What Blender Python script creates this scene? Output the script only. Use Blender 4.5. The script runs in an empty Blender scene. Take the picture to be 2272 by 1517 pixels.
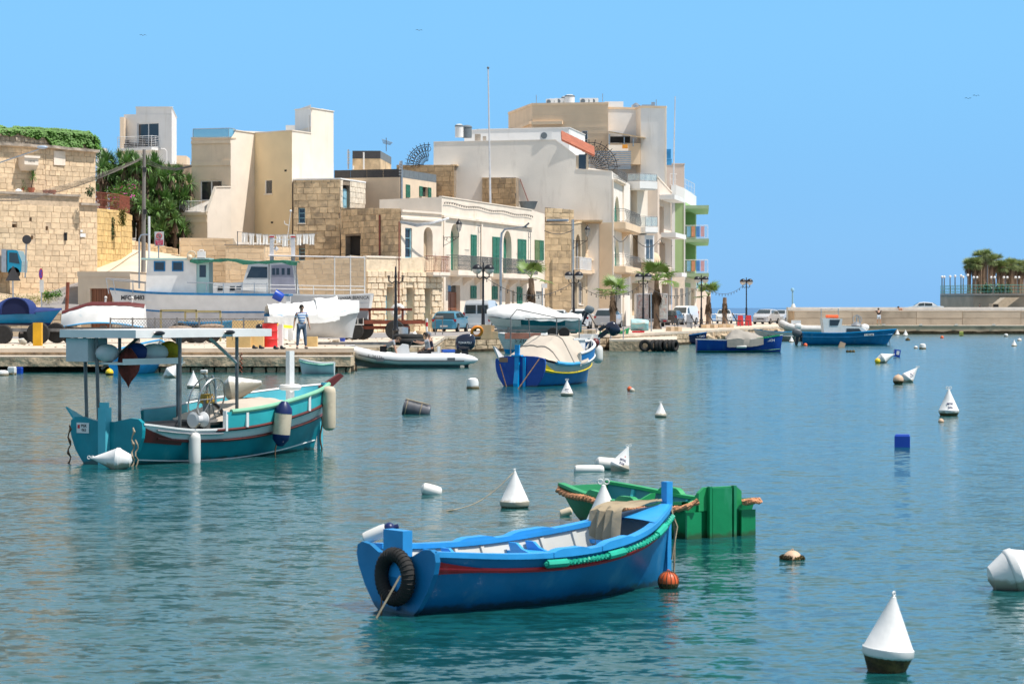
import bpy,math,random
from mathutils import Vector,Matrix,noise
PI=math.pi;cos=math.cos;sin=math.sin;rad_=math.radians;Rot=Matrix.Rotation
R=random.Random(11)
scene=bpy.context.scene
COL=scene.collection
F,CX,HY,CZ=5364.0,1136.0,683.0,2.55
ZQ=0.92
SUN_EL,SUN_AZ=rad_(62),rad_(109)
# ---------------- camera, sky, sun, exposure ----------------
cd=bpy.data.cameras.new('camera');cam=bpy.data.objects.new('camera',cd);COL.objects.link(cam)
cam.location=(0,0,CZ);cam.rotation_euler=(rad_(90),0,0)
cd.lens=85;cd.sensor_width=36;cd.shift_y=-(758.5-HY)/2272.0
cd.clip_start=0.5;cd.clip_end=90000
cd.dof.use_dof=True;cd.dof.focus_distance=60;cd.dof.aperture_fstop=7.1
scene.camera=cam
wd=bpy.data.worlds.new('World');scene.world=wd;wd.use_nodes=True
nt=wd.node_tree;nt.nodes.clear()
sky=nt.nodes.new('ShaderNodeTexSky');sky.sky_type='NISHITA';sky.sun_disc=False
sky.sun_elevation=SUN_EL;sky.sun_rotation=SUN_AZ
sky.altitude=0;sky.air_density=1.0;sky.dust_density=0.3;sky.ozone_density=4.0
tc_=nt.nodes.new('ShaderNodeTexCoord');sp_=nt.nodes.new('ShaderNodeSeparateXYZ');nt.links.new(tc_.outputs['Generated'],sp_.inputs[0])
rmp=nt.nodes.new('ShaderNodeValToRGB');cr=rmp.color_ramp;cr.interpolation='EASE'
SKY=[(0.0,(.150,.460,.90)),(.03,(.158,.478,.91)),(.125,(.197,.55,.95)),(.16,(.40,.60,.81)),(.20,(.54,.63,.71)),(.6,(.45,.49,.54)),(1.0,(.34,.40,.48))]
while len(cr.elements)<len(SKY):cr.elements.new(.5)
for e_,(p_,c_)in zip(cr.elements,SKY):e_.position=p_;e_.color=(*c_,1)
nt.links.new(sp_.outputs[2],rmp.inputs[0])
bg2=nt.nodes.new('ShaderNodeBackground');bg2.inputs[1].default_value=1.0;nt.links.new(rmp.outputs[0],bg2.inputs[0])
bg=nt.nodes.new('ShaderNodeBackground');bg.inputs[1].default_value=0.10;nt.links.new(sky.outputs[0],bg.inputs[0])
mxs=nt.nodes.new('ShaderNodeMixShader');mxs.inputs[0].default_value=.82
wo=nt.nodes.new('ShaderNodeOutputWorld')
nt.links.new(bg.outputs[0],mxs.inputs[1]);nt.links.new(bg2.outputs[0],mxs.inputs[2]);nt.links.new(mxs.outputs[0],wo.inputs[0])
sl=bpy.data.lights.new('sun','SUN');sl.energy=4.8;sl.angle=rad_(0.53);sl.color=(1.0,0.955,0.90)
so=bpy.data.objects.new('sun',sl);COL.objects.link(so)
sd=Vector((sin(SUN_AZ)*cos(SUN_EL),cos(SUN_AZ)*cos(SUN_EL),sin(SUN_EL)))
so.rotation_euler=sd.to_track_quat('Z','Y').to_euler()
scene.view_settings.view_transform='Standard';scene.view_settings.look='None'
scene.view_settings.exposure=0.18;scene.view_settings.gamma=1.0
scene.render.engine='CYCLES'
scene.cycles.max_bounces=6;scene.cycles.transparent_max_bounces=8
scene.cycles.caustics_reflective=False;scene.cycles.caustics_refractive=False
# ---------------- helpers ----------------
def W(px,py,D):return Vector(((px-CX)/F*D,D,CZ-(py-HY)/F*D))
def X(px,D):return(px-CX)/F*D
def Z(py,D):return CZ-(py-HY)/F*D
def DW(py):return CZ*F/(py-HY)
def DQ(py,z=ZQ):return(CZ-z)*F/(py-HY)
def lerp(a,b,t):return a+(b-a)*t
def tab(t,x):
 if x<=t[0][0]:return t[0][1]
 for(a,b),(c,d)in zip(t,t[1:]):
  if x<=c:
   k=(x-a)/(c-a);return b+(d-b)*k
 return t[-1][1]
def stab(t,x):
 if x<=t[0][0]:return t[0][1]
 n=len(t)
 for i in range(n-1):
  a,b=t[i];c,d=t[i+1]
  if x<=c:
   k=(x-a)/(c-a)
   m0=(d-t[i-1][1])/(c-t[i-1][0])if i else(d-b)/(c-a)
   m1=(t[i+2][1]-b)/(t[i+2][0]-a)if i+2<n else(d-b)/(c-a)
   h=c-a
   return(2*k**3-3*k*k+1)*b+(k**3-2*k*k+k)*h*m0+(-2*k**3+3*k*k)*d+(k**3-k*k)*h*m1
 return t[-1][1]
_mats={}
def M(name,col,rough=.7,metal=0.,var=.12,scale=2.,bump=0.,bscale=25.,dirt=None,rnd=0.,spec=.5,sx=1.,sz=1.,coat=0.):
 """procedural painted / stone / metal surface: base colour with mottling, optional dirt (colour, amount, scale), relief, per-object variation"""
 if name in _mats:return _mats[name]
 m=bpy.data.materials.new(name);m.use_nodes=True;n=m.node_tree.nodes;L=m.node_tree.links
 b=n['Principled BSDF'];b.inputs['Roughness'].default_value=rough;b.inputs['Metallic'].default_value=metal
 b.inputs['Specular IOR Level'].default_value=spec;b.inputs['Coat Weight'].default_value=coat
 tc=n.new('ShaderNodeTexCoord');mp=n.new('ShaderNodeMapping');mp.inputs['Scale'].default_value=(sx,sx,sz)
 L.new(tc.outputs['Object'],mp.inputs[0]);co=mp.outputs[0]
 oi=n.new('ShaderNodeObjectInfo')
 if rnd:
  ad=n.new('ShaderNodeVectorMath');ad.operation='ADD'
  ml=n.new('ShaderNodeVectorMath');ml.operation='SCALE';ml.inputs[0].default_value=(37,17,53)
  L.new(oi.outputs['Random'],ml.inputs['Scale']);L.new(ml.outputs[0],ad.inputs[1]);L.new(co,ad.inputs[0]);co=ad.outputs[0]
 ns=n.new('ShaderNodeTexNoise');ns.inputs['Scale'].default_value=scale;ns.inputs['Detail'].default_value=6
 L.new(co,ns.inputs['Vector'])
 rp=n.new('ShaderNodeMapRange');rp.inputs[1].default_value=.3;rp.inputs[2].default_value=.7
 rp.inputs[3].default_value=1-var;rp.inputs[4].default_value=1+var;L.new(ns.outputs[0],rp.inputs[0])
 fac=rp.outputs[0]
 if rnd:
  r2=n.new('ShaderNodeMapRange');r2.inputs[3].default_value=1-rnd;r2.inputs[4].default_value=1+rnd
  L.new(oi.outputs['Random'],r2.inputs[0])
  mm=n.new('ShaderNodeMath');mm.operation='MULTIPLY';L.new(fac,mm.inputs[0]);L.new(r2.outputs[0],mm.inputs[1]);fac=mm.outputs[0]
 vm=n.new('ShaderNodeVectorMath');vm.operation='SCALE';vm.inputs[0].default_value=col[:3];L.new(fac,vm.inputs['Scale'])
 out=vm.outputs[0]
 if dirt:
  dc,da,ds=dirt[:3]
  n2=n.new('ShaderNodeTexNoise');n2.inputs['Scale'].default_value=ds;n2.inputs['Detail'].default_value=8;n2.inputs['Roughness'].default_value=.65
  mp2=n.new('ShaderNodeMapping');mp2.inputs['Scale'].default_value=(1,1,dirt[3]if len(dirt)>3 else .5);mp2.inputs['Location'].default_value=(5,3,9)
  L.new(co,mp2.inputs[0]);L.new(mp2.outputs[0],n2.inputs['Vector'])
  r3=n.new('ShaderNodeMapRange');r3.inputs[1].default_value=.62-da*.3;r3.inputs[2].default_value=.78-da*.25;r3.inputs[4].default_value=min(1,.4+da)
  L.new(n2.outputs[0],r3.inputs[0])
  mx=n.new('ShaderNodeMix');mx.data_type='RGBA';mx.inputs[7].default_value=(*dc,1)
  L.new(r3.outputs[0],mx.inputs[0]);L.new(out,mx.inputs[6]);out=mx.outputs[2]
 L.new(out,b.inputs['Base Color'])
 if bump:
  nb=n.new('ShaderNodeTexNoise');nb.inputs['Scale'].default_value=bscale;nb.inputs['Detail'].default_value=5;L.new(co,nb.inputs['Vector'])
  bp=n.new('ShaderNodeBump');bp.inputs['Strength'].default_value=1;bp.inputs['Distance'].default_value=bump
  L.new(nb.outputs[0],bp.inputs['Height']);L.new(bp.outputs[0],b.inputs['Normal'])
 _mats[name]=m
 return m
def glassm(name,col=(.03,.035,.04),rough=.06):
 return M(name,col,rough=rough,var=.25,scale=.7,spec=.8)
def clearglass(name,col,alpha):
 m=M(name,col,rough=.08,var=.0,spec=.6)
 m.node_tree.nodes['Principled BSDF'].inputs['Alpha'].default_value=alpha
 return m
class MB:
 def __init__(s):s.v=[];s.f=[];s.sm=[];s.mi=[];s.cur=0
 def add(s,vs,fs,smooth=False):
  o=len(s.v);s.v+=[Vector(v)for v in vs]
  for f in fs:s.f.append([i+o for i in f]);s.sm.append(smooth);s.mi.append(s.cur)
  return s
 def box(s,c,d,rz=0.,ry=0.,rx=0.):
  m=Rot(rz,3,'Z')@Rot(ry,3,'Y')@Rot(rx,3,'X')
  c=Vector(c);vs=[c+m@Vector((x*d[0]/2,y*d[1]/2,z*d[2]/2))for z in(-1,1)for y in(-1,1)for x in(-1,1)]
  return s.add(vs,[(0,2,3,1),(4,5,7,6),(0,1,5,4),(2,6,7,3),(0,4,6,2),(1,3,7,5)])
 def obox(s,o,a,b,c):
  o,a,b,c=map(Vector,(o,a,b,c))
  vs=[o+a*x+b*y+c*z for z in(0,1)for y in(0,1)for x in(0,1)]
  return s.add(vs,[(0,2,3,1),(4,5,7,6),(0,1,5,4),(2,6,7,3),(0,4,6,2),(1,3,7,5)])
 def slab(s,pts,vec):
  pts=[Vector(p)for p in pts];n=len(pts);vec=Vector(vec)
  return s.add(pts+[p+vec for p in pts],[list(range(n))[::-1],list(range(n,2*n))]+[(i,(i+1)%n,n+(i+1)%n,n+i)for i in range(n)])
 def tube(s,pts,r,n=6,cap=True,closed=False,smooth=True):
  pts=[Vector(p)for p in pts];k=len(pts);rr=r if isinstance(r,(list,tuple))else[r]*k
  vs=[];fs=[];up0=None
  for i,p in enumerate(pts):
   if closed:t=pts[(i+1)%k]-pts[i-1]
   else:t=pts[min(i+1,k-1)]-pts[max(i-1,0)]
   t=t.normalized()if t.length>1e-9 else Vector((0,0,1))
   if up0 is None:up0=Vector((0,0,1))if abs(t.z)<.9 else Vector((1,0,0))
   a=t.cross(up0)
   if a.length<1e-4:a=t.cross(Vector((.3,1,.2)))
   a.normalize();b=a.cross(t).normalized();up0=b
   vs+=[p+(a*cos(2*PI*j/n)+b*sin(2*PI*j/n))*rr[i]for j in range(n)]
  for i in range(k if closed else k-1):
   i2=(i+1)%k
   fs+=[(i*n+j,i*n+(j+1)%n,i2*n+(j+1)%n,i2*n+j)for j in range(n)]
  s.add(vs,fs,smooth)
  if cap and not closed:
   o=len(s.v)-len(vs)
   for base in(0,(k-1)*n):
    s.f.append([o+base+j for j in range(n)]);s.sm.append(False);s.mi.append(s.cur)
  return s
 def lathe(s,prof,c=(0,0,0),n=16,m=None,smooth=True):
  c=Vector(c);m=m or Matrix.Identity(3);vs=[];fs=[]
  for r,h in prof:vs+=[c+m@Vector((r*cos(2*PI*j/n),r*sin(2*PI*j/n),h))for j in range(n)]
  for i in range(len(prof)-1):fs+=[(i*n+j,i*n+(j+1)%n,(i+1)*n+(j+1)%n,(i+1)*n+j)for j in range(n)]
  if prof[0][0]>1e-4:fs.append(list(range(n)))
  if prof[-1][0]>1e-4:fs.append([(len(prof)-1)*n+j for j in range(n)])
  return s.add(vs,fs,smooth)
 def ball(s,c,r,n=12,k=8,sc=(1,1,1)):
  m=Matrix.Diagonal(Vector(sc).to_3d()if len(sc)==3 else sc)
  return s.lathe([(r*sin(PI*i/k),-r*cos(PI*i/k))for i in range(k+1)],c,n,m.to_3x3())
 def torus(s,c,R_,r,m=None,n=20,k=8,sc=1.):
  c=Vector(c);m=m or Matrix.Identity(3)
  return s.tube([c+m@Vector((R_*cos(2*PI*i/n),R_*sin(2*PI*i/n),0))for i in range(n)],r,k,closed=True)
 def grid(s,rows,smooth=True,closed=False):
  nr=len(rows);nc=len(rows[0]);vs=[p for r in rows for p in r]
  fs=[(i*nc+j,i*nc+(j+1)%nc,(i+1)*nc+(j+1)%nc,(i+1)*nc+j)for i in range(nr-1)for j in range(nc if closed else nc-1)]
  return s.add(vs,fs,smooth)
 def mesh(s,name,mats,off=Vector((0,0,0))):
  me=bpy.data.meshes.new(name);me.from_pydata([tuple(v-off)for v in s.v],[],s.f)
  for mt in(mats if isinstance(mats,(list,tuple))else[mats]):me.materials.append(mt)
  me.polygons.foreach_set('use_smooth',s.sm);me.polygons.foreach_set('material_index',s.mi)
  me.update()
  if any(s.sm):me.set_sharp_from_angle(angle=.75)
  return me
ORG={}
def T(name,label,cat,loc=(0,0,0),rz=0.,group=None,rx=0.,ry=0.):
 o=bpy.data.objects.new(name,None);COL.objects.link(o);o.location=loc;o.rotation_euler=(rx,ry,rz)
 o.empty_display_size=.2
 o['label']=label;o['category']=cat
 if group:o['group']=group
 ORG[o.name]=Vector(loc);return o
def P(mb,name,mat,parent,world=False,label=None,stuff=False):
 """a part: one mesh under its parent (geometry local, or world coordinates if world=True)"""
 off=ORG[parent.name]if world else Vector((0,0,0))
 o=bpy.data.objects.new(name,mb.mesh(name,mat,off));COL.objects.link(o);o.parent=parent
 ORG[o.name]=ORG[parent.name]
 if label:o['label']=label
 if stuff:o['kind']='stuff'
 return o
def S(mb,name,mat,kind='structure'):
 o=bpy.data.objects.new(name,mb.mesh(name,mat));COL.objects.link(o)
 if kind:o['kind']=kind
 ORG[o.name]=Vector((0,0,0));return o
def solo(mb,name,mat,label,cat,loc=None,group=None,kind=None):
 """a thing that is one mesh, geometry in world coordinates"""
 loc=Vector(loc)if loc is not None else sum(mb.v,Vector())/len(mb.v)
 o=bpy.data.objects.new(name,mb.mesh(name,mat,loc));COL.objects.link(o);o.location=loc
 o['label']=label;o['category']=cat
 if group:o['group']=group
 if kind:o['kind']=kind
 ORG[o.name]=loc;return o
def dup(o,loc=None,rz=None,label=None,group=None,parent=None,rx=None,ry=None,scale=None):
 c=o.copy();COL.objects.link(c)
 if parent:c.parent=parent
 for ch in o.children:dup(ch,parent=c)
 if loc is not None:c.location=loc;ORG[c.name]=Vector(loc)
 if rz is not None:c.rotation_euler.z=rz
 if rx is not None:c.rotation_euler.x=rx
 if ry is not None:c.rotation_euler.y=ry
 if scale is not None:c.scale=(scale,)*3 if isinstance(scale,(int,float))else scale
 if label:c['label']=label
 if group:c['group']=group
 return c
def text(s,size,p,parent,mat,right=(1,0,0),up=(0,0,1),name='lettering',world=True,bold=0.0,sx=1.):
 """flat lettering, centred on p, reading along `right`"""
 cu=bpy.data.curves.new(name,'FONT');cu.body=s;cu.size=size;cu.align_x='CENTER';cu.align_y='CENTER'
 cu.extrude=.002;cu.offset=bold;cu.resolution_u=2
 cu.materials.append(mat)
 co=bpy.data.objects.new(name,cu);me=bpy.data.meshes.new_from_object(co);me.name=name;bpy.data.objects.remove(co);bpy.data.curves.remove(cu)
 o=bpy.data.objects.new(name,me);COL.objects.link(o);o.parent=parent;ORG[o.name]=ORG[parent.name]
 r=Vector(right).normalized();u=Vector(up).normalized();nn=r.cross(u).normalized();u=nn.cross(r).normalized()
 m=Matrix((r*sx,u,nn)).transposed().to_4x4()
 pp=Vector(p)-(ORG[parent.name]if world else Vector((0,0,0)));m.translation=pp
 o.matrix_local=m;return o
# shared stone blocks
_bl=[]
def block_meshes():
 if not _bl:
  for k in range(5):
   r=random.Random(k);b=MB();j=lambda a:r.uniform(-a,a)
   ch=.035
   fr=[(-.5+ch+j(.03),-.5+ch+j(.03)),(.5-ch+j(.03),-.5+ch+j(.03)),(.5-ch+j(.03),.5-ch+j(.03)),(-.5+ch+j(.03),.5-ch+j(.03))]
   bk=[(-.5,-.5),(.5,-.5),(.5,.5),(-.5,.5)]
   vs=[(x,-1+j(.12),z)for x,z in fr]+[(x,-.55,z)for x,z in bk]+[(x,0,z)for x,z in bk]
   b.add(vs,[(0,1,2,3)]+[(i,4+i,4+(i+1)%4,(i+1)%4)for i in range(4)]+[(4+i,8+i,8+(i+1)%4,4+(i+1)%4)for i in range(4)])
   _bl.append(b)
 return _bl
_blm={}
def stones(parent,A,B,z0,tops,ch,bw,mat,proud=.04,gap=.014,skip=(),name='stone',jitter=.25,seed=3,cap=290):
 """courses of separate blocks on the wall from A to B (xy vectors); tops = (zA, zB); skip = [(u0,u1,z0,z1)]"""
 key=mat.name
 if key not in _blm:_blm[key]=[b.mesh('stone_block',mat)for b in block_meshes()]
 ms=_blm[key];r=random.Random(seed)
 A=Vector(A).to_2d();B=Vector(B).to_2d();Lw=(B-A).length;d=(B-A)/Lw;nrm=Vector((d.y,-d.x));ang=math.atan2(d.y,d.x)
 z=z0;row=0;cnt=0;zt=max(tops)
 org=ORG[parent.name]
 while z<zt-ch*.3:
  h=ch*r.uniform(.88,1.12);u=-r.uniform(0,bw*.9)
  while u<Lw:
   w=bw*r.uniform(1-jitter,1+jitter);a,b=max(u,0),min(u+w,Lw)
   um=(a+b)/2;top=lerp(tops[0],tops[1],um/Lw)
   hh=min(h,top-z)
   for s0,s1,s2,s3 in skip:
    if a<s1 and b>s0 and z<s3-.03 and z+hh>s2+.03:
     if s0-a>=b-s1:b=s0
     else:a=s1
   um=(a+b)/2
   if b-a>.12 and hh>ch*.3 and cnt<cap:
    o=bpy.data.objects.new(name,r.choice(ms));COL.objects.link(o);o.parent=parent
    p=A+d*um
    o.location=Vector((p.x,p.y,z+hh/2))-org
    o.rotation_euler=(0,r.uniform(-.012,.012),ang+r.uniform(-.02,.02));o.scale=(b-a-gap,proud*r.uniform(.7,1.3),hh-gap);cnt+=1
   u+=w
  z+=h;row+=1
 return cnt
# ---------------- materials ----------------
LIME=(.60,.46,.29);LIMED=(.42,.30,.17)
m_bast=M('limestone_block',(.72,.54,.35),.9,var=.16,scale=1.6,bump=.012,bscale=14,rnd=.13,dirt=((.33,.22,.12),.12,1.1,1))
m_mort=M('limestone_mortar',(.58,.44,.30),.95,var=.2,scale=4,bump=.02,bscale=12)
m_yell=M('yellow_limestone',(.66,.46,.20),.9,var=.16,scale=1.6,bump=.012,bscale=14,rnd=.12,dirt=((.30,.2,.09),.2,.8,.5))
m_rubb=M('rubble_stone',(.50,.42,.34),.95,var=.3,scale=2,bump=.03,bscale=8,rnd=.3,dirt=((.2,.17,.15),.3,2,1))
m_old=M('weathered_stone',(.66,.49,.30),.95,var=.22,scale=1.3,bump=.015,bscale=14,rnd=.18,dirt=((.17,.135,.105),.34,.5,.8))
m_oldm=M('weathered_mortar',(.30,.235,.17),.95,var=.3,scale=2,bump=.02,bscale=14,dirt=((.1,.085,.07),.4,.5,.6))
m_brown=M('brown_stone',(.58,.42,.25),.95,var=.2,scale=1.2,bump=.012,rnd=.13,dirt=((.17,.13,.1),.3,.6,.7))
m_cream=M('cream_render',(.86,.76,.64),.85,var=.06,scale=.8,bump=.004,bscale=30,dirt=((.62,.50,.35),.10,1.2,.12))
m_shadewall=M('shaded_render_tone',(.84,.67,.42),.85,var=.05,scale=.8,bump=.004,bscale=30)
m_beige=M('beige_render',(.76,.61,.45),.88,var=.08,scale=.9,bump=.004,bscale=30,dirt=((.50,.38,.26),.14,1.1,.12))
m_beib=M('beige_block',(.74,.57,.38),.9,var=.09,scale=1.5,bump=.006,rnd=.07)
m_beim=M('pale_joint',(.74,.62,.47),.9,var=.08)
m_white=M('white_render',(.80,.79,.77),.85,var=.05,scale=.7,bump=.003,dirt=((.58,.54,.48),.12,1.2,.12))
m_gwhite=M('greyish_white_render',(.86,.80,.72),.9,var=.06,scale=.5,bump=.006,bscale=8,dirt=((.60,.54,.47),.18,.9,.18))
m_lcream=M('pale_facade_stone',(.84,.73,.61),.88,var=.08,scale=.9,bump=.006,dirt=((.5,.37,.22),.12,.6,.6))
m_rust=M('rusticated_stone',(.80,.64,.45),.92,var=.16,scale=2,bump=.03,bscale=9,rnd=.08,dirt=((.42,.29,.15),.2,1.2,1))
m_pink=M('pinkish_render',(.62,.50,.43),.9,var=.06,scale=.8)
m_green=M('green_render',(.36,.50,.24),.85,var=.06,scale=.8)
m_greenl=M('pale_green_trim',(.42,.60,.38),.8,var=.06)
m_tan=M('tan_stone',(.80,.61,.42),.9,var=.07,scale=.7,bump=.004,rnd=.05)
m_roof=M('roof_screed',(.55,.50,.44),.95,var=.15)
m_shut=M('green_shutter',(.03,.20,.13),.5,var=.15,scale=4)
m_shutd=M('olive_shutter',(.16,.24,.11),.6,var=.15,scale=4)
m_blued=M('pale_blue_paint',(.28,.52,.62),.6,var=.12,scale=4)
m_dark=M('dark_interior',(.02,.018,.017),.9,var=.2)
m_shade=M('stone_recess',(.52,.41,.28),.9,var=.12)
m_glass=glassm('window_glass')
m_glassb=glassm('bluish_glass',(.10,.14,.18))
m_wframe=M('white_frame',(.78,.78,.78),.4,var=.05)
m_iron=M('black_iron',(.03,.03,.032),.5,metal=.3,var=.3)
m_irong=M('grey_iron',(.13,.14,.15),.5,metal=.2,var=.2)
m_ironr=M('rusty_red_iron',(.25,.07,.045),.7,var=.3,scale=6)
m_net=M('dark_net',(.055,.055,.06),.8,var=.15,scale=6)
m_netl=M('grey_net',(.15,.18,.20),.8,var=.12,scale=6)
m_steel=M('galvanised_steel',(.45,.46,.47),.35,metal=.8,var=.15,scale=5)
m_steeld=M('dull_steel',(.22,.21,.2),.5,metal=.5,var=.25,scale=5,dirt=((.2,.09,.04),.15,3))
m_whitep=M('white_paint',(.78,.77,.75),.4,var=.05,scale=2)
m_conc=M('concrete',(.42,.37,.31),.92,var=.16,scale=.6,bump=.01,bscale=10,dirt=((.17,.14,.11),.3,.4,2))
m_quay=M('quay_top',(.62,.52,.41),.9,var=.14,scale=.5,bump=.008,bscale=8,dirt=((.36,.28,.2),.2,.8,1))
m_quayw=M('quay_wall_stone',(.54,.41,.27),.95,var=.35,scale=1.6,bump=.05,bscale=6,rnd=.15,dirt=((.09,.07,.05),.4,1.6,.5))
m_weed=M('wet_weedy_stone',(.05,.04,.025),.95,spec=.1,var=.5,scale=3,bump=.04,bscale=8)
m_asph=M('worn_asphalt',(.28,.26,.25),.9,var=.12,scale=.7,bump=.004,dirt=((.42,.37,.31),.25,.4,1))
m_ramp=M('pale_ramp_concrete',(.68,.58,.44),.92,var=.1,scale=.4,bump=.01,bscale=4,dirt=((.45,.38,.3),.2,.5,1))
m_soil=M('sandy_bank',(.52,.40,.27),.95,var=.3,scale=1.2,bump=.08,bscale=3,dirt=((.2,.15,.09),.3,1.2,1))
m_wood=M('brown_wood',(.27,.10,.045),.55,var=.25,scale=1.5,sz=.15,sx=6)
m_tile=M('terracotta',(.50,.17,.10),.8,var=.15,rnd=.1)
m_rubber=M('tyre_rubber',(.022,.021,.02),.85,var=.3,scale=6,bump=.004,bscale=40)
m_leaf=M('ivy_leaf',(.075,.20,.012),.6,var=.35,scale=5)
m_leafd=M('dark_leaf',(.035,.09,.025),.5,var=.4,scale=4)
m_yuc=M('yucca_leaf',(.14,.26,.07),.45,var=.45,scale=3)
m_palm=M('palm_frond',(.13,.22,.035),.5,var=.35,scale=3)
m_palmf=M('far_palm_frond',(.24,.30,.11),.7,var=.35,scale=1)
m_dead=M('dead_frond',(.10,.065,.04),.9,var=.5,scale=4)
m_trunk=M('palm_trunk',(.22,.15,.10),.95,var=.3,scale=3,bump=.03,bscale=10)
m_weeds=M('dry_weeds',(.22,.21,.06),.9,var=.4)
# water: sky-reflecting surface over a blue-green body, small wind ripples in three sizes
m_water=bpy.data.materials.new('harbour_water');m_water.use_nodes=True
def _water():
 n=m_water.node_tree.nodes;L=m_water.node_tree.links;b=n['Principled BSDF']
 b.inputs['Base Color'].default_value=(.006,.078,.080,1);b.inputs['Roughness'].default_value=.13
 b.inputs['IOR'].default_value=1.33;b.inputs['Specular IOR Level'].default_value=.5
 tc=n.new('ShaderNodeTexCoord')
 def nz(sc,stretch,det,rot=0):
  mp=n.new('ShaderNodeMapping');mp.inputs['Scale'].default_value=(stretch,1,1);mp.inputs['Rotation'].default_value=(0,0,rot)
  t=n.new('ShaderNodeTexNoise');t.inputs['Scale'].default_value=sc;t.inputs['Detail'].default_value=det;t.inputs['Roughness'].default_value=.5
  L.new(tc.outputs['Object'],mp.inputs[0]);L.new(mp.outputs[0],t.inputs['Vector']);return t.outputs[0]
 patch=nz(.05,.6,3)
 pr=n.new('ShaderNodeMapRange');pr.inputs[1].default_value=.35;pr.inputs[2].default_value=.65;pr.inputs[3].default_value=.72;pr.inputs[4].default_value=1.2
 L.new(patch,pr.inputs[0])
 def mul(a,k):
  m=n.new('ShaderNodeMath');m.operation='MULTIPLY';L.new(a,m.inputs[0])
  if isinstance(k,(int,float)):m.inputs[1].default_value=k
  else:L.new(k,m.inputs[1])
  return m.outputs[0]
 def add(a,c):
  m=n.new('ShaderNodeMath');m.operation='ADD';L.new(a,m.inputs[0]);L.new(c,m.inputs[1]);return m.outputs[0]
 def slope(sc,stretch,det,rot,amp):
  mp=n.new('ShaderNodeMapping');mp.inputs['Scale'].default_value=(stretch,1,1);mp.inputs['Rotation'].default_value=(0,0,rot)
  t=n.new('ShaderNodeTexNoise');t.inputs['Scale'].default_value=sc;t.inputs['Detail'].default_value=det;t.inputs['Roughness'].default_value=.5
  L.new(tc.outputs['Object'],mp.inputs[0]);L.new(mp.outputs[0],t.inputs['Vector'])
  v=n.new('ShaderNodeVectorMath');v.operation='SUBTRACT';v.inputs[1].default_value=(.5,.5,.5);L.new(t.outputs['Color'],v.inputs[0])
  w=n.new('ShaderNodeVectorMath');w.operation='MULTIPLY';w.inputs[1].default_value=(amp*.6,amp,0);L.new(v.outputs[0],w.inputs[0]);return w.outputs[0]
 def vadd(a,c):
  m=n.new('ShaderNodeVectorMath');m.operation='ADD';L.new(a,m.inputs[0]);L.new(c,m.inputs[1]);return m.outputs[0]
 sl_=vadd(slope(1.7,.5,1,.12,WAVE[0]),vadd(slope(7.5,.55,2,-.08,WAVE[1]),slope(20,.6,1,.05,WAVE[2])))
 sc_=n.new('ShaderNodeVectorMath');sc_.operation='SCALE';L.new(sl_,sc_.inputs[0]);L.new(pr.outputs[0],sc_.inputs['Scale'])
 up=n.new('ShaderNodeVectorMath');up.operation='ADD';up.inputs[1].default_value=(0,0,1);L.new(sc_.outputs[0],up.inputs[0])
 nm=n.new('ShaderNodeVectorMath');nm.operation='NORMALIZE';L.new(up.outputs[0],nm.inputs[0]);L.new(nm.outputs[0],b.inputs['Normal'])
WAVE=(.24,.52,.34)
_water()
m_sea=M('open_sea',(.008,.10,.26),.28,var=.25,scale=.02,bump=.25,bscale=.6,sz=1)
# ---------------- water, quay, ramp ----------------
b=MB()
xs=[-40000,-3000,-400,-60,-20,0,20,60,400,3000,40000];ys=[-200,5,20,40,80,160,400,1500,8000,60000]
b.grid([[Vector((x,y,0))for x in xs]for y in ys],smooth=False)
S(b,'water',m_water)
b=MB();b.add([(-40000,330,.02),(40000,330,.02),(40000,59000,.02),(-40000,59000,.02)],[(0,1,2,3)]);S(b,'sea',m_sea)
EDGE=[(-700,97.6),(781,97.6),(783,107.5),(962,112),(985,139.5),(1375,149),(1560,176),(1690,205),(1748,216),(1785,226)]
def quay():
 e=[Vector((X(p,d),d,0))for p,d in EDGE]
 back=[Vector((X(1768,262),262,0)),Vector((X(1600,300),300,0)),Vector((X(1400,420),420,0)),Vector((-140,420,0)),Vector((-140,97.6,0))]
 top=e+back
 b=MB();b.cur=0
 b.add([p+Vector((0,0,ZQ))for p in top],[list(range(len(top)))])
 n=len(top)
 b.cur=1
 b.slab([p+Vector((0,0,-1.5))for p in top],(0,0,1.5+ZQ-.12))
 b.cur=0
 for a,c in zip(e,e[1:]):
  d=(c-a).normalized();nn=Vector((d.y,-d.x,0))
  b.obox(a+nn*.07+Vector((0,0,ZQ-.16)),c-a,-nn*.5,(0,0,.157))
 q=S(b,'quay',[m_quay,m_quayw])
 for i,(a,c)in enumerate(zip(e,e[1:])):
  if i in(0,):continue
  stones(q,a,c,.03,(ZQ-.17,ZQ-.17),.36,.9,m_quayw,proud=.09,name='quay_stone',seed=i,cap=60)
 w=MB()
 for i,(a,c)in enumerate(zip(e,e[1:])):
  d=(c-a).normalized();nn=Vector((d.y,-d.x,0));k=max(2,int((c-a).length/.5))
  rows=[]
  for t in range(k+1):
   p=a+(c-a)*t/k+nn*(.16+.08*noise.noise(Vector((t*.7,i,0))))
   rows.append([p+Vector((0,0,.16+.07*noise.noise(Vector((t*.9,i,4))))),p+nn*.06+Vector((0,0,-.2))])
  w.grid(rows)
 P(w,'weed_band',m_weed,q,True)
 return q
quay=quay()
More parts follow.
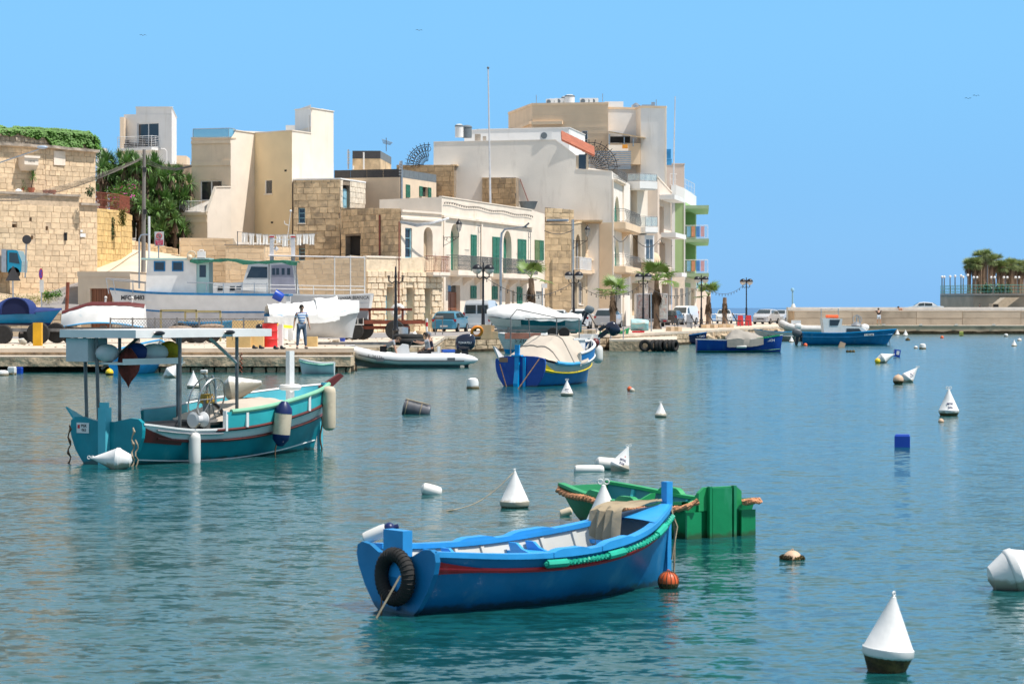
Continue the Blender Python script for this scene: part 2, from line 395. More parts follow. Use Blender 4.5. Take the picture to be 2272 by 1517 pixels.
def lower_ledge():
 b=MB();z1=.64;d0,d1=95.6,97.55;x0,x1=X(-300,d0),X(778,d0)
 b.cur=0;b.obox((x0,d0,z1-.04),(x1-x0,0,0),(0,d1-d0,0),(0,0,.04))
 b.cur=1
 n=160;rows=[]
 for i in range(n+1):
  x=lerp(x0,x1,i/n);rows.append([Vector((x,d0-.02+.05*noise.noise(Vector((x*1.3,z*3,1))),z))for z in(z1-.041,z1-.12,z1-.2,z1-.3,z1-.4)])
 b.grid(rows);b.obox((x0,d0+.03,z1-.4),(x1-x0,0,0),(0,d1-d0-.03,0),(0,0,.355))
 b.cur=2;b.obox((x0,d0+.75,-1),(x1-x0,0,0),(0,1,0),(0,0,1.23))
 o=S(b,'lower_quay_ledge',[m_quay,m_quayw,m_weed])
 stones(o,(X(330,d0+.6),d0+.6),(x1,d0+.6),-.1,(.235,.235),.34,.46,m_quayw,proud=.4,gap=.05,name='footing_stone',seed=8)
lower_ledge()
# small tyre pier
b=MB();d0,d1=142.5,149;zp=.68
pts=[(X(1352,d0),d0,0),(X(1502,d0),d0,0),(X(1502,d1+12),d1+12,0),(X(1352,d1),d1,0)]
b.slab([Vector(p)+Vector((0,0,-1))for p in pts],(0,0,1+zp-.1));b.cur=1
b.slab([Vector(p)+Vector((0,0,zp-.097))for p in pts],(0,0,.1))
S(b,'jetty',[m_quayw,m_quay])
# road strip on the quay, 4 mm sheet, and back kerb
b=MB();z=ZQ+.004
rd=[(-400,128),(780,128),(962,138),(1100,150),(1420,186),(1600,226),(1700,240),(1600,262),(1490,244),(1205,192),(985,165),(812,156.5),(600,150),(-400,137.5)]
b.add([(X(p,d),d,z)for p,d in rd],[list(range(len(rd)))])
S(b,'road',m_asph)
def terrain():
 cols=[(-400,[(700,137.9),(676,141),(655,147),(640,158),(640,200)]),(0,[(700,137.9),(676,141),(652,147),(640,158),(600,200)]),(60,[(700,137.9),(674,141),(654,148),(645,158),(600,200)]),(100,[(700,137.9),(672,142),(655,149.5),(640,158),(590,200)]),(150,[(700,137.9),(668,142),(636,151),(618,160),(570,200)]),(176,[(700,138),(662,143),(630,151.5),(605,161),(560,200)]),(178,[(690,150.2),(655,150.6),(628,152),(604,162),(558,200)]),(215,[(690,150.2),(640,150.6),(612,153),(586,162),(545,200)]),(293,[(690,150.2),(630,151),(592,157),(556,168),(530,200)]),(440,[(690,150.2),(640,151),(600,157),(575,168),(560,200)])]
 rows=[[W(px,*c[k])for px,c in cols]for k in range(5)]
 for j,(px,c)in enumerate(cols):p=rows[0][j];rows[0][j]=Vector((p.x,p.y,Z(694,p.y)))
 R2=[]
 sub=5
 for i in range(4):
  for s in range(sub if i<3 else sub+1):
   t=s/sub;line=[]
   for j in range(len(cols)-1):
    for q in range(6 if j<len(cols)-2 else 7):
     u=q/6;p=(rows[i][j].lerp(rows[i][j+1],u)).lerp(rows[i+1][j].lerp(rows[i+1][j+1],u),t)
     line.append(p+Vector((0,0,.09*noise.noise(p*.5))))
   R2.append(line)
 b=MB();b.grid(R2)
 nb_=len(b.f)
 fr=[R2[0],[Vector((p.x,p.y,.5))for p in R2[0]]];b.grid(fr)
 rt=[[r_[-1]for r_ in R2],[Vector((r_[-1].x,r_[-1].y,.5))for r_ in R2]];b.grid(rt)
 nc=len(R2[0])-1
 for k in range(nb_):
  r_,c_=divmod(k,nc)
  pxc=lambda v:v.x/v.y*F+CX
  c0=sum((b.v[i]for i in b.f[k]),Vector())/4;px=pxc(c0);py=HY-(c0.z-CZ)/c0.y*F
  if px<95+max(0,676-py)*.35 and r_<11:m=1
  elif py>622+max(0,(175-px))*.05:m=2
  else:m=0
  b.mi[k]=m
 S(b,'ramp',[m_ramp,m_soil,m_asph])
terrain()
# retaining wall below the bank
b=MB();A=Vector((X(-400,137.5),137.5));B=Vector((X(176,137.5),137.5))
b.obox((A.x,A.y,.5),(B.x-A.x,0,0),(0,.6,0),(0,0,Z(694,137.5)-.5))
t=T('retaining_wall','low sandy stone retaining wall below the roadside bank','wall',(A.x,A.y,.5))
P(b,'wall',m_mort,t,True)
stones(t,(X(-40,137.5),137.5),B,ZQ,(Z(694,137.5),)*2,.32,.6,m_bast,proud=.06,seed=21,cap=200)
# breakwater
def breakwater():
 b=MB();d=236;x0,x1=X(1772,d),60;zl=.86
 b.cur=1;b.obox((x0,d,-1),(x1-x0,0,0),(0,4.0,0),(0,0,1+zl-.1));b.cur=0
 b.obox((x0,d-.05,zl-.1),(x1-x0,0,0),(0,4.0,0),(0,0,.1))
 b.cur=1;b.obox((x0,d+4.0,-1),(x1-x0,0,0),(0,5,0),(0,0,1+2.2));b.cur=0
 b.obox((x0-.05,d+3.95,2.201),(x1-x0,0,0),(0,5.1,0),(0,0,.09))
 b.cur=2;b.obox((x0,d+9.2,-1),(x1-x0,0,0),(0,1.4,0),(0,0,1+2.62))
 b.cur=3;rows=[]
 for i in range(200):
  x=lerp(x0,x1,i/199);rows.append([Vector((x,d-.06,.28+.1*noise.noise(Vector((x*.8,0,0))))),Vector((x,d-.12,-.3))])
 b.grid(rows)
 o=S(b,'breakwater',[m_quay,m_bw,m_whitep2,m_weed])
 r=random.Random(5);x=x0+.05;pm={}
 while x<X(2330,d):
  w=r.uniform(4.5,6.5)
  for(z0,z1)in((zl+.01,zl+.66),(zl+.68,2.19)):
   p=MB();pr=r.uniform(.03,.07);p.obox((x,d+4.0-pr,z0),(w-.04,0,0),(0,pr,0),(0,0,z1-z0-.015));P(p,'concrete_panel',m_bwp,o,True)
  x+=w
m_bw=M('breakwater_concrete',(.58,.43,.29),.92,var=.2,scale=.5,bump=.01,dirt=((.14,.115,.09),.3,.4,2))
m_bwp=M('breakwater_panel',(.42,.36,.285),.92,var=.2,scale=.4,bump=.01,rnd=.16,dirt=((.2,.165,.125),.32,.5,.6))
m_whitep2=M('pale_parapet',(.70,.68,.64),.9,var=.08)
breakwater()
# ---------------- buildings ----------------
class Face:
 """one wall of a building between two plan points (px, D, py of its top)"""
 def __init__(s,A,B):
  s.A=Vector((X(A[0],A[1]),A[1]));s.B=Vector((X(B[0],B[1]),B[1]));s.zA=Z(A[2],A[1]);s.zB=Z(B[2],B[1])
  s.L=(s.B-s.A).length;s.d=(s.B-s.A)/s.L;s.n=Vector((s.d.y,-s.d.x))
 def u(s,px):
  k=(px-CX)/F;a=s.A;d=s.d
  return(k*a.y-a.x)/(d.x-k*d.y)
 def D(s,px):return s.A.y+s.d.y*s.u(px)
 def rect(s,r):
  x0,x1,y0,y1=r[:4];D=s.D((x0+x1)/2);u0,u1=s.u(x0),s.u(x1)
  return(min(u0,u1),max(u0,u1),Z(y1,D),Z(y0,D))
 def pt(s,u,z,out=0.):p=s.A+s.d*u+s.n*out;return Vector((p.x,p.y,z))
 def wall(s,b,zb,holes=(),ztop=None):
  hs=[h for h in holes]
  us=sorted({0,s.L}|{h[0]for h in hs}|{h[1]for h in hs});us=[u for u in us if-1e-6<=u<=s.L+1e-6]
  zs=sorted({zb}|{h[2]for h in hs}|{h[3]for h in hs});zs=[z for z in zs if z>=zb-1e-6]
  top=lambda u:lerp(s.zA,s.zB,u/s.L)
  for u0,u1 in zip(us,us[1:]):
   if u1-u0<1e-4:continue
   for i,z0 in enumerate(zs):
    last=i==len(zs)-1
    if any(h[0]-1e-5<=u0 and u1<=h[1]+1e-5 and h[2]-1e-5<=z0<h[3]-1e-5 for h in hs):continue
    if last:b.add([s.pt(u0,z0),s.pt(u1,z0),s.pt(u1,top(u1)),s.pt(u0,top(u0))],[(0,1,2,3)])
    else:b.add([s.pt(u0,z0),s.pt(u1,z0),s.pt(u1,zs[i+1]),s.pt(u0,zs[i+1])],[(0,1,2,3)])
  for h in hs:
   u0,u1,z0,z1,dp=h[:5]
   q=[(u0,z0),(u1,z0),(u1,z1),(u0,z1)]
   for(a,c),(e,g)in zip(q,q[1:]+q[:1]):b.add([s.pt(a,c),s.pt(e,g),s.pt(e,g,-dp),s.pt(a,c,-dp)],[(0,1,2,3)])
   if len(h)>5 and h[5]:
    r_=(u1-u0)/2;um=(u0+u1)/2;zc=z1-r_*h[5];n=8
    for sg in(-1,1):
     arc=[(um+sg*r_*cos(PI/2*k/n),zc+r_*h[5]*sin(PI/2*k/n))for k in range(n+1)]
     cn=(um+sg*r_,z1)
     for k in range(n):b.add([s.pt(*cn,0),s.pt(*arc[k],0),s.pt(*arc[k+1],0)],[(0,1,2)])
     for k in range(n):b.add([s.pt(*arc[k]),s.pt(*arc[k+1]),s.pt(*arc[k+1],-dp),s.pt(*arc[k],-dp)],[(0,1,2,3)])
 def blk(s,b,u0,u1,z0,z1,o0,o1):
  b.obox(s.pt(u0,z0,o0),s.pt(u1,z0,o0)-s.pt(u0,z0,o0),s.pt(u0,z0,o1)-s.pt(u0,z0,o0),(0,0,z1-z0))
def opening(t,fc,r,kind,dp):
 u0,u1,z0,z1=r;w=u1-u0;h=z1-z0;k=kind
 if k=='win' or k=='winw' or k=='winb':
  fm={'win':m_wframe,'winw':m_wframe,'winb':m_blued}[k];o=-dp+.05;f=min(.09,w*.12)
  b=MB();fc.blk(b,u0,u0+f,z0,z1,o-.04,o+.03);fc.blk(b,u1-f,u1,z0,z1,o-.04,o+.03)
  fc.blk(b,u0+f,u1-f,z0,z0+f,o-.04,o+.03);fc.blk(b,u0+f,u1-f,z1-f,z1,o-.04,o+.03)
  if w>1.0:fc.blk(b,(u0+u1)/2-f/2,(u0+u1)/2+f/2,z0+f,z1-f,o-.039,o+.029)
  if k=='winb':
   for q in(1,2):fc.blk(b,u0+f,u1-f,z0+h*q/3-.02,z0+h*q/3+.02,o-.03,o+.02)
  wn=P(b,'window',fm,t,True)
  b=MB();fc.blk(b,u0+f*.5,u1-f*.5,z0+f*.5,z1-f*.5,o-.02,o-.012);P(b,'pane',m_glass,wn,True)
  b=MB();fc.blk(b,u0,u1,z0,z1,-dp-.02,-dp);P(b,'dark_backing',m_dark,wn,True)  # dark sheet paints the unlit room behind the pane
  if z0>ZQ+.5:
   b=MB();fc.blk(b,u0-.06,u1+.06,z0-.08,z0-.002,-.02,.07);P(b,'sill',t['_trim']if False else m_lcream,t,True)
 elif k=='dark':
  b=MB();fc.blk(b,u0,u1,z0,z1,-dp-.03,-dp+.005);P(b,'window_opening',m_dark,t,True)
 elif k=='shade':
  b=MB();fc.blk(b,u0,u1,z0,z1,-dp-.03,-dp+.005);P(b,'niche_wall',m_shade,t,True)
 elif k in('door','doorb','doorg','doorw','roll'):
  mt={'door':m_wood,'doorb':m_blued,'doorg':m_shut,'doorw':m_wframe,'roll':m_steelw}[k];o=-dp+.01
  b=MB();fc.blk(b,u0,u1,z0,z1-(0 if k=='roll' else h*.15),o,o+.05);dr=P(b,'door',mt,t,True)
  if k=='roll':
   b=MB()
   for q in range(int(h/.12)):fc.blk(b,u0+.03,u1-.03,z0+q*.12+.02,z0+q*.12+.09,o+.05,o+.065)
   P(b,'shutter_ribs',mt,dr,True,stuff=True)
  else:
   b=MB();fc.blk(b,u0,u1,z1-h*.15+.03,z1,o-.02,o+.0);P(b,'fanlight',m_glass,dr,True)
   b=MB();n=2
   for q in range(n):
    a=lerp(u0,u1,q/n)+.06;c=lerp(u0,u1,(q+1)/n)-.06
    fc.blk(b,a,c,z0+.15,z0+h*.38,o+.05,o+.075);fc.blk(b,a,c,z0+h*.44,z1-h*.2,o+.05,o+.075)
   P(b,'door_panel',mt,dr,True,stuff=True)
   b=MB();fc.blk(b,(u0+u1)/2+.02,(u0+u1)/2+.1,z0+h*.42,z0+h*.46,o+.05,o+.11);P(b,'handle',m_iron,dr,True)
 elif k in('shut','shutd','shuto'):
  if k=='shuto':b=MB();fc.blk(b,u0,u1,z0,z1,-dp-.02,-dp);P(b,'window_opening',m_dark,t,True)
  for q in(0,1):
   a=lerp(u0,u1,q/2)+.015;c=lerp(u0,u1,(q+1)/2)-.015;b=MB();fm=m_shutd if(k=='shutd' and q==0)else m_shut
   o=.02
   if k=='shuto' and q==1:a,c=u1+.01,u1+(c-a)
   if k=='shuto' and q==0:a,c=u0-(c-a),u0-.01
   fc.blk(b,a,a+.06,z0,z1,o,o+.06);fc.blk(b,c-.06,c,z0,z1,o,o+.06)
   for zz in(z0,(z0+z1)/2,z1-.07):fc.blk(b,a+.06,c-.06,zz,zz+.07,o+.001,o+.058)
   fc.blk(b,a+.06,c-.06,z0+.07,z1-.07,o+.005,o+.02)
   sh=P(b,'shutter',fm,t,True)
   b=MB();n=int((h-.2)/.09)
   for i in range(n):
    zz=z0+.1+i*.09
    b.obox(fc.pt(a+.07,zz,o+.052),fc.pt(c-.07,zz,o+.052)-fc.pt(a+.07,zz,o+.052),fc.pt(a,zz+.05,o+.022)-fc.pt(a,zz,o+.052),(0,0,.012))
   P(b,'louvres',fm,sh,True,stuff=True)
m_steelw=M('pale_roller',(.50,.49,.46),.6,var=.1)
def bld(name,label,cat,pts,zb,mat,ops=None,roof=None,cope=None,copew=.12,group=None,parent=None,stone=None,nocope=(),closed=True):
 """pts: plan points (px, D, py top) in order with the camera side first, left to right. ops: {edge: [(x0,x1,y0,y1,kind,depth,arch)]}"""
 p0=pts[0]
 t=parent or T(name,label,cat,(X(p0[0],p0[1]),p0[1],max(zb,0)),group=group)
 b=MB();fs=[];n=len(pts);later=[]
 for i in range(n):
  fc=Face(pts[i],pts[(i+1)%n]);fs.append(fc);hs=[]
  for op in(ops or{}).get(i,[]):
   dp=op[5]if len(op)>5 else .22;r=fc.rect(op);r=(max(r[0],.01),min(r[1],fc.L-.01),max(r[2],zb+.001),r[3])
   hs.append((*r,dp,op[6]if len(op)>6 else 0));later.append((fc,r,op[4],dp))
  fc.wall(b,zb,hs)
  fc.holes=hs
 ctr=[Vector((X(p[0],p[1]),p[1],Z(p[2],p[1])-.02))for p in pts]
 b.cur=1;c=sum(ctr,Vector())/n
 for i in range(n):b.add([ctr[i],ctr[(i+1)%n],c],[(0,1,2)])
 P(b,'wall',[mat,roof or m_roof],t,True)
 if cope:
  b=MB()
  for i,fc in enumerate(fs):
   if i in nocope:continue
   za,zb_=fc.zA,fc.zB
   a0=fc.pt(-.03,za-.004,.06);a1=fc.pt(fc.L+.03,zb_-.004,.06)
   b.obox(a0,a1-a0,(fc.pt(0,0,-.2)-fc.pt(0,0,.06)),(0,0,copew))
  P(b,'coping',cope,t,True)
 for fc,r,k,dp in later:opening(t,fc,r,k,dp)
 if stone:
  for(ei,ch,bw,mt,kw)in stone:
   fc=fs[ei];kw=dict(kw);kw.setdefault('skip',[]);sk=[h[:4]for h in fc.holes]+list(kw.pop('skip'))
   zs=kw.pop('z0',zb);tp=kw.pop('tops',(fc.zA,fc.zB))
   stones(t,fc.A,fc.B,zs,tp,ch,bw,mt,skip=sk,**kw)
 t_f[t.name]=fs
 return t,fs
t_f={}
def railing(t,pts,h,mat,n=None,r=.014,name='railing',gap=.13,mid=False,world=True,top=.025,bot=.08):
 b=MB()
 for a,c in zip(pts,pts[1:]):
  a,c=Vector(a),Vector(c);L=(c-a).length;k=n or max(2,int(L/gap))
  b.tube([a+Vector((0,0,h)),c+Vector((0,0,h))],top,5);b.tube([a+Vector((0,0,bot)),c+Vector((0,0,bot))],top*.8,5)
  for i in range(k+1):
   p=a.lerp(c,i/k);b.tube([p+Vector((0,0,bot)),p+Vector((0,0,h))],r if i%6 else r*1.5,4,cap=False)
  if mid:
   for q in range(1,mid+1):b.tube([a+Vector((0,0,bot+(h-bot)*q/(mid+1))),c+Vector((0,0,bot+(h-bot)*q/(mid+1)))],top*.6,4)
 return P(b,name,mat,t,world)
def balcony(t,fc,x0,x1,ytop,yfl,ybot,mat,rmat,out=.9,corb=2,bulge=0.,style='bars',panel=None):
 """slab with corbels and a railing on wall fc between px x0 and x1"""
 u0,u1=fc.u(x0),fc.u(x1);D=fc.D((x0+x1)/2);zt,zf,zb=Z(ytop,D),Z(yfl,D),Z(ybot,D)
 b=MB();fc.blk(b,u0,u1,zb,zf,.003,out)
 fc.blk(b,u0+.08,u1-.08,zb-.1,zb-.003,.003,out-.1)
 P(b,'balcony_slab',mat,t,True)
 for i in range(corb):
  uu=lerp(u0,u1,(i+.5)/corb)if corb>1 else(u0+u1)/2
  b=MB();pr=[(0,zb-.11),(out*.8,zb-.11),(out*.72,zb-.28),(out*.35,zb-.42),(.12,zb-.62),(0,zb-.75)]
  b.slab([fc.pt(uu-.13,z,o+.004)for o,z in pr],fc.pt(uu+.13,0,0)-fc.pt(uu-.13,0,0));P(b,'corbel',mat,t,True)
 b=MB();h=zt-zf;o=out-.06;P3=[fc.pt(u0+.05,zf,.02),fc.pt(u0+.05,zf,o),fc.pt(u1-.05,zf,o),fc.pt(u1-.05,zf,.02)]
 for a,c in zip(P3,P3[1:]):
  L=(c-a).length;k=max(2,int(L/(.34 if bulge else .12)));d=(c-a).normalized();nn=Vector((d.y,-d.x,0));up=Vector((0,0,1))
  b.tube([a+up*h,c+up*h],.022,5);b.tube([a+up*.06,c+up*.06],.018,5)
  if style!='glass':
   b.tube([a+up*h*.82,c+up*h*.82],.012,4)
   for i in range(k+1):
    p=a.lerp(c,i/k)
    if bulge:b.tube([p+up*.06,p+up*h*.25+nn*bulge,p+up*h*.5+nn*bulge*.7,p+up*h],.011,3,cap=False)
    else:b.tube([p+up*.06,p+up*h],.013,4,cap=False)
   if style=='scroll':
    for i in range(k//2):
     p=a.lerp(c,(i+.5)/(k//2));mm=Matrix((d,up,nn)).transposed();b.torus(p+up*h*.35,.06,.009,mm,8,3);b.torus(p+up*h*.65,.045,.009,mm,8,3)
  else:
   for i in range(int(L/.9)+2):p=a.lerp(c,min(1,i/(int(L/.9)+1)));b.tube([p,p+up*h],.02,4)
 rl=P(b,'balcony_railing',rmat,t,True)
 if style=='glass' or panel:
  b=MB()
  for a,c in zip(P3,P3[1:]):b.obox(a+Vector((0,0,.08)),c-a,Vector(((c-a).y,-(c-a).x,0)).normalized()*.012,(0,0,h-.14))
  P(b,'glass_panel',panel or m_clear,rl,True)
m_clear=clearglass('clear_glass',(.55,.68,.72),.35)
m_bglass=clearglass('blue_glass',(.22,.52,.66),.45)
def wbox(t,name,mat,c0,c1,y0,y1,D,dd,label=None):
 b=MB();b.obox((X(c0,D),D,Z(y1,D)),(X(c1,D)-X(c0,D),0,0),(0,dd,0),(0,0,Z(y0,D)-Z(y1,D)))
 return P(b,name,mat,t,True,label)
# --- old bastion house on the far left
t,fs=bld('fortification_wall','tall honey coloured block wall with small square holes and a stone ledge, at the top of the ramp','wall',[(-90,146.5,431),(176,153,433),(176.1,153.05,455),(215.5,154.3,455),(215.5,170,455),(-90,170,431)],1.5,m_mort,roof=m_ramp,ops={0:[(27,37,497,505,'dark',.5),(65,70,483,491,'dark',.5),(101,107,502,511,'dark',.5),(68,74,523,532,'dark',.5)],3:[]},stone=[(0,.35,.60,m_bast,dict(proud=.035,z0=2.4,seed=1,cap=295,jitter=.35)),(2,.35,.55,m_bast,dict(proud=.035,z0=2.4,seed=2,cap=60))])
b=MB();f0=fs[0];zl=Z(432,150);b.obox(f0.pt(0,zl,.16),f0.pt(f0.L,zl,.16)-f0.pt(0,zl,.16),f0.pt(0,0,-.5)-f0.pt(0,0,.16),(0,0,.14));P(b,'ledge',m_rubb,t,True)
b=MB();f2=fs[2];b.obox(f2.pt(-.02,f2.zA,.2),f2.pt(f2.L+.05,f2.zA,.2)-f2.pt(-.02,f2.zA,.2),f2.pt(0,0,-.5)-f2.pt(0,0,.2),(0,0,.15));P(b,'ledge',m_rubb,t,True)
b=MB();z=Z(533,151.8);b.box(f0.pt(f0.u(144),z+.2,.1),(.16,.14,.42));b.box(f0.pt(f0.u(144),z+.45,.1),(.2,.18,.07));solo(b,'wall_lantern',m_iron,'small black box lantern fixed to the honey coloured block wall','lantern')
for(x0,x1,y0,y1,lt,nm)in((176,188,518,526,'TRIQ','white street name plate with blue lettering on the honey coloured wall'),(176.5,181.5,510,515,'12','tiny white number plate above the street name plate')):
 b=MB();r=f2.rect((x0,x1,y0,y1));f2.blk(b,r[0],r[1],r[2],r[3],.07,.09);o=solo(b,'wall_plate',m_whitep,nm,'sign')
 text('·····' if lt=='TRIQ' else '···',(r[3]-r[2])*1.2,f2.pt((r[0]+r[1])/2,(r[2]+r[3])/2,.095),o,m_blueink,(f2.d.x,f2.d.y,0))if False else None
t2,fs=bld('bastion_house','weathered upper wall of the old fort with a carved stone box, under a rubble parapet','building',[(-90,148,312),(100,152.2,322),(212,155,333),(212,172,334),(-90,172,312)],6.0,m_mort,roof=m_ramp,stone=[(0,.33,.55,m_bast,dict(proud=.035,seed=4,cap=250)),(1,.33,.5,m_bast,dict(proud=.035,seed=5,cap=220))])
b=MB();rows=[]
for fc in fs[:2]:
 for i in range(14):
  u=fc.L*i/13;z=lerp(fc.zA,fc.zB,i/13)+.05*noise.noise(Vector((u,3,0)))
  rows.append([fc.pt(u,z,-.3),fc.pt(u,z-.02,.42+.06*noise.noise(Vector((u*2,0,0)))),fc.pt(u,z-.18,.38),fc.pt(u,z-.2,-.01)])
b.grid(rows,smooth=False);P(b,'cornice',m_rubb,t2,True)
fc=fs[0];r=fc.rect((40,71,352,367));b=MB();fc.blk(b,r[0],r[1],r[2],r[3],0,.75);fc.blk(b,r[0]-.06,r[1]+.06,r[3]+.002,r[3]+.14,0,.85)
b.slab([fc.pt(r[0],r[2]-.003,.72),fc.pt(r[0]+.15,r[2]-.35,.25),fc.pt(r[0]+.15,r[2]-.35,.01),fc.pt(r[0],r[2]-.003,.01)],fc.pt(r[1]-r[0],0,0)-fc.pt(0,0,0))
bx=P(b,'carved_box',m_lcream,t2,True)
b=MB()
for i in range(5):fc.blk(b,lerp(r[0],r[1],.3+i*.1),lerp(r[0],r[1],.34+i*.1),(r[2]+r[3])/2-.06,(r[2]+r[3])/2+.05,.74,.756)
P(b,'vent_slot',m_dark,bx,True,stuff=True)
for(x0,x1,y0,y1)in((118,143,336,367),):
 b=MB();fc=fs[1];r=fc.rect((x0,x1,y0,y1));fc.blk(b,r[0],r[1],r[2],r[3],0,.1);P(b,'patched_stone',m_lcream,t2,True)
t3,fs3=bld('parapet_wall','low rubble parapet overgrown with green ivy along the top of the old fort','wall',[(-90,149.6,284),(60,152.6,288),(118,153.9,291),(200,155.6,298),(213,156.2,312),(213,160,330),(-90,160,284)],Z(345,153),m_mort,stone=[(0,.26,.36,m_rubb,dict(proud=.06,seed=6,jitter=.5,cap=150)),(1,.26,.36,m_rubb,dict(proud=.06,seed=7,jitter=.5,cap=60)),(2,.26,.36,m_rubb,dict(proud=.06,seed=9,jitter=.5,cap=60))])
IVY=(fs3,(155,))
# yellowish wall beside it
t4,fs=bld('garden_wall','yellow block wall with hanging creepers, beside the top of the ramp','wall',[(213,159,462),(268,163,467),(292,167,478),(292,176,478),(213,176,462)],4.0,m_mort,stone=[(0,.42,.55,m_yell,dict(proud=.05,seed=10)),(1,.42,.55,m_yell,dict(proud=.05,seed=12))])
YW=fs[0]
b=MB()
for fc in fs[:2]:
 n=int(fc.L/.14)
 for i in range(n):b.tube([fc.pt(i*.14,fc.zA,-.1),fc.pt(i*.14,fc.zA+1.1,-.1)],.012,4)
 for hh in(.1,.6,1.08):b.tube([fc.pt(0,fc.zA+hh,-.1),fc.pt(fc.L,lerp(fc.zA,fc.zB,1)+hh,-.1)],.018,4)
solo(b,'iron_fence',m_ironr,'rusty brown iron fence standing on the yellow block wall','fence')
# wall behind the yuccas and the one right of the pole
t,_=bld('old_wall','rough old stone wall behind the yuccas and below the white tower house','wall',[(318,196,362),(425,200,366),(425,210,366),(318,210,362)],4,m_oldm,stone=[(0,.38,.5,m_old,dict(proud=.05,seed=14,cap=120,z0=9))])
t,_=bld('roadside_wall','low rubble wall behind the tall utility pole at the bend of the ramp','wall',[(290,170,533),(330,172,540),(395,173,552),(395,178,552),(290,178,533)],4,m_mort,stone=[(0,.35,.45,m_old,dict(proud=.05,seed=15)),(1,.35,.45,m_old,dict(proud=.05,seed=16,cap=60))])
# --- white tower house
t,fs=bld('white_tower_house','narrow white tower house with a railed balcony, behind the yuccas','building',[(275,232.4,254),(381,229.5,254),(392,243,275),(392,260,275),(275,260,254)],9,m_white,ops={0:[(304,352,273,327,'win',.2),(332,352,355,362,'win',.2)]})
fc=fs[0]
bld('','','',[(302,231.7,238),(380.8,229.55,238),(392,243,262),(306,246,256)],Z(254.2,230.02),m_white,parent=t,cope=m_whitep,copew=.05)
b=MB();b.obox((X(266,231),231,9),(X(275,231)-X(266,231)-.004,0,0),(0,3,0),(0,0,Z(260,231)-9));P(b,'side_wall',m_beige,t,True)
u0,u1=fc.u(279),fc.u(355);zf=Z(328,230);b=MB();fc.blk(b,u0,u1,Z(334,230),zf,.003,1.3);P(b,'balcony_slab',m_white,t,True)
railing(t,[fc.pt(u0+.03,zf,.03),fc.pt(u0+.03,zf,1.27),fc.pt(u1-.03,zf,1.27),fc.pt(u1-.03,zf,.03)],1.08,m_wframe,gap=.9,mid=5,name='balcony_railing')
for px in(289,325):
 c=T('balcony_chair','dark wicker balcony chair of the white tower house, %s'%('by the blank wall' if px==289 else 'before the glass door'),'chair',fc.pt(fc.u(px),zf,.7))
 b=MB();b.box((0,0,.3),(.6,.6,.3));P(b,'seat',m_iron,c);b=MB();b.box((0,.27,.6),(.6,.1,.5));P(b,'backrest',m_iron,c)
b=MB();b.box(fc.pt(fc.u(305),zf+.25,.7),(.7,.5,.5));solo(b,'balcony_table',m_iron,'low dark table between the two wicker balcony chairs','table')
b=MB();b.tube([W(370,362,228),W(370,336,228),W(366,331,228),W(357,330,228)],.05,6);solo(b,'lamp_pole',m_whitep,'thin white bent pole in front of the white tower house','pole')
t,_=bld('small_house','small peach coloured house edge beside the white tower house','building',[(390,250,345),(414,250,346),(422,256,352),(422,262,352),(390,262,345)],9,m_beige)
t,_=bld('distant_house','tiny pale blue house top seen over the corner of the old fort','building',[(214,260,326),(238,260,330),(240,266,340),(214,266,326)],9,m_white)
# --- modern cream house
t,fs=bld('cream_house','tall modern cream house with stepped walls, a glass roof rail and a stair tower','building',[(425,179,308),(512,178,308),(522,178.6,308.5),(522,190,308),(425,190,309)],2,m_beige,cope=m_beige,copew=.1,ops={0:[(443,492,400,445,'win',.25)],},nocope=(2,3,4))  # beige front carries its shade in the colour; sunlit walls are cream
fc=fs[0]
for y0,y1,o in((312,319,.1),(357,368,.07)):
 b=MB();fc.blk(b,0,fc.L,Z(y1,178.5),Z(y0,178.5),.003,o);P(b,'string_course',m_beige,t,True)
zr=Z(308,179)+.1
_,fb=bld('','','',[(512.05,178.0,308),(523,178.6,290),(565,181,296),(648,178.2,290),(690,180.9,296),(690,195,296),(524,195,290)],2,m_cream,parent=t,cope=m_cream,copew=.06,nocope=(0,4,5,6))
tn=MB();f=fb[2];f.blk(tn,.004,f.L-.004,Z(530,180),Z(297,180),.003,.012)
for(x0,x1,y0,y1)in((588,604,400,430),):RR=f.rect((x0,x1,y0,y1))
tn=MB()
f.blk(tn,.004,RR[0],2,Z(297,181),.003,.014);f.blk(tn,RR[1],f.L-.004,2,Z(291.2,178.4),.003,.014);f.blk(tn,RR[0]+.001,RR[1]-.001,RR[3],Z(295,179.6),.003,.014);f.blk(tn,RR[0]+.001,RR[1]-.001,2,RR[2],.003,.014)
P(tn,'ochre_render',m_shadewall,t,True)  # yellower tone paints the shade on this camera-side wall
b=MB();f.blk(b,RR[0],RR[1],RR[2],RR[3],.0031,.006);wn=P(b,'window',m_lcream,t,True)
b=MB();f.blk(b,RR[0]+.17,RR[1],RR[2]+.03,RR[3]-.03,.006,.012);P(b,'pane',m_glass,wn,True)
b=MB();f.blk(b,RR[0]+.12,RR[0]+.17,RR[2],RR[3],.006,.03);P(b,'frame',m_wframe,wn,True)
b=MB();f.blk(b,RR[0]-.05,RR[1]+.05,RR[2]-.09,RR[2]-.002,.014,.08);P(b,'sill',m_cream,t,True)
for(x,y)in((634,381),(604,494)):
 b=MB();u=f.u(x);f.blk(b,u-.12,u+.12,Z(y+2,180),Z(y-2,180),.014,.03);P(b,'vent',m_dark,t,True)
_,ft=bld('','','',[(655,186,244),(690.1,180.9,240),(740,184.4,248),(712,192,243)],Z(400,180.9),m_cream,parent=t,cope=m_cream,copew=.05)
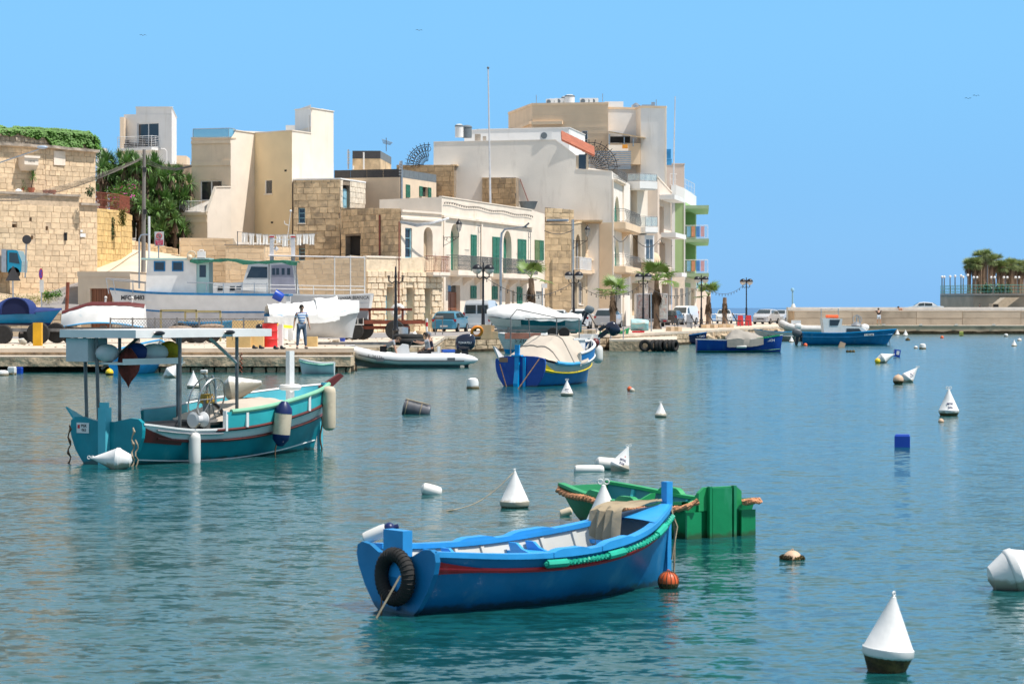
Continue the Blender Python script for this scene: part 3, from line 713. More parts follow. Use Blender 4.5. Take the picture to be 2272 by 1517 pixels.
wl=MB();wl.obox(ft[0].pt(.01,Z(292,186),.014),ft[0].pt(ft[0].L-.01,0,0)-ft[0].pt(.01,0,0),ft[0].pt(0,0,-.011)-ft[0].pt(0,0,0),(0,0,Z(245,186)-Z(292,186)))
P(wl,'white_render',m_white,t,True)  # whiter layer paints the cool shade on the tower's side wall
b=MB();b.tube([ft[0].pt(ft[0].L-.35,Z(294,182),.08),ft[0].pt(ft[0].L-.35,Z(258,182),.08)],.05,6);P(b,'vent_pipe',m_whitep,t,True)
b=MB();b.obox((X(634,189),189,Z(296,189)),(1.2,0,0),(0,2,0),(0,0,Z(278,189)-Z(296,189)));P(b,'roof_box',m_white,t,True)
# glass rail on the roof
b=MB();g=MB();pp=[Vector((X(428,179),179.1,zr)),Vector((X(508,178.3),178.2,zr)),Vector((X(521,178.9),178.8,zr)),Vector((X(530,187),187,zr)),Vector((X(428,187),187,zr)),Vector((X(428,179),179.1,zr))]
for a,c in zip(pp,pp[1:]):
 b.tube([a+Vector((0,0,.62)),c+Vector((0,0,.62))],.025,4);g.obox(a,c-a,Vector(((c-a).y,-(c-a).x,0)).normalized()*.012,(0,0,.6));b.tube([a,a+Vector((0,0,.62))],.02,4)
rl=P(b,'roof_rail',m_steel,t,True);P(g,'glass_panel',m_bglass,rl,True)
# lower terrace block with the sloping party wall
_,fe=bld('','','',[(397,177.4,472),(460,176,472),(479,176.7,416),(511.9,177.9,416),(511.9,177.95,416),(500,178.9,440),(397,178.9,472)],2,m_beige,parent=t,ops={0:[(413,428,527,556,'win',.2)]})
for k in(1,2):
 ff=fe[k];b=MB();zl=Z(528,176.5);b.add([ff.pt(.0,zl,.01),ff.pt(ff.L,zl,.01),ff.pt(ff.L,ff.zB,.01),ff.pt(0,ff.zA,.01)],[(0,1,2,3)]);P(b,'painted_sun_face',m_cream,t,True)  # cream over beige paints sunlight onto these two faces
 b=MB();b.obox(ff.pt(0,ff.zA,.06),ff.pt(ff.L,ff.zB,.06)-ff.pt(0,ff.zA,.06),ff.pt(0,0,-.2)-ff.pt(0,0,.06),(0,0,.09));P(b,'coping',m_cream,t,True)
ff=fe[0]
for y0,y1,o in((472,478,.1),(487,494,.07)):b=MB();ff.blk(b,0,ff.L,Z(y1,176.7),Z(y0,176.7),.003,o);P(b,'string_course',m_beige,t,True)
railing(t,[(X(398,177.4),178.8,Z(472,177.4)),(X(398,177.4),177.5,Z(472,177.4)),(X(447,176.4),176.4,Z(472,176.5))],.85,m_wframe,name='terrace_railing')
# --- beige block garden walls in front of it
t,fs=bld('courtyard_wall','beige block courtyard wall with pale joints, behind the blue and white land boat','wall',[(398,170,528),(518,170,529),(526,170,543),(652,168,543),(652,172,543),(398,172,528)],ZQ,m_beim,stone=[(0,.36,.74,m_beib,dict(proud=.02,gap=.035,seed=31,z0=3)),(2,.36,.74,m_beib,dict(proud=.02,gap=.035,seed=32,z0=3))])
_,fs=bld('courtyard_room','low flat roofed beige room with pale joints under the washing line','building',[(500,164,544),(588,164,544),(648,166.5,545),(648,167.9,545),(500,167.9,544)],ZQ,m_beim,cope=m_rubb,copew=.06,stone=[(0,.36,.74,m_beib,dict(proud=.02,gap=.035,seed=33,z0=3)),(1,.36,.74,m_beib,dict(proud=.02,gap=.035,seed=34,z0=3))])
_,fs=bld('yard_wall','long beige block yard wall behind the white cabin boat','wall',[(632,160,580),(776,158.8,572),(776.1,158.8,566),(813,158.5,570),(811,164.5,570),(632,164.5,580)],ZQ,m_beim,stone=[(0,.34,.75,m_beib,dict(proud=.02,gap=.035,seed=35)),(2,.34,.7,m_beib,dict(proud=.02,gap=.035,seed=36))])
# --- old stained stone house
t,fs=bld('stained_stone_house','old stone house with black stained blocks and a pale blue roof door','building',[(651,172,400),(755,171.4,398),(810,176,406),(806,190,403),(651,190,399)],ZQ,m_oldm,cope=m_white,copew=.1,nocope=(2,3,4),ops={0:[(662,677,462,495,'winb',.2),(663,677,551,578,'winb',.2)],1:[(760,776,411,462,'doorb',.3)]},stone=[(0,.40,.64,m_old,dict(proud=.04,seed=41,cap=290)),(1,.42,.6,m_rubbw,dict(proud=.04,seed=42,z0=Z(463,173),cap=80))]if False else[(0,.44,.68,m_old,dict(proud=.04,seed=41,cap=290,z0=2.5))])
ff=fs[1];m_litstone=M('sunlit_stone_tone',(.78,.68,.54),.92,var=.15,scale=2,bump=.02,rnd=.1,dirt=((.5,.32,.16),.25,1.4,1))  # paler stone copy with sunlight in its colour, for the sun-facing walls
stones(t,ff.A,ff.B,Z(463,173),(ff.zA,ff.zB),.4,.6,m_litstone,skip=[h[:4]for h in ff.holes],seed=42,cap=80)
t,fs=bld('brown_stone_house','lower old brown stone house front with a dark window opening beside the street','building',[(757,170,461),(889.5,163.8,463),(885,171,463),(757,171.2,461)],ZQ,m_oldm,ops={0:[(767,800,523,568,'dark',.4)]},stone=[(0,.44,.70,m_old,dict(proud=.04,seed=43,cap=290,z0=2.5))])
ff=fs[0];b=MB();u=ff.u(845);b.tube([ff.pt(u,Z(575,165),.1),ff.pt(u,Z(476,165),.1)],.07,7);P(b,'rusty_downpipe',m_ironr,t,True)
# --- netted roof house
t,fs=bld('roof_terrace_house','pale house with dark netted roof rails and two green shuttered windows','building',[(742,189,396),(887,187.4,393),(968,196.5,405),(968,204,405),(742,204,396)],4,m_beige,ops={1:[(900,908.5,410,438,'shut',.2),(936,949,415,437,'shuto',.2)]})
for k,mt in((0,m_net),(1,m_netl)):
 ff=fs[k];n=int(ff.L/1.1)
 for i in range(n):
  b=MB();u0,u1=ff.L*i/n,ff.L*(i+1)/n;za=lerp(ff.zA,ff.zB,i/n);b.obox(ff.pt(u0,za,.01),ff.pt(u1-.03,za,.01)-ff.pt(u0,za,.01),ff.pt(0,0,-.05)-ff.pt(0,0,.01),(0,0,Z(375,187.4)-Z(393,187.4)));P(b,'net_panel',mt,t,True)
b=MB();u=.15;ff=fs[1];b.tube([ff.pt(u,4,.1),ff.pt(u,Z(358,188),.1)],.09,7);P(b,'steel_pipe',m_steel,t,True)
_,fs=bld('','','',[(782,193,352),(844,193,352),(868,201,355),(868,204,355),(782,204,352)],fs[0].zB-.3,m_old,parent=t)
for k,mt in((0,m_net),(1,m_netl)):
 ff=fs[k];b=MB();b.obox(ff.pt(0,ff.zA,.01),ff.pt(ff.L,ff.zA,.01)-ff.pt(0,ff.zA,.01),ff.pt(0,0,-.05)-ff.pt(0,0,.01),(0,0,.62));P(b,'net_panel',mt,t,True)
for px in(807,784):b=MB();b.tube([W(px,376,192.6),W(px,338 if px==807 else 376-8,192.6)],.07,6);P(b,'vent_pipe',m_whitep,t,True)
for px,y0 in((773,332),(888,358)):
 b=MB();b.tube([W(px,376,186.5),W(px,y0,186.5)],.07,6)
 for q in range(5):b.tube([W(px-3,y0+6+q*6,186.4),W(px+4,y0+6+q*6,186.4)],.04,5)
 solo(b,'cable_mast',m_steel,'grey cable mast with insulators on the roof %s'%('beside the cream stair tower' if px==773 else 'at the corner of the netted terrace'),'mast')
# --- brown stone roof rooms behind
t,fs=bld('old_roof_house','old brown stone roof house with pierced parapet, behind the long pale house','building',[(880,206,366),(1008,204,366),(1032,214,373),(1032,220,373),(880,220,366)],6,m_oldm,stone=[(0,.42,.7,m_brown,dict(proud=.04,seed=51,z0=9)),(1,.42,.7,m_litstone,dict(proud=.04,seed=52,z0=9,cap=60))],ops={1:[(1015,1022,424,438,'dark',.3)]})
b=MB();ff=fs[1];b.obox(ff.pt(0,ff.zA-.06,.2),ff.pt(ff.L,ff.zB-.06,.2)-ff.pt(0,ff.zA-.06,.2),ff.pt(0,0,-.3)-ff.pt(0,0,.2),(0,0,.1));P(b,'coping',m_old,t,True)
t,fs=bld('old_roof_room','brown stone room with a wooden framed window between two roof rooms','building',[(1030,218,372),(1046,218,372),(1046.1,218,379),(1098,218,379),(1098,228,379),(1030,228,372)],6,m_oldm,stone=[(0,.4,.6,m_brown,dict(seed=53,z0=9)),(2,.4,.6,m_brown,dict(seed=54,z0=9,cap=120))],ops={2:[(1050,1066,428,452,'dark',.3)]})
t,fs=bld('stone_roof_room','patched grey and brown stone roof room with a leaning iron ladder','building',[(1070,205,394),(1145,203.5,394),(1178,212,401),(1178,217,401),(1070,217,394)],6,m_oldm,stone=[(0,.40,.66,m_brown,dict(seed=55,z0=9)),(1,.4,.6,m_litstone,dict(seed=56,z0=9,cap=70))])
ff=fs[1];b=MB()
for s in(0,.5):
 b.tube([ff.pt(1.5+s,Z(455,207),.9),ff.pt(1.5+s,Z(400,207),.1)],.03,4)
for q in range(9):z=lerp(Z(453,207),Z(402,207),q/8);o=lerp(.88,.12,q/8);b.tube([ff.pt(1.5,z,o),ff.pt(2.0,z,o)],.02,4)
solo(b,'iron_ladder',m_ironr,'rusty iron ladder leaning on the patched stone roof room','ladder')
b=MB();b.lathe([(.55,0),(.75,.55),(.8,.62),(0,.62)],W(1172,464,200),20);solo(b,'water_tub',m_netl,'grey plastic tub standing on the roof near the iron ladder','tub')
# --- rusticated house on the street
t,fs=bld('rusticated_house','honey coloured house with bulging block courses and three pale blue doors','building',[(812,159.4,571),(889.5,163.4,573),(980,168,568),(980,170,568),(812,170,571)],ZQ,m_rust,ops={0:[(854,872,637,739,'doorb',.55)],1:[(900,916,638,739,'doorb',.55),(940,955,640,738,'doorb',.55)]},cope=m_lcream,nocope=(1,2,3,4))
for k in(0,1):
 ff=fs[k];stones(t,ff.A,ff.B,ZQ,(Z(602,161),Z(602,166)),.42,.85,m_rust,proud=.13,gap=.05,skip=[h[:4]for h in ff.holes],seed=60+k,jitter=.1)
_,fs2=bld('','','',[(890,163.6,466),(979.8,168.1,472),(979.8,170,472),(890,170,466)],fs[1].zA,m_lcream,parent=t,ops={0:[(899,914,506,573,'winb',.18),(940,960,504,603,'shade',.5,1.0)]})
ff=fs2[0]
for(y0,y1,o)in((466,470,.12),(482,487,.16)):b=MB();b.obox(ff.pt(-.02,Z(y1,163.6),.002),ff.pt(ff.L,Z(683-(683-y1)/1.028,168),.002)-ff.pt(-.02,Z(y1,163.6),.002),ff.pt(0,0,o)-ff.pt(0,0,0),(0,0,.14));P(b,'cornice',m_lcream,t,True)
balcony(t,ff,941,979,569,604,611,m_lcream,m_ironr,out=.75,corb=0)
b=MB();b.tube([Face((812,159.4,571),(889.5,163.4,573)).pt(-.02+5.0-1.05,ZQ,.2),Face((812,159.4,571),(889.5,163.4,573)).pt(3.95,Z(492,163),.2)],.05,6);P(b,'downpipe',m_ironr,t,True)
# --- long pale house with green shutters
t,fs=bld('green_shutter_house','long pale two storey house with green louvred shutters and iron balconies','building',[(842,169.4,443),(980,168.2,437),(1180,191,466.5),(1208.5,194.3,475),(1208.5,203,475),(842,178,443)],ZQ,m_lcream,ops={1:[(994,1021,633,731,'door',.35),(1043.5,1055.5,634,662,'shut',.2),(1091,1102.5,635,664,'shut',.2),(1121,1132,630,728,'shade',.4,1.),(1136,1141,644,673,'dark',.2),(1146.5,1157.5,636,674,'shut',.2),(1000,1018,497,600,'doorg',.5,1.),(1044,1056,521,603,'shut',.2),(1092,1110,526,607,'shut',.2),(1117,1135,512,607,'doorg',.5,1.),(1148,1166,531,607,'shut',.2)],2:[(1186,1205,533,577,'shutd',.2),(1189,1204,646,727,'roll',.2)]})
ff=fs[1];zc=Z(482,168.2)
b=MB();b.obox(ff.pt(0,zc,.002),ff.pt(ff.L,zc,.002)-ff.pt(0,zc,.002),ff.pt(0,0,.18)-ff.pt(0,0,0),(0,0,.16));P(b,'cornice',m_lcream,t,True)
b=MB();b.obox(ff.pt(0,ff.zA,.05),ff.pt(ff.L,ff.zB,.05)-ff.pt(0,ff.zA,.05),ff.pt(0,0,-.2)-ff.pt(0,0,.05),(0,0,.07));P(b,'coping',m_lcream,t,True)
for u in(ff.u(983)-.02,ff.u(1066)):b=MB();ff.blk(b,u,u+.35,ZQ,zc-.003,.003,.09);P(b,'pilaster',m_lcream,t,True)
balcony(t,ff,988,1067,569,602,612,m_lcream,m_irong,out=.95,corb=3,style='scroll')
balcony(t,ff,1090,1169,576,609,618,m_lcream,m_irong,out=.95,corb=3,style='scroll')
for px in(1036,1149):
 b=MB();u=ff.u(px);mm=Matrix(((ff.d.x,ff.d.y,0),(0,0,1),(ff.n.x,ff.n.y,0))).transposed()
 for q in(-.3,.3):b.tube([ff.pt(u+q,Z(600,175),.93),ff.pt(u+q,Z(505,175),.93)],.02,4)
 b.tube([ff.pt(u-.6,Z(502,175),.93),ff.pt(u+.6,Z(502,175),.93)],.02,4);b.torus(ff.pt(u,Z(510,175),.93),.25,.015,mm,14,4);P(b,'iron_hanger',m_irong,t,True)
GS=fs
b=MB();pts=[]
for i in range(41):
 u=lerp(.3,ff.L*.99,i/40);z=lerp(Z(449,168.5),Z(480,191),i/40)+.05*sin(i*.55)
 pts.append(ff.pt(u,z,.12))
b.tube(pts,.02,4)
for p in pts:b.ball(p-Vector((0,0,.07)),.05,5,4)
solo(b,'festoon_string',m_iron,'dark string of unlit festoon bulbs under the parapet of the green shuttered house','string lights')
# --- brown old house with arches
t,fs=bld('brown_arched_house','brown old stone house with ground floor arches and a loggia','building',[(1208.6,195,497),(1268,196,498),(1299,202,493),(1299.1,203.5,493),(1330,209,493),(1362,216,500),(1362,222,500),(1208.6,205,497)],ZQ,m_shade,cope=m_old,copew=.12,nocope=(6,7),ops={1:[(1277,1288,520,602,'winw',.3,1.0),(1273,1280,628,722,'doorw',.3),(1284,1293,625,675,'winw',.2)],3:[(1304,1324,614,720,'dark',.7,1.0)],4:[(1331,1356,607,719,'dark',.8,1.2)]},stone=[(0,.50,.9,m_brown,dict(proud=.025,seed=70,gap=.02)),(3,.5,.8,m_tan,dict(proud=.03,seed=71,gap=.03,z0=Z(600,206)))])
ff=fs[3];balcony(t,fs[1],1271,1298.5,572,600,607,m_tan,m_wframe,out=.6,corb=0)
b=MB();n=16;f4=fs[4]
for fx,nn in((fs[3],9),(f4,9)):
 for i in range(nn+1):u=fx.L*i/nn;b.lathe([(.06,0),(.1,.25),(.05,.5),(.07,.8)],fx.pt(u,Z(600,206),.35),8)
 fx.blk(b,0,fx.L,Z(600,206)+.8,Z(600,206)+.95,.2,.5)
P(b,'balustrade',m_tan,t,True)
b=MB();fs[3].blk(b,0,fs[3].L,Z(607,206),Z(600,206)-.003,.003,.6);f4.blk(b,.01,f4.L,Z(607,206),Z(600,206)-.004,.003,.6);P(b,'balcony_slab',m_tan,t,True)
wbox(t,'roof_sheet',m_steel,1213,1262,486,490,196,3);wbox(t,'canopy_roof',m_brown,1262,1337,488,492,200,7)
b=MB();b.tube([W(1270.5,725,194.6),W(1270.5,487,194.6)],.11,8);P(b,'downpipe',m_steel,t,True)
t,_=bld('stone_parapet','dark stained stone parapet remains below the large blank wall','wall',[(1209,199,460),(1273,200,466),(1273,203,466),(1209,203,460)],7,m_oldm,stone=[(0,.4,.7,m_old,dict(seed=75,z0=8,cap=60))])
# --- big blank grey-white house
t,fs=bld('blank_wall_house','large house with a blank greyish white end wall and curved iron balconies','building',[(962,206,316),(1232,204.6,311),(1278,204.4,346),(1278.1,204.4,376),(1358,204,381),(1398,219,410),(1398,232,410),(962,232,316)],ZQ,m_gwhite,ops={4:[(1363,1375,436,498,'doorg',.35,1.0),(1364,1374,531,592,'doorg',.35,1.0),(1366,1378,620,716,'dark',.4)]})
f0=fs[0];f4=fs[4]
P((lambda b:(f4.blk(b,-.0,f4.L,ZQ,Z(520,204.4),.002,.0),b)[1])(MB()),'x',m_tan,t,True)if False else None
b=MB()
for ff in(f0,fs[1],fs[3]):
 za,zb_=ff.zA,ff.zB;b.obox(ff.pt(0,za,.04),ff.pt(ff.L,zb_,.04)-ff.pt(0,za,.04),ff.pt(0,0,-.2)-ff.pt(0,0,.04),(0,0,.06))
P(b,'coping',m_gwhite,t,True)
b=MB();fx=fs[3];u=fx.u(1330);fx.blk(b,u,fx.L-.002,ZQ,Z(494,204),.003,.02);P(b,'ochre_render',m_tan,t,True)
for u in(-.02,f4.u(1381)):b=MB();f4.blk(b,u,u+.3,ZQ,f4.zB-.3,.003,.12);P(b,'pilaster',m_lcream,t,True)
balcony(t,f4,1362,1397,470,498,513,m_tan,m_irong,out=1.0,corb=1,bulge=.14)
balcony(t,f4,1362,1397,568,593,606,m_tan,m_irong,out=1.0,corb=1,bulge=.14)
b=MB();A_=f4.pt(.1,Z(408,205),.2);
balcony(t,f4,1361,1382,379,402,405,m_lcream,m_irong,out=.35,corb=0,bulge=.15)
# dormer with tiled roof on the slope
b=MB();d=204.5;b.obox((X(1278,d)+.01,d+.01,Z(376,d)),(X(1305,d)-X(1278,d),0,0),(0,4,0),(0,0,Z(345,d)-Z(376,d)));dm=P(b,'dormer',m_beige,t,True)
b=MB();b.obox((X(1284,d),d-.03,Z(375.5,d)),(X(1300,d)-X(1284,d),0,0),(0,.04,0),(0,0,Z(343,d)-Z(375.5,d)));P(b,'dormer_window',m_glass,dm,True)
tl=MB();tl.tube([Vector((0,y_,.0))for y_ in(0,.42)],[.075,.065],8);a0=W(1246,311,204.3);a1=W(1318,346,204.3);nrow=10
tme=None
base_me=None
for k in range(10):
 for i in range(7):
  if base_me is None:
   q=MB();dirv=(a1-a0).normalized()
   q.tube([Vector((0,0,0)),dirv*.5],[.11,.09],6);base_me=q.mesh('roof_tile',m_tile)
  o=bpy.data.objects.new('roof_tile',base_me);COL.objects.link(o);o.parent=dm
  p=a0+(a1-a0)*(i/7)+Vector((0,.1+k*.19,.04+(.1+k*.19)*.45));o.location=p-ORG[dm.name]
b=MB();b.slab([a0,a1,a1+Vector((0,2.0,.9)),a0+Vector((0,2.0,.9))],(0,0,-.08));P(b,'roof',m_tile,dm,True)
# set-back roof room
_,fr=bld('','','',[(1030,212,292),(1060,212,288),(1263,212,284),(1298,222,300),(1298,232,300),(1030,232,292)],Z(316,212)-1,m_white,parent=t,cope=m_whitep,copew=.06)
def ac_unit(px,py,D,s=1.,lab='white air conditioning unit'):
 a=T('air_conditioner',lab,'air conditioner',W(px,py,D));b=MB();b.box((0,0,.35*s),(.95*s,.35,.68*s));P(b,'casing',m_whitep,a)
 b=MB();b.lathe([(.26*s,0),(.26*s,.012)],(-.15*s,-.19,.35*s),16,Rot(PI/2,3,'X'));P(b,'fan_grille',m_netl,a);return a
def tank(px,py,D,r,h,lab,mt=None):
 a=T('water_tank',lab,'water tank',W(px,py,D));b=MB();b.lathe([(r,0),(r,h),(r*.6,h+.12),(0,h+.15)],n=20);P(b,'tank_body',mt or m_whitep,a)
 b=MB();b.lathe([(r+.02,h-.1),(r+.03,h-.03),(r*.9,h+.06)],n=20);P(b,'lid',m_netl,a)
ac_unit(1211,311,204.8,1.05,'white air conditioning unit on the parapet of the blank walled house')
tank(1019,305,206.8,.36,1.0,'white water tank nearest the corner of the blank walled house');tank(1036,306,207.2,.42,.95,'wide grey water tank beside a slimmer white one on the blank walled house',m_netl)
b=MB();b.box(W(1060,307,207),(.5,.4,.7));b.box(W(1075,308,207),(.3,.3,.4));solo(b,'roof_crate',m_rubb,'small brown roof boxes behind the parapet of the blank walled house','box')
# --- tan block high behind
t,fs=bld('upper_tan_building','tall tan block building with roof machinery, rising behind the blank walled house','building',[(1128,252,254),(1181,238,234),(1349.5,236,232),(1349.5,260,232),(1128,262,250)],6,m_tan,cope=m_tan,copew=.22,nocope=(2,3,4),ops={1:[(1290,1304,290,319,'win',.15)]})
ff=fs[1];n=0
for q in range(11):
 z=ff.zA-1.0-q*.62;b=MB();ff.blk(b,0,ff.L,z,z+.035,.001,.012);P(b,'joint_line',m_beige,t,True)
b=MB();ff.blk(b,0,ff.u(1249),Z(276,237),Z(269,237),.003,.3);P(b,'ledge',m_tan,t,True)
b=MB();f0=fs[0];f0.blk(b,0,f0.L,Z(276,238),Z(269,238),.003,.3);P(b,'ledge',m_tan,t,True)
t,fs=bld('upper_white_building','tall white rendered block with beige trim, beside the tan block building','building',[(1349.6,237,242),(1412,237,243),(1422,234.6,239.5),(1478,234,240),(1478,256,240),(1349.6,258,242)],6,m_white,cope=m_tan,copew=.2,nocope=(3,4,5))
b=MB();fs[2].blk(b,fs[2].L-.12,fs[2].L+.05,6,fs[2].zB,.002,.06);fs[1].blk(b,0,fs[1].L,6,fs[1].zA,.003,.02);P(b,'edge_trim',m_cream,t,True)
wbox(t,'shed_wall',m_tan,1350,1421,318,365,233.5,2);b=MB();b.slab([W(1350,294,233),W(1432,308,232),W(1432,308,236),W(1350,294,236.9)],(0,0,.12));P(b,'lean_to_roof',m_brown,t,True)
b=MB()
for px in(1352,1385,1405):b.tube([W(px,325,232.8),W(px,298+(px-1350)*.17,232.8)],.07,5)
P(b,'shed_post',m_steel,t,True);wbox(t,'shed_opening',m_dark,1354,1398,303,317,233.4,.1)
wbox(t,'utility_box',M('orange_box',(.75,.30,.03),.6),1381,1393,321,329,231,.5);wbox(t,'terrace_wall',m_cream,1350,1394,322,335,232.2,.3)
b=MB();D=240
for k in range(5):b.tube([W(1479+k*2.2,352,D),W(1479+k*2.2,331,D)],.05,4)
b.obox(W(1478,366,D),(.55,0,0),(0,.5,0),(0,0,.6));P(b,'side_balcony',M('bright_blue_paint',(.05,.28,.55),.5),t,True)
for i,(px,py,w_,h_)in enumerate(((1220,232,8,15),(1228,232,9,16),(1241,232,14,17))):
 ac_unit(px,233,242+i*.3,h_/18,'white roof air conditioner, %s of three at one end of the tan block roof'%('smallest','middle','largest')[i])
tank(1254,232,243,.38,.7,'slim white water tank behind the tall round tank on the tan roof');tank(1264,232,242,.5,.85,'tall round white water tank with a dark lid on the tan roof')
for i,px in enumerate((1296,1306,1318)):ac_unit(px,232,242+i*.4,.9,'white louvred roof unit, %s in the second row on the tan roof'%('first','middle','last')[i])
b=MB();b.slab([W(1332,241,240),W(1383,241,240),W(1383,225.5,240),W(1343,225.5,240),W(1332,232,240)],(0,2,0));solo(b,'roof_hatch',m_white,'white sloped roof housing on top of the white block','roof housing')
for(px,y0,y1)in((1190,211,234),(1337,208,226),(1456,221,238)):
 b=MB();b.tube([W(px,y1,241),W(px,y0,241)],.035,4);solo(b,'roof_aerial',m_steel,'thin aerial rod on the roof, %s'%{1190:'near the corner of the tan block',1337:'beside the sloped housing',1456:'on the white block'}[px],'aerial')
b=MB();b.lathe([(.45,0),(.45,.25),(.1,.5),(0,.52)],W(1411,240,240),12);b.box(W(1435,237,240),(1.0,.6,.35));b.box(W(1449,235,240),(.35,.35,.7));solo(b,'roof_vents',m_steel,'cluster of grey roof vents on the white block','vent')
# --- pink block, beige houses, balconies
t,fs=bld('pink_house','pinkish plain house block behind the flag pole','building',[(1404,247,363),(1518,247,365),(1518.5,256,365),(1404,256,363)],Z(446,247),m_pink,cope=m_pink,copew=.1)
t,fs=bld('glass_balcony_house','narrow white house with glass railed balconies beside the blank walled house','building',[(1398.2,220,404),(1437,221.5,404),(1437,232,404),(1398.2,232,404)],ZQ,m_cream,ops={0:[(1400,1414,423,480,'shade',1.2),(1404,1430,522,600,'shade',.5),(1402,1426,628,700,'shade',.5)]})
ff=fs[0]
balcony(t,ff,1392,1431,387,404,420,m_white,m_steel,out=1.6,corb=0,style='glass');balcony(t,ff,1408,1436,481,504,516,m_white,m_steel,out=1.4,corb=0,style='glass')
r=ff.rect((1415,1436,522,582));b=MB();ff.blk(b,r[0],r[1],r[2],r[3],.01,.9);w_=P(b,'bay_window',m_wframe,t,True)
r=ff.rect((1418,1433,532,575));b=MB();ff.blk(b,r[0],(r[0]+r[1])/2-.04,r[2],r[3],.9,.915);ff.blk(b,(r[0]+r[1])/2+.04,r[1],r[2],r[3],.9,.915);P(b,'pane',m_glassb,w_,True)
b=MB();ff.blk(b,ff.u(1397),ff.u(1436),Z(612,221),Z(604,221),.003,1.0);P(b,'balcony_slab',m_tan,t,True);
m_pink2=M('dusty_render',(.70,.58,.48),.9,var=.06,scale=.8)
t,fs=bld('beige_house','plain beige rendered house with a sloping parapet and projecting slabs','building',[(1437.2,222,396),(1459,222,394),(1490,232,428),(1490,246,428),(1437.2,240,396)],ZQ,m_pink2,ops={1:[(1463,1473,458,520,'shade',.9),(1463,1476,538,600,'shade',.9),(1468,1484,630,716,'shade',.5)]},cope=m_lcream,copew=.12,nocope=(2,3,4))
f1=fs[1]
for(x0,x1,y0,y1)in((1463,1488,436,446),(1466,1490,518,528),(1480,1495,604,613)):b=MB();D=f1.D(1474);f1.blk(b,f1.u(x0),min(f1.u(x1),f1.L+.5),Z(y1,D),Z(y0,D),.01,1.4);P(b,'balcony_slab',m_white,t,True)
b=MB();b.lathe([(0,.16),(.35,.12),(.62,.02),(.66,0),(.62,-.01),(.35,.09),(0,.13)],W(1451,575,221),20,Rot(rad_(80),3,'X')@Rot(.4,3,'Y'));b.tube([W(1451,575,221),W(1451,598,221.5)],.03,5)
solo(b,'satellite_dish',m_tan,'large beige satellite dish on the front of the plain beige house','satellite dish')
b=MB();r=fs[0];p=W(1437,585,220);n=6
b=MB()
for i in range(7):b.lathe([(.06,0),(.1,.3),(.05,.6),(.08,.95)],W(1437+i*4,604,220.8),8)
b.obox(W(1435,584,220.9),(1.3,0,0),(0,.2,0),(0,0,.1));b.obox(W(1434,612,221.3),(1.5,0,0),(0,.68,0),(0,0,.3));P(b,'balustrade',m_pink2,t,True)
t,fs=bld('green_house','end house rendered in green with stacked railed balconies over the quay','building',[(1491,246,446),(1519,246,448),(1545,262,462),(1545,285,462),(1491,285,446)],Z(616,246),m_green,ops={1:[(1521,1542,466,528,'greenw',1.6),(1521,1542,537,606,'greenw',1.6)]})
f0,f1=fs[0],fs[1]
for op in((1521,1542,466,528),(1521,1542,537,606)):
 r=f1.rect(op);b=MB();f1.blk(b,r[0],r[1],r[2],r[3],-1.63,-1.6);P(b,'recess_wall',m_green,t,True)
for(y0,y1,x1,mt)in((456,463,1566,m_greenl),(530,537,1570,m_greenl),(606,613,1566,m_greenl)):
 b=MB();b.slab([Vector((X(1519,246),246,Z(y1,246))),Vector((X(1519,246)+2.4,245.2,Z(y1,246))),Vector((X(1545,262)+1.2,261,Z(y1,246))),Vector((X(1545,262),262,Z(y1,246)))],(0,0,(y1-y0)/F*246));P(b,'balcony_slab',mt,t,True)
for k,yf in enumerate((530,606)):
 z=Z(yf,246);A_=[Vector((X(1519,246)+.05,245.95,z)),Vector((X(1519,246)+2.3,245.3,z)),Vector((X(1545,262)+1.15,260.8,z))]
 railing(t,A_,1.35,m_wframe,gap=.16,name='balcony_railing')
 for q,mt in enumerate(('sky_towel','orange_towel','blue_towel','pink_towel')):
  cm=M(mt,{'sky_towel':(.25,.55,.75),'orange_towel':(.75,.35,.2),'blue_towel':(.1,.3,.7),'pink_towel':(.75,.45,.5)}[mt],.9)
  b=MB();p=A_[0].lerp(A_[1],.08+q*.2);q2=A_[0].lerp(A_[1],.24+q*.2);b.obox(p+Vector((0,-.03,.2)),q2-p,(0,.02,0),(0,0,1.05))
  solo(b,'towel',cm,'%s striped cloth hung on the %s balcony rail of the green house'%(mt.split('_')[0],('upper','lower')[k]),'towel')
b=MB();f0.blk(b,-.02,.3,f0.zA-8.2,f0.zA,.003,.08);f0.blk(b,f0.L-.08,f0.L+.06,f0.zA-8,f0.zA,.003,.06);P(b,'edge_trim',m_white,t,True)
_,fp=bld('','','',[(1489,245.6,412),(1500,245.6,411),(1519,246,418),(1545,262,436),(1545,264,436),(1489,264,412)],f0.zB+.0,m_white,parent=t)
railing(t,[Vector((X(1488,245),245.8,Z(411,245))),Vector((X(1500,245),245.8,Z(411,245))),Vector((X(1541,262),262,Z(433,262)))],1.2,m_wframe,gap=1.3,mid=1,name='roof_railing')
_,fg=bld('','','',[(1491,245.9,614),(1519,245.9,614),(1545.2,262,620),(1545.2,285,620),(1491,285,614)],ZQ,m_lcream,parent=t,ops={0:[(1497,1504,640,705,'roll',.15),(1509,1516,640,705,'roll',.15)],1:[(1521,1529,638,715,'roll',.15),(1533,1541,640,715,'shade',.15)]})
for(x0,x1)in((1495,1506),(1520,1531)):
 ff=fg[0]if x0<1510 else fg[1];b=MB();r=ff.rect((x0,x1,628,637));ff.blk(b,r[0],r[1],r[2],r[3],.003,.05);P(b,'green_sign_panel',m_green,t,True)
t,fs=bld('end_wall','plain low wall at the sea end of the green house','wall',[(1545.4,262,640),(1577,264,648),(1577,280,648),(1545.4,280,640)],ZQ,m_pink2)
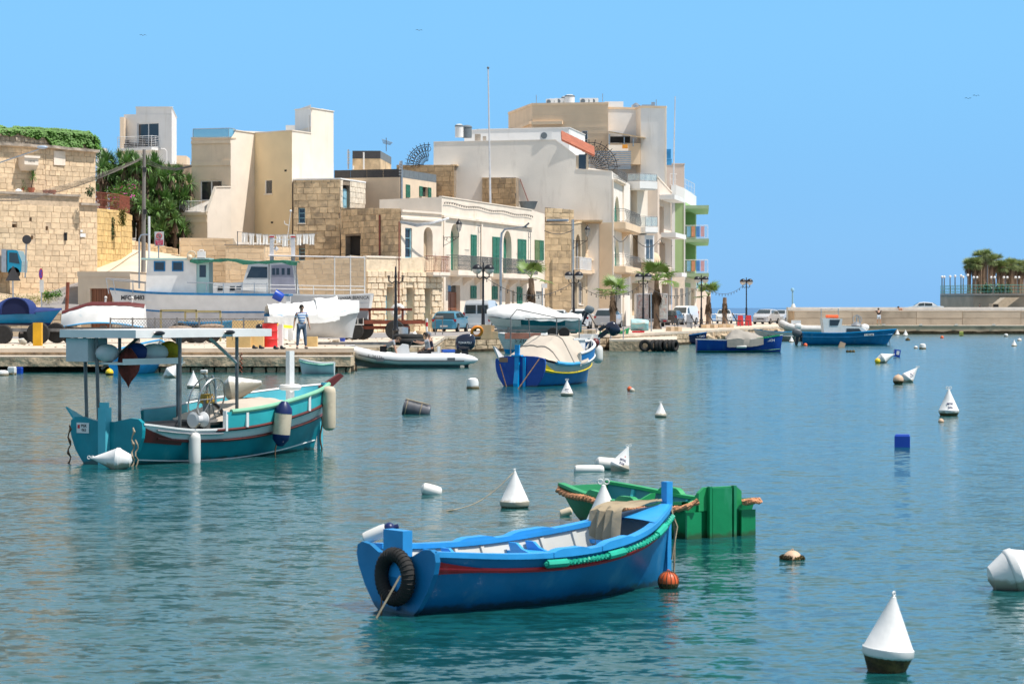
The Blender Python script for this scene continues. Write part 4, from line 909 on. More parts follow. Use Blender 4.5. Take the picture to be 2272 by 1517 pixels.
# ---------------- garage, plants ----------------
t,fs=bld('garage','low beige block garage with a brown wooden door, cut into the ramp','building',[(173,141,603),(289,140,603),(336,143,606),(336,150,606),(173,150,603)],ZQ,m_beige,cope=m_beige,copew=.02,ops={0:[(201,250,640,738,'garage',.18)]})
ff=fs[0];r=ff.rect((201,250,640,738));n=9
for i in range(n):
 b=MB();a=lerp(r[0],r[1],i/n);c=lerp(r[0],r[1],(i+1)/n);ff.blk(b,a+.01,c-.01,ZQ,r[3],-.17,-.13+.01*(i%2));P(b,'plank',m_wood,t,True)
b=MB();ff.blk(b,r[0]-.2,r[1]+.2,r[3]+.003,r[3]+.25,.003,.05);ff.blk(b,r[0]-.2,r[0]-.003,ZQ,r[3],.003,.05);ff.blk(b,r[1]+.003,r[1]+.2,ZQ,r[3],.003,.05);P(b,'door_surround',m_beige,t,True)
b=MB();ff.blk(b,-.02,ff.L,Z(614,140.5),Z(603,140.5),.003,.05);P(b,'string_course',m_beige,t,True)
def leaf_cloud(b,pts,n,size,spread,r,flat=.5):
 for _ in range(n):
  c=Vector(r.choice(pts))+Vector([r.gauss(0,s)for s in spread])
  s=size*r.uniform(.6,1.3);a=Vector([r.uniform(-1,1)for _ in range(3)]).normalized();u=a.cross(Vector((0,0,1))).normalized()*s*flat;w=a*s
  b.add([c-w*.5,c+u*.5,c+w*.6,c-u*.5],[(0,1,2,3)])
r=random.Random(5)
# ivy along the parapet: hangs over the edge
b=MB();fs3=IVY[0]
for k,fc in enumerate(fs3[:4]):
 n=int(fc.L*(300 if k==0 else 1100))
 for _ in range(n):
  u=r.uniform(0,fc.L);zt=lerp(fc.zA,fc.zB,u/fc.L);px=CX+F*fc.pt(u,0).x/fc.pt(u,0).y
  hang=tab([(-90,.3),(60,.35),(95,.5),(112,1.2),(130,1.3),(150,1.25),(190,.95),(205,1.1),(213,1.3)],px)
  hang*=.85+.5*noise.noise(Vector((u*1.2,k,0)))+.35*noise.noise(Vector((u*4,k,0)))
  z=zt+.28*(.6+.6*noise.noise(Vector((u*1.6,7,0))))-(hang+.25)*r.random()**1.25
  c=fc.pt(u,z,r.uniform(.05,.45)*(1 if z<zt else 0)-(.3*r.random()if z>zt else 0)+.12*noise.noise(Vector((u*2,z*2,3))))
  s=r.uniform(.09,.17);a=Vector([r.gauss(0,1)for _ in range(3)]).normalized();nn=Vector((fc.n.x,fc.n.y,.6)).normalized();w=nn.cross(a).normalized()*s;v=w.cross(nn).normalized()*s
  b.add([c-w*.5,c-v*.1+v*.5,c+w*.5,c-v*.6],[(0,1,2,3)])
solo(b,'ivy',m_leaf,'bright green ivy spilling over the parapet of the old fort','ivy')
# creepers on the yellow wall
for j,(px,y0,y1,w_,lab)in enumerate(((247,485,530,5,'narrow green creeper hanging on the middle of the yellow block wall'),(272,465,500,7,'orange flecked creeper at the top corner of the yellow block wall'),(200,418,434,8,'small tuft growing from the fort ledge'))):
 b=MB();D=162 if j<2 else 153;pts=[W(px+r.uniform(-w_,w_)*(1-.6*k/40),lerp(y0,y1,(k/40)**1.0),D-.5)for k in range(40)]
 leaf_cloud(b,pts,500 if j<2 else 150,.17,(.08,.1,.08),r);solo(b,'creeper',m_leafd if j!=1 else m_weeds,lab,'creeper')
b=MB();leaf_cloud(b,[W(275+10*sin(k),428+5*cos(k*2),172)for k in range(12)],700,.2,(.5,.4,.35),r);o=T('bougainvillea','green bougainvillea bush with pink flowers behind the iron fence','shrub',W(275,440,172));P(b,'foliage',m_leaf,o,True,stuff=True)
b=MB();leaf_cloud(b,[W(275+9*sin(k),430+5*cos(k*2),171.4)for k in range(9)],60,.17,(.4,.3,.3),r,1.);P(b,'flowers',M('magenta_flower',(.5,.05,.3),.7),o,True,stuff=True)
# ---- yuccas
def yucca_mesh(seed,n=95,L=.85):
 r=random.Random(seed);b=MB()
 for i in range(n):
  az=r.uniform(0,2*PI);el=rad_(r.uniform(-50,88))if i>n*.2 else rad_(r.uniform(50,90));l=L*r.uniform(.75,1.1)*(1 if el>0 else .8)
  d=Vector((cos(az)*cos(el),sin(az)*cos(el),sin(el)));s=d.cross(Vector((0,0,1)))
  s=(s.normalized()if s.length>.01 else Vector((1,0,0)))*.028*1.3;dr=Vector((0,0,-.10-.1*(1-abs(sin(el)))))
  p0=d*.06;p1=d*l*.5;p2=d*l+dr
  b.add([p0-s*.6,p0+s*.6,p1+s,p1-s,p2],[(0,1,2,3),(3,2,4)])
 return b
ym=[yucca_mesh(k).mesh('yucca_rosette',m_yuc)for k in range(4)]
dead=MB();rr=random.Random(3)
for i in range(50):
 az=rr.uniform(0,6.28);l=rr.uniform(.5,.9);d=Vector((cos(az)*.35,sin(az)*.35,-1)).normalized();s=Vector((-sin(az),cos(az),0))*.035
 dead.add([d*.05+s*.5,d*.05-s*.5,d*l-s,d*l+s],[(0,1,2,3)])
dm_=dead.mesh('dead_skirt',m_dead)
yspots=[]
ry=random.Random(77)
for(x0,x1,y0,y1,D,n,sc)in((220,300,350,425,182,21,1.35),(296,360,362,440,180,16,1.3),(330,424,385,470,178,23,1.3),(250,345,425,500,176,13,1.2),(325,410,465,545,174.5,19,1.15)):
 cand=[(x0+(x1-x0)*((i+.5)/n),y0+(y1-y0)*ry.random())for i in range(n)]
 for i,(px,py)in enumerate(cand):yspots.append((px+ry.uniform(-4,4),py,D+ry.uniform(-1.5,1.5),sc*ry.uniform(.85,1.2)))
ygrp={}
def ybase(px,D):
 return max(2.0,Z(tab([(215,470),(290,520),(330,560),(430,565)],px),D))
clus=[]
for s in yspots:clus.append(s)
k=0;idx=list(range(len(clus)));idx.sort(key=lambda i:clus[i][0])
while idx:
 take=idx[:3];idx=idx[3:]
 px0,py0,D0,_=clus[take[0]];zb=min(ybase(px0,D0),min(Z(clus[i][1],clus[i][2])for i in take)-.8);base=Vector((X(px0,D0),D0,zb))
 lab='spiky green yucca in the thicket behind the ramp'
 t=T('yucca',lab,'yucca',base,group='yuccas between the old fort and the cream house')
 b=MB()
 for i in take:
  px,py,D,sc=clus[i];p=W(px,py,D)-base;b.tube([Vector((0,0,0)),p*.5+Vector((0,0,.2)),p],[.14,.1,.08],6)
 P(b,'trunk',m_dead,t)
 for i in take:
  px,py,D,sc=clus[i];p=W(px,py,D)-base
  o=bpy.data.objects.new('crown',ym[i%4]);COL.objects.link(o);o.parent=t;o.location=p;o.scale=(sc,)*3;o.rotation_euler=(ry.uniform(-.3,.3),ry.uniform(-.3,.3),ry.uniform(0,6))
  o2=bpy.data.objects.new('dead_leaves',dm_);COL.objects.link(o2);o2.parent=t;o2.location=p-Vector((0,0,.1));o2.scale=(sc,)*3
 k+=1
# dark bushes under them
for(px,py,D,w_,h_,lab)in((385,515,177,1.5,1.2,'round dark green bush under the yuccas by the cream house'),(300,495,178,1.5,1.3,'dark thicket under the yuccas behind the utility pole'),(240,430,186,1.6,1.4,'dark green bush behind the iron fence')):
 b=MB();pts=[]
 for q in range(26):a=r.uniform(0,6.28);rad=r.random()**.5;pts.append(W(px,py,D)+Vector((cos(a)*rad*w_,r.uniform(-.6,.6),sin(a)*rad*h_*(1+.2*sin(a*3)))))
 leaf_cloud(b,pts,1700,.2,(.22,.25,.22),r);solo(b,'bush',m_leafd,lab,'bush')
b=MB();D=181;b.add([W(205,345,190),W(425,395,190),W(425,570,190),W(205,500,190)],[(0,1,2,3)])
# potted plants on the ledge
for px,h_,lab in((70,1.6,'tall spiky pot plant on the fort ledge'),(48,.6,'low bushy pot plant on the fort ledge')):
 t=T('pot_plant',lab,'plant',W(px,428,151.2));b=MB();b.lathe([(.16,0),(.22,.32),(.2,.32),(0,.28)],n=10);P(b,'pot',m_tile,t)
 b=MB()
 if h_>1:b.tube([(0,0,.3),(.1,0,1.0)],.03,5)
 P(b,'stem',m_dead,t)if h_>1 else None
 o=bpy.data.objects.new('leaves',ym[1]);COL.objects.link(o);o.parent=t;o.location=(.1,0,1.0 if h_>1 else .45);o.scale=(.6,)*3
for px in(103,116):b=MB();b.lathe([(.2,0),(.26,.26),(.23,.26),(0,.2)],W(px,431,151.5),10);solo(b,'flower_pot',m_tile,'empty terracotta pot on the fort ledge, %s'%('nearer the spiky plant' if px==103 else 'farther from the spiky plant'),'flower pot')
b=MB();b.ball(W(25,424,151),.5,10,6,(1.4,.8,.55));solo(b,'stone_lump',m_white,'rounded white stone lying on the fort ledge','stone')
# weeds on the bank
b=MB();pts=[W(px,662+12*ry.random()-max(0,px-100)*.0,141+ry.random()*4)for px in[ry.uniform(20,130)for _ in range(60)]]
for p in pts:p.z=Z(668,141)+ry.uniform(-.1,.25)
leaf_cloud(b,pts,2200,.12,(.35,.5,.1),ry,.3);solo(b,'weeds',m_weeds,'dry tangled weeds growing on the sandy roadside bank','weeds',kind='stuff')
b=MB();pts=[W(ry.uniform(98,132),650+ry.uniform(0,7),139.5)for _ in range(12)]
leaf_cloud(b,pts,500,.14,(.15,.2,.1),ry,.5);solo(b,'yellow_flowered_bush',m_leaf,'low green bush by the no parking sign','bush')
# ---- fan palms
def fan_mesh(seed,droop=0.,n=22,L=.62,mat=None,sp=1.9,pet=.55):
 r=random.Random(seed);b=MB()
 b.tube([(0,0,0),(pet*.5,0,.03),(pet,0,0-droop*.1)],.018,4,cap=False)
 for i in range(n):
  a=lerp(-sp,sp,(i+.5)/n);l=L*(1-.25*abs(a)/sp)*r.uniform(.85,1.1)
  d=Vector((cos(a),sin(a),0));s=Vector((-sin(a),cos(a),0))*.030;o=Vector((pet,0,0))
  tip=o+d*l*1.1+Vector((0,0,-l*(.22+droop)*r.uniform(.6,1.4)))
  b.add([o+d*.03-s*.25,o+d*.03+s*.25,o+d*l*.6+s+Vector((0,0,-.03-droop*.1)),o+d*l*.6-s+Vector((0,0,-.03-droop*.1)),tip],[(0,1,2,3),(3,2,4)])
 return b.mesh('palm_frond',mat or m_palm)
fans=[fan_mesh(k,.1*k)for k in range(3)];fansd=[fan_mesh(9+k,.15,11,.85,m_dead,.42,.25)for k in range(2)]
def palm(px,py,D,yc,fronds,skirt,label,s=1.,lean=0.):
 """yc = py of the crown centre"""
 zt=Z(yc,D);base=Vector((X(px,D),D,ZQ));H=zt-ZQ;r=random.Random(int(px))
 t=T('fan_palm',label,'palm tree',base,group='fan palms along the quay')
 b=MB();pts=[Vector((lean*(k/8)**2,0,H*k/8))for k in range(9)];rad=[.24-.07*(k/8)+.015*(k%2)for k in range(9)];rad[0]=.33;b.tube(pts,rad,9);P(b,'trunk',m_trunk,t)
 top=pts[-1]
 def put(me,nm,az,el,sc,dz=0):
  o=bpy.data.objects.new(nm,me);COL.objects.link(o);o.parent=t;o.location=top+Vector((0,0,dz))
  o.matrix_local=Matrix.Translation(top+Vector((0,0,dz)))@Rot(az,4,'Z')@Rot(-el,4,'Y')@Matrix.Scale(sc,4)
 for i in range(fronds):put(fans[i%3],'frond',i*2.4+r.uniform(-.3,.3),rad_(r.uniform(-12,68)),s*r.uniform(1.15,1.45))
 for i in range(skirt):put(fansd[i%2],'dead_frond',r.uniform(0,6.28),rad_(r.uniform(-89,-70)),s*r.uniform(.9,1.35),r.uniform(-.5,.05))
 return t
palm(1183,0,158,617,6,16,'sparse fan palm in front of the green shuttered house',1.05,-.15)
palm(1360,0,172,648,12,14,'bushy fan palm behind the raised black outboard motor',1.0)
palm(1457,0,186,622,14,22,'large fan palm beside the fourth double globe lamp',1.35)
palm(1572,0,214,657,8,16,'thin crowned fan palm at the sea end of the houses',1.1)
palm(1608,0,222,660,0,24,'dead fan palm with only a brown skirt of fronds',1.0)
# far headland and its palm grove
b=MB();D=430
hp=[(2086,430,0),(2160,415,0),(2400,405,0),(2400,520,0),(2086,520,0)]
zt=Z(656,425);b.cur=0;b.slab([Vector((X(p,d),d,-1))for p,d,_ in hp],(0,0,1+zt));b.cur=1
b.slab([Vector((X(p,d-.6),d-.6,zt+.003))for p,d,_ in hp],(0,0,.35))
b.cur=2;b.obox((X(2060,350),330,-1),(60,0,0),(0,75,0),(0,0,1+1.9))
m_far=M('far_sea_wall',(.66,.46,.28),.95,var=.25,scale=.25,dirt=((.2,.15,.11),.3,.12,.8));m_farb=M('far_coping',(.52,.42,.3),.9)
hl=S(b,'headland',[m_far,m_farb,m_conc])
b=MB();b.slab([W(2195,688,404),W(2225,688,404),W(2262,660,404),W(2230,660,404)],(0,4,0));P(b,'stair',m_farb,hl,True)
b=MB();b.obox(W(2202,688,400),(1.9,0,0),(0,3,0),(0,0,1.1));P(b,'doorway',m_farb,hl,True)
b=MB();b.obox(W(2204,688,399.9),(.85,0,0),(0,.1,0),(0,0,.95));P(b,'door_opening',m_dark,hl,True)
rp=[Vector((X(p,d),d-.3,zt+.35))for p,d,_ in hp[:3]]
rl=MB()
for a,c in zip(rp,rp[1:]):
 n=int((c-a).length/.6)
 for i in range(n+1):p=a.lerp(c,i/n);rl.tube([p,p+Vector((0,0,1.4))],.04,3,cap=False)
 for h_ in(.3,.85,1.4):rl.tube([a+Vector((0,0,h_)),c+Vector((0,0,h_))],.05,3)
solo(rl,'promenade_railing',M('green_rail_paint',(.08,.28,.24),.5),'green promenade railing along the edge of the far headland','railing')
ffan=[fan_mesh(20+k,.5,9,1.0,m_palmf)for k in range(2)]
rg=random.Random(12);base_p=None
for i in range(30):
 px=2148+i*4.6+rg.uniform(-3,3);D=445+rg.uniform(-8,22);yc=tab([(2140,594),(2165,579),(2190,575),(2215,592),(2240,586),(2280,596)],px)+rg.uniform(-2,14)
 base=Vector((X(px,D),D,zt));H=Z(yc,D)-zt+.8
 if base_p is None or i%5==0:
  t=T('tall_palm','tall shaggy palm in the far headland grove','palm tree',base,group='palm grove on the far headland')
  b=MB();b.tube([(0,0,0),(.1,0,H*.5),(0,0,H)],[.35,.28,.4],7);P(b,'trunk',m_trunk,t)
  b=MB();
  for q in range(80):
   az=rg.uniform(0,6.28);el=rad_(rg.uniform(-60,80));m4=Matrix.Translation((0,0,H))@Rot(az,4,'Z')@Rot(-el,4,'Y')
   for w_ in range(5):
    a=(w_-2)*.42;L_=rg.uniform(.8,1.25);dd=Vector((cos(a),sin(a),-.15));s_=Vector((-sin(a),cos(a),0))*.09;o_=Vector((.5,0,0))
    b.add([m4@(o_-s_),m4@(o_+s_),m4@(o_+dd*L_)],[(0,1,2)])
  P(b,'crown',m_palmf,t)
  b=MB()
  for q in range(30):
   az=rg.uniform(0,6.28);z0=H-rg.uniform(0,1.2);d=Vector((cos(az),sin(az),0));s_=Vector((-d.y,d.x,0))*.12
   b.add([d*.3+s_+Vector((0,0,z0)),d*.3-s_+Vector((0,0,z0)),d*.75+Vector((0,0,z0-1.4))],[(0,1,2)])
  P(b,'dead_fronds',m_dead,t);base_p=t
 else:
  o=dup(base_p,base,rz=rg.uniform(0,6));o.scale=(1,1,H/max(1,1))if False else(1,1,1)
for px,y0 in((2090,617),(2095,617),(2108,616),(2119,615),(2132,614),(2137,617),(2147,613)):
 D=432;t=T('globe_lamp','%s single globe lamp from the corner of the far promenade'%{2090:'first',2095:'second',2108:'third',2119:'fourth',2132:'fifth',2137:'sixth',2147:'seventh'}[px],'street lamp',Vector((X(px,D),D,zt+.35)),group='globe lamps on the far promenade');H=Z(y0,D)-zt-.35
 b=MB();b.tube([(0,0,0),(0,0,H)],[.14,.09],6);P(b,'post',m_irong,t);b=MB();b.ball((0,0,H+.2),.24,8,6);P(b,'globe',m_whitep,t)
for px in(2164,2203,2231,2257):
 D=418;t=T('twin_globe_lamp','twin white globe lamp before the far palms, %s'%{2164:'nearest the single globes',2203:'just past the foot of the stair',2231:'beyond the top of the stair',2257:'farthest from the single globes'}[px],'street lamp',Vector((X(px,D),D,zt+.35)),group='twin globe lamps before the far palms');H=Z(618,D)-zt-.35
 b=MB();b.tube([(0,0,0),(0,0,H)],[.13,.08],6);b.tube([(-.28,0,H),(0,0,H-.3),(.28,0,H)],.05,5);P(b,'post',m_irong,t)
 for s in(-1,1):b=MB();b.ball((s*.3,0,H+.2),.22,8,6);P(b,'globe',m_whitep,t)
for px in(2190,2224):b=MB();leaf_cloud(b,[W(px+q*2,640+(q%3)*4,425)for q in range(-6,7)],500,.5,(.5,.5,.4),rg);solo(b,'shrub',m_leafd,'rounded shrub under the far palms, %s'%('nearer the stair' if px==2190 else 'beyond the stair'),'shrub')
b=MB();
for px in(2191,):b.tube([W(px,655,440),W(px,590,440)],.1,5)
b.tube([W(2191,590,440),W(2214,574,440),W(2220,573,440)],.08,5);solo(b,'tall_street_light',m_steel,'tall thin street light among the far palms','street lamp')
# ---------------- boats ----------------
def waterline(m,col=(.045,.05,.02),top=.045):
 """scum and weed on the first centimetres above the water (object z = 0 is the water)"""
 n=m.node_tree.nodes;L=m.node_tree.links;b=n['Principled BSDF'];src=b.inputs['Base Color'].links[0].from_socket
 tc=n.new('ShaderNodeTexCoord');sp=n.new('ShaderNodeSeparateXYZ');L.new(tc.outputs['Object'],sp.inputs[0])
 ns=n.new('ShaderNodeTexNoise');ns.inputs['Scale'].default_value=9;ns.inputs['Detail'].default_value=6;L.new(tc.outputs['Object'],ns.inputs['Vector'])
 a=n.new('ShaderNodeMath');a.operation='MULTIPLY_ADD';a.inputs[1].default_value=-.14;L.new(ns.outputs[0],a.inputs[0]);L.new(sp.outputs[2],a.inputs[2])
 r=n.new('ShaderNodeMapRange');r.inputs[1].default_value=top-.09;r.inputs[2].default_value=top-.05;r.inputs[3].default_value=.7;r.inputs[4].default_value=0;L.new(a.outputs[0],r.inputs[0])
 x=n.new('ShaderNodeMix');x.data_type='RGBA';x.inputs[7].default_value=(*col,1);L.new(r.outputs[0],x.inputs[0]);L.new(src,x.inputs[6]);L.new(x.outputs[2],b.inputs['Base Color']);return m
def paint(name,col,rough=.4,wear=.15,dirt=None):
 if name in _mats:return _mats[name]
 return M(name,col,rough,var=wear*.8,scale=2.2,bump=.004,bscale=7,dirt=dirt or(tuple(min(.8,c*.7+.10)for c in col),.07,5,.5),spec=.5)
m_blue=paint('sea_blue_paint',(.008,.18,.42),.38,.2,((.12,.32,.50),.24,3.0,.22))
m_blue=waterline(m_blue)
m_bluet=paint('bright_blue_trim',(.03,.33,.74),.45,.2)
m_green2=paint('bright_green_paint',(.005,.24,.085),.4,.2,((.07,.36,.22),.22,3.0,.25))
waterline(m_green2)
m_green3=paint('light_green_paint',(.02,.33,.11),.45,.2)
m_teal=paint('teal_paint',(.003,.24,.30),.38,.2,((.10,.36,.38),.20,2.2,.2))
waterline(m_teal)
m_teall=paint('light_teal_paint',(.04,.46,.50),.42,.15)
m_tealp=paint('pale_teal_paint',(.09,.46,.56),.45,.15)
m_royal=paint('royal_blue_paint',(.008,.06,.34),.38,.2,((.05,.17,.42),.22,2.2,.3))
waterline(m_royal)
m_azure=paint('azure_paint',(.0,.33,.72),.4,.15)
m_mid=waterline(paint('mid_blue_paint',(.005,.16,.45),.4,.2))
m_light=paint('light_blue_paint',(.06,.38,.70),.45,.2)
m_navy=paint('navy_paint',(.006,.018,.10),.4,.2)
m_hullw=paint('white_hull_paint',(.80,.79,.77),.42,.08,((.62,.64,.66),.15,.8,1))
m_hullg=paint('grey_white_hull',(.64,.62,.62),.5,.12,((.5,.5,.52),.2,.7,1))
m_maroon=paint('maroon_paint',(.12,.018,.015),.45,.2)
m_red=paint('red_paint',(.58,.02,.03),.45,.2)
m_yellow=paint('yellow_paint',(.80,.58,.02),.45,.12)
m_greyin=paint('grey_inner_paint',(.52,.52,.48),.7,.15)
m_palebl=paint('pale_grey_blue_paint',(.56,.57,.58),.5,.12)
m_aqua=paint('pale_aqua_paint',(.42,.62,.60),.5,.08)
m_tarp=M('tan_tarpaulin',(.52,.45,.37),.85,var=.1,scale=1.5,bump=.01,bscale=4)
m_tarpw=M('white_tarpaulin',(.80,.79,.76),.7,var=.06,scale=1,bump=.03,bscale=2.5)
m_tarpg=M('grey_brown_tarpaulin',(.34,.31,.27),.85,var=.12,bump=.02,bscale=3)
m_navyc=M('navy_canvas',(.012,.035,.16),.8,var=.15,bump=.01,bscale=4)
m_rope=M('orange_rope',(.58,.27,.14),.95,var=.35,scale=9,bump=.02,bscale=30)
m_ropet=M('worn_rope',(.36,.29,.20),.95,var=.4,scale=9)
m_ropeg=M('green_hose',(.01,.42,.28),.5,var=.15,scale=6)
m_fend=M('fender_vinyl',(.62,.52,.38),.55,var=.18,scale=2,dirt=((.3,.22,.13),.2,3,1))
m_fendw=M('clean_white_fender',(.72,.70,.66),.5,var=.1,scale=3)
m_black=M('black_plastic',(.012,.013,.016),.3,var=.2)
m_outb=M('outboard_cowl',(.010,.014,.035),.22,var=.1,coat=.4)
m_alg=M('algae_growth',(.09,.065,.02),.95,var=.6,scale=6,bump=.03,bscale=22,dirt=((.02,.015,.01),.5,9,1))
m_buoy=waterline(M('buoy_white',(.76,.75,.73),.5,var=.07,scale=3,bump=.002,bscale=20,dirt=((.50,.44,.33),.16,5,.5)),(.22,.17,.07),.09)
m_orange=M('orange_buoy',(.72,.12,.03),.45,var=.15,scale=5)
m_orangel=M('orange_ring',(.80,.25,.02),.5,var=.1)
m_ybuoy=M('yellow_buoy',(.80,.55,.02),.45,var=.1)
m_pbuoy=M('faded_peach_buoy',(.62,.42,.28),.6,var=.12)
m_bplas=M('blue_plastic_drum',(.008,.06,.42),.35,var=.1)
m_ink=M('black_lettering',(.015,.015,.02),.6)
m_inkb=M('navy_lettering',(.02,.03,.12),.6)
m_inkw=M('white_lettering',(.8,.8,.8),.6)
m_chain=M('rusty_chain',(.12,.07,.04),.9,var=.5,scale=10)
class Hull:
 def __init__(s,L,beam,sheer,keel,pw,rb=0.,rs=0.,flare=0.):
  s.L,s.beam,s.sheer,s.keel,s.pw,s.rb,s.rs,s.flare=L,beam,sheer,keel,pw,rb,rs,flare
 def p(s,u,t,side=1,off=0.,dz=0.):
  hb=max(stab(s.beam,u)-off,.0);zk=stab(s.keel,u)+(off if t<.99 else 0)*.8;zs=stab(s.sheer,u)
  pw=tab(s.pw,u);y=hb*(max(t,0)**pw)
  if t>1:y=hb*(1+(t-1)*s.flare)
  z=zk+(zs-zk)*t;x=u*s.L+s.rb*max(t,0)**1.2*max(0,(u-.6)/.4)**2-s.rs*t*max(0,1-u/.2)
  return Vector((x,y*side,z+dz))
 def skin(s,b,t0,t1,off=0.,nu=26,nt=8,sides=(1,-1),u0=0.,u1=1.):
  for sd_ in sides:b.grid([[s.p(lerp(u0,u1,i/nu),lerp(t0,t1,j/nt),sd_,off)for j in range(nt+1)]for i in range(nu+1)])
 def shell(s,b,t0=0.,thick=.035,nu=26,nt=8):s.skin(b,t0,1.,0,nu,nt)
 def rail(s,b,w=.06,h=.04,u0=0.,u1=1.,nu=30,sides=(1,-1),t=1.,dz=0.,out=.02):
  for sd_ in sides:
   rows=[]
   for i in range(nu+1):
    u=lerp(u0,u1,i/nu);p=s.p(u,t,sd_,0,dz);o=out
    hb=abs(p.y);inn=max(hb-(w-out),0.0)
    rows.append([Vector((p.x,(hb+o)*sd_,p.z)),Vector((p.x,(hb+o)*sd_,p.z+h)),Vector((p.x,inn*sd_,p.z+h)),Vector((p.x,inn*sd_,p.z)),Vector((p.x,(hb+o)*sd_,p.z))])
   b.grid(rows,smooth=False)
 def strake(s,b,t,r,u0=0.,u1=1.,nu=30,sides=(1,-1),off=0.,n=6):
  for sd_ in sides:b.tube([s.p(lerp(u0,u1,i/nu),t,sd_,-r*.4+off)for i in range(nu+1)],r,n)
 def transom(s,b,u=0.,th=.03,t1=1.,crown=0.,n=12):
  pts=[s.p(u,j/n*t1,1)for j in range(n+1)]+[s.p(u,(n-j)/n*t1,-1)for j in range(n)]
  c=Vector((pts[0].x,0,(pts[0].z+pts[n].z)/2));m=len(pts)
  q=[p+Vector((th,0,0))for p in pts]
  b.add(pts+[c]+q+[c+Vector((th,0,0))],[(i,(i+1)%m,m)for i in range(m)]+[(m+1+i,m+1+(i+1)%m,2*m+1)for i in range(m)])
 def floor(s,b,t,u0=.02,u1=.9,nu=20,off=.03):
  rows=[]
  for i in range(nu+1):
   u=lerp(u0,u1,i/nu);a=s.p(u,t,1,off);c=s.p(u,t,-1,off);z=t;rows.append([Vector((a.x,a.y,a.z)),Vector((c.x,c.y,c.z))])
  b.grid(rows,smooth=False)
 def thwart(s,b,u,z,w=.24,h=.035,off=.02):
  t=.0;x=u*s.L;
  def yat(uu):
   zk=stab(s.keel,uu);zs=stab(s.sheer,uu);tt=(z-zk)/(zs-zk);return abs(s.p(uu,tt,1,off).y)
  u2=u+w/s.L;b.slab([(x,-yat(u),z),(x+w,-yat(u2),z),(x+w,yat(u2),z),(x,yat(u),z)],(0,0,h))
 def ribs(s,b,us,t0=.25,t1=.97,w=.035,d=.025,off=.04,sides=(1,-1)):
  for u in us:
   for sd_ in sides:
    rows=[[s.p(u,lerp(t0,t1,j/6),sd_,off+d),s.p(u+w/s.L,lerp(t0,t1,j/6),sd_,off+d),s.p(u+w/s.L,lerp(t0,t1,j/6),sd_,off),s.p(u,lerp(t0,t1,j/6),sd_,off),s.p(u,lerp(t0,t1,j/6),sd_,off+d)]for j in range(7)]
    b.grid(rows,smooth=False)
def cloth(b,rows):b.grid(rows)
def twist(b,pts,r,strands=3,turns=8.,n=5):
 """laid rope: strands wound around a path"""
 pts=[Vector(p)for p in pts];N=len(pts);sp=[]
 for k in range(strands):
  q=[]
  for i,p in enumerate(pts):
   t=(pts[min(i+1,N-1)]-pts[max(i-1,0)]).normalized();a=t.cross(Vector((0,0,1)))
   if a.length<.1:a=t.cross(Vector((1,0,0)))
   a.normalize();c=a.cross(t);an=2*PI*(k/strands+turns*i/(N-1));q.append(p+(a*cos(an)+c*sin(an))*r*.5)
  b.tube(q,r*.62,n)
def resamp(pts,n):
 pts=[Vector(p)for p in pts];L=[0]
 for a,c in zip(pts,pts[1:]):L.append(L[-1]+(c-a).length)
 out=[]
 for i in range(n+1):
  s_=L[-1]*i/n;k=max(j for j in range(len(L))if L[j]<=s_+1e-9);k=min(k,len(pts)-2)
  out.append(pts[k].lerp(pts[k+1],(s_-L[k])/max(1e-9,L[k+1]-L[k])))
 return out
def place(px,py):D=DW(py);return Vector((X(px,D),D,0))
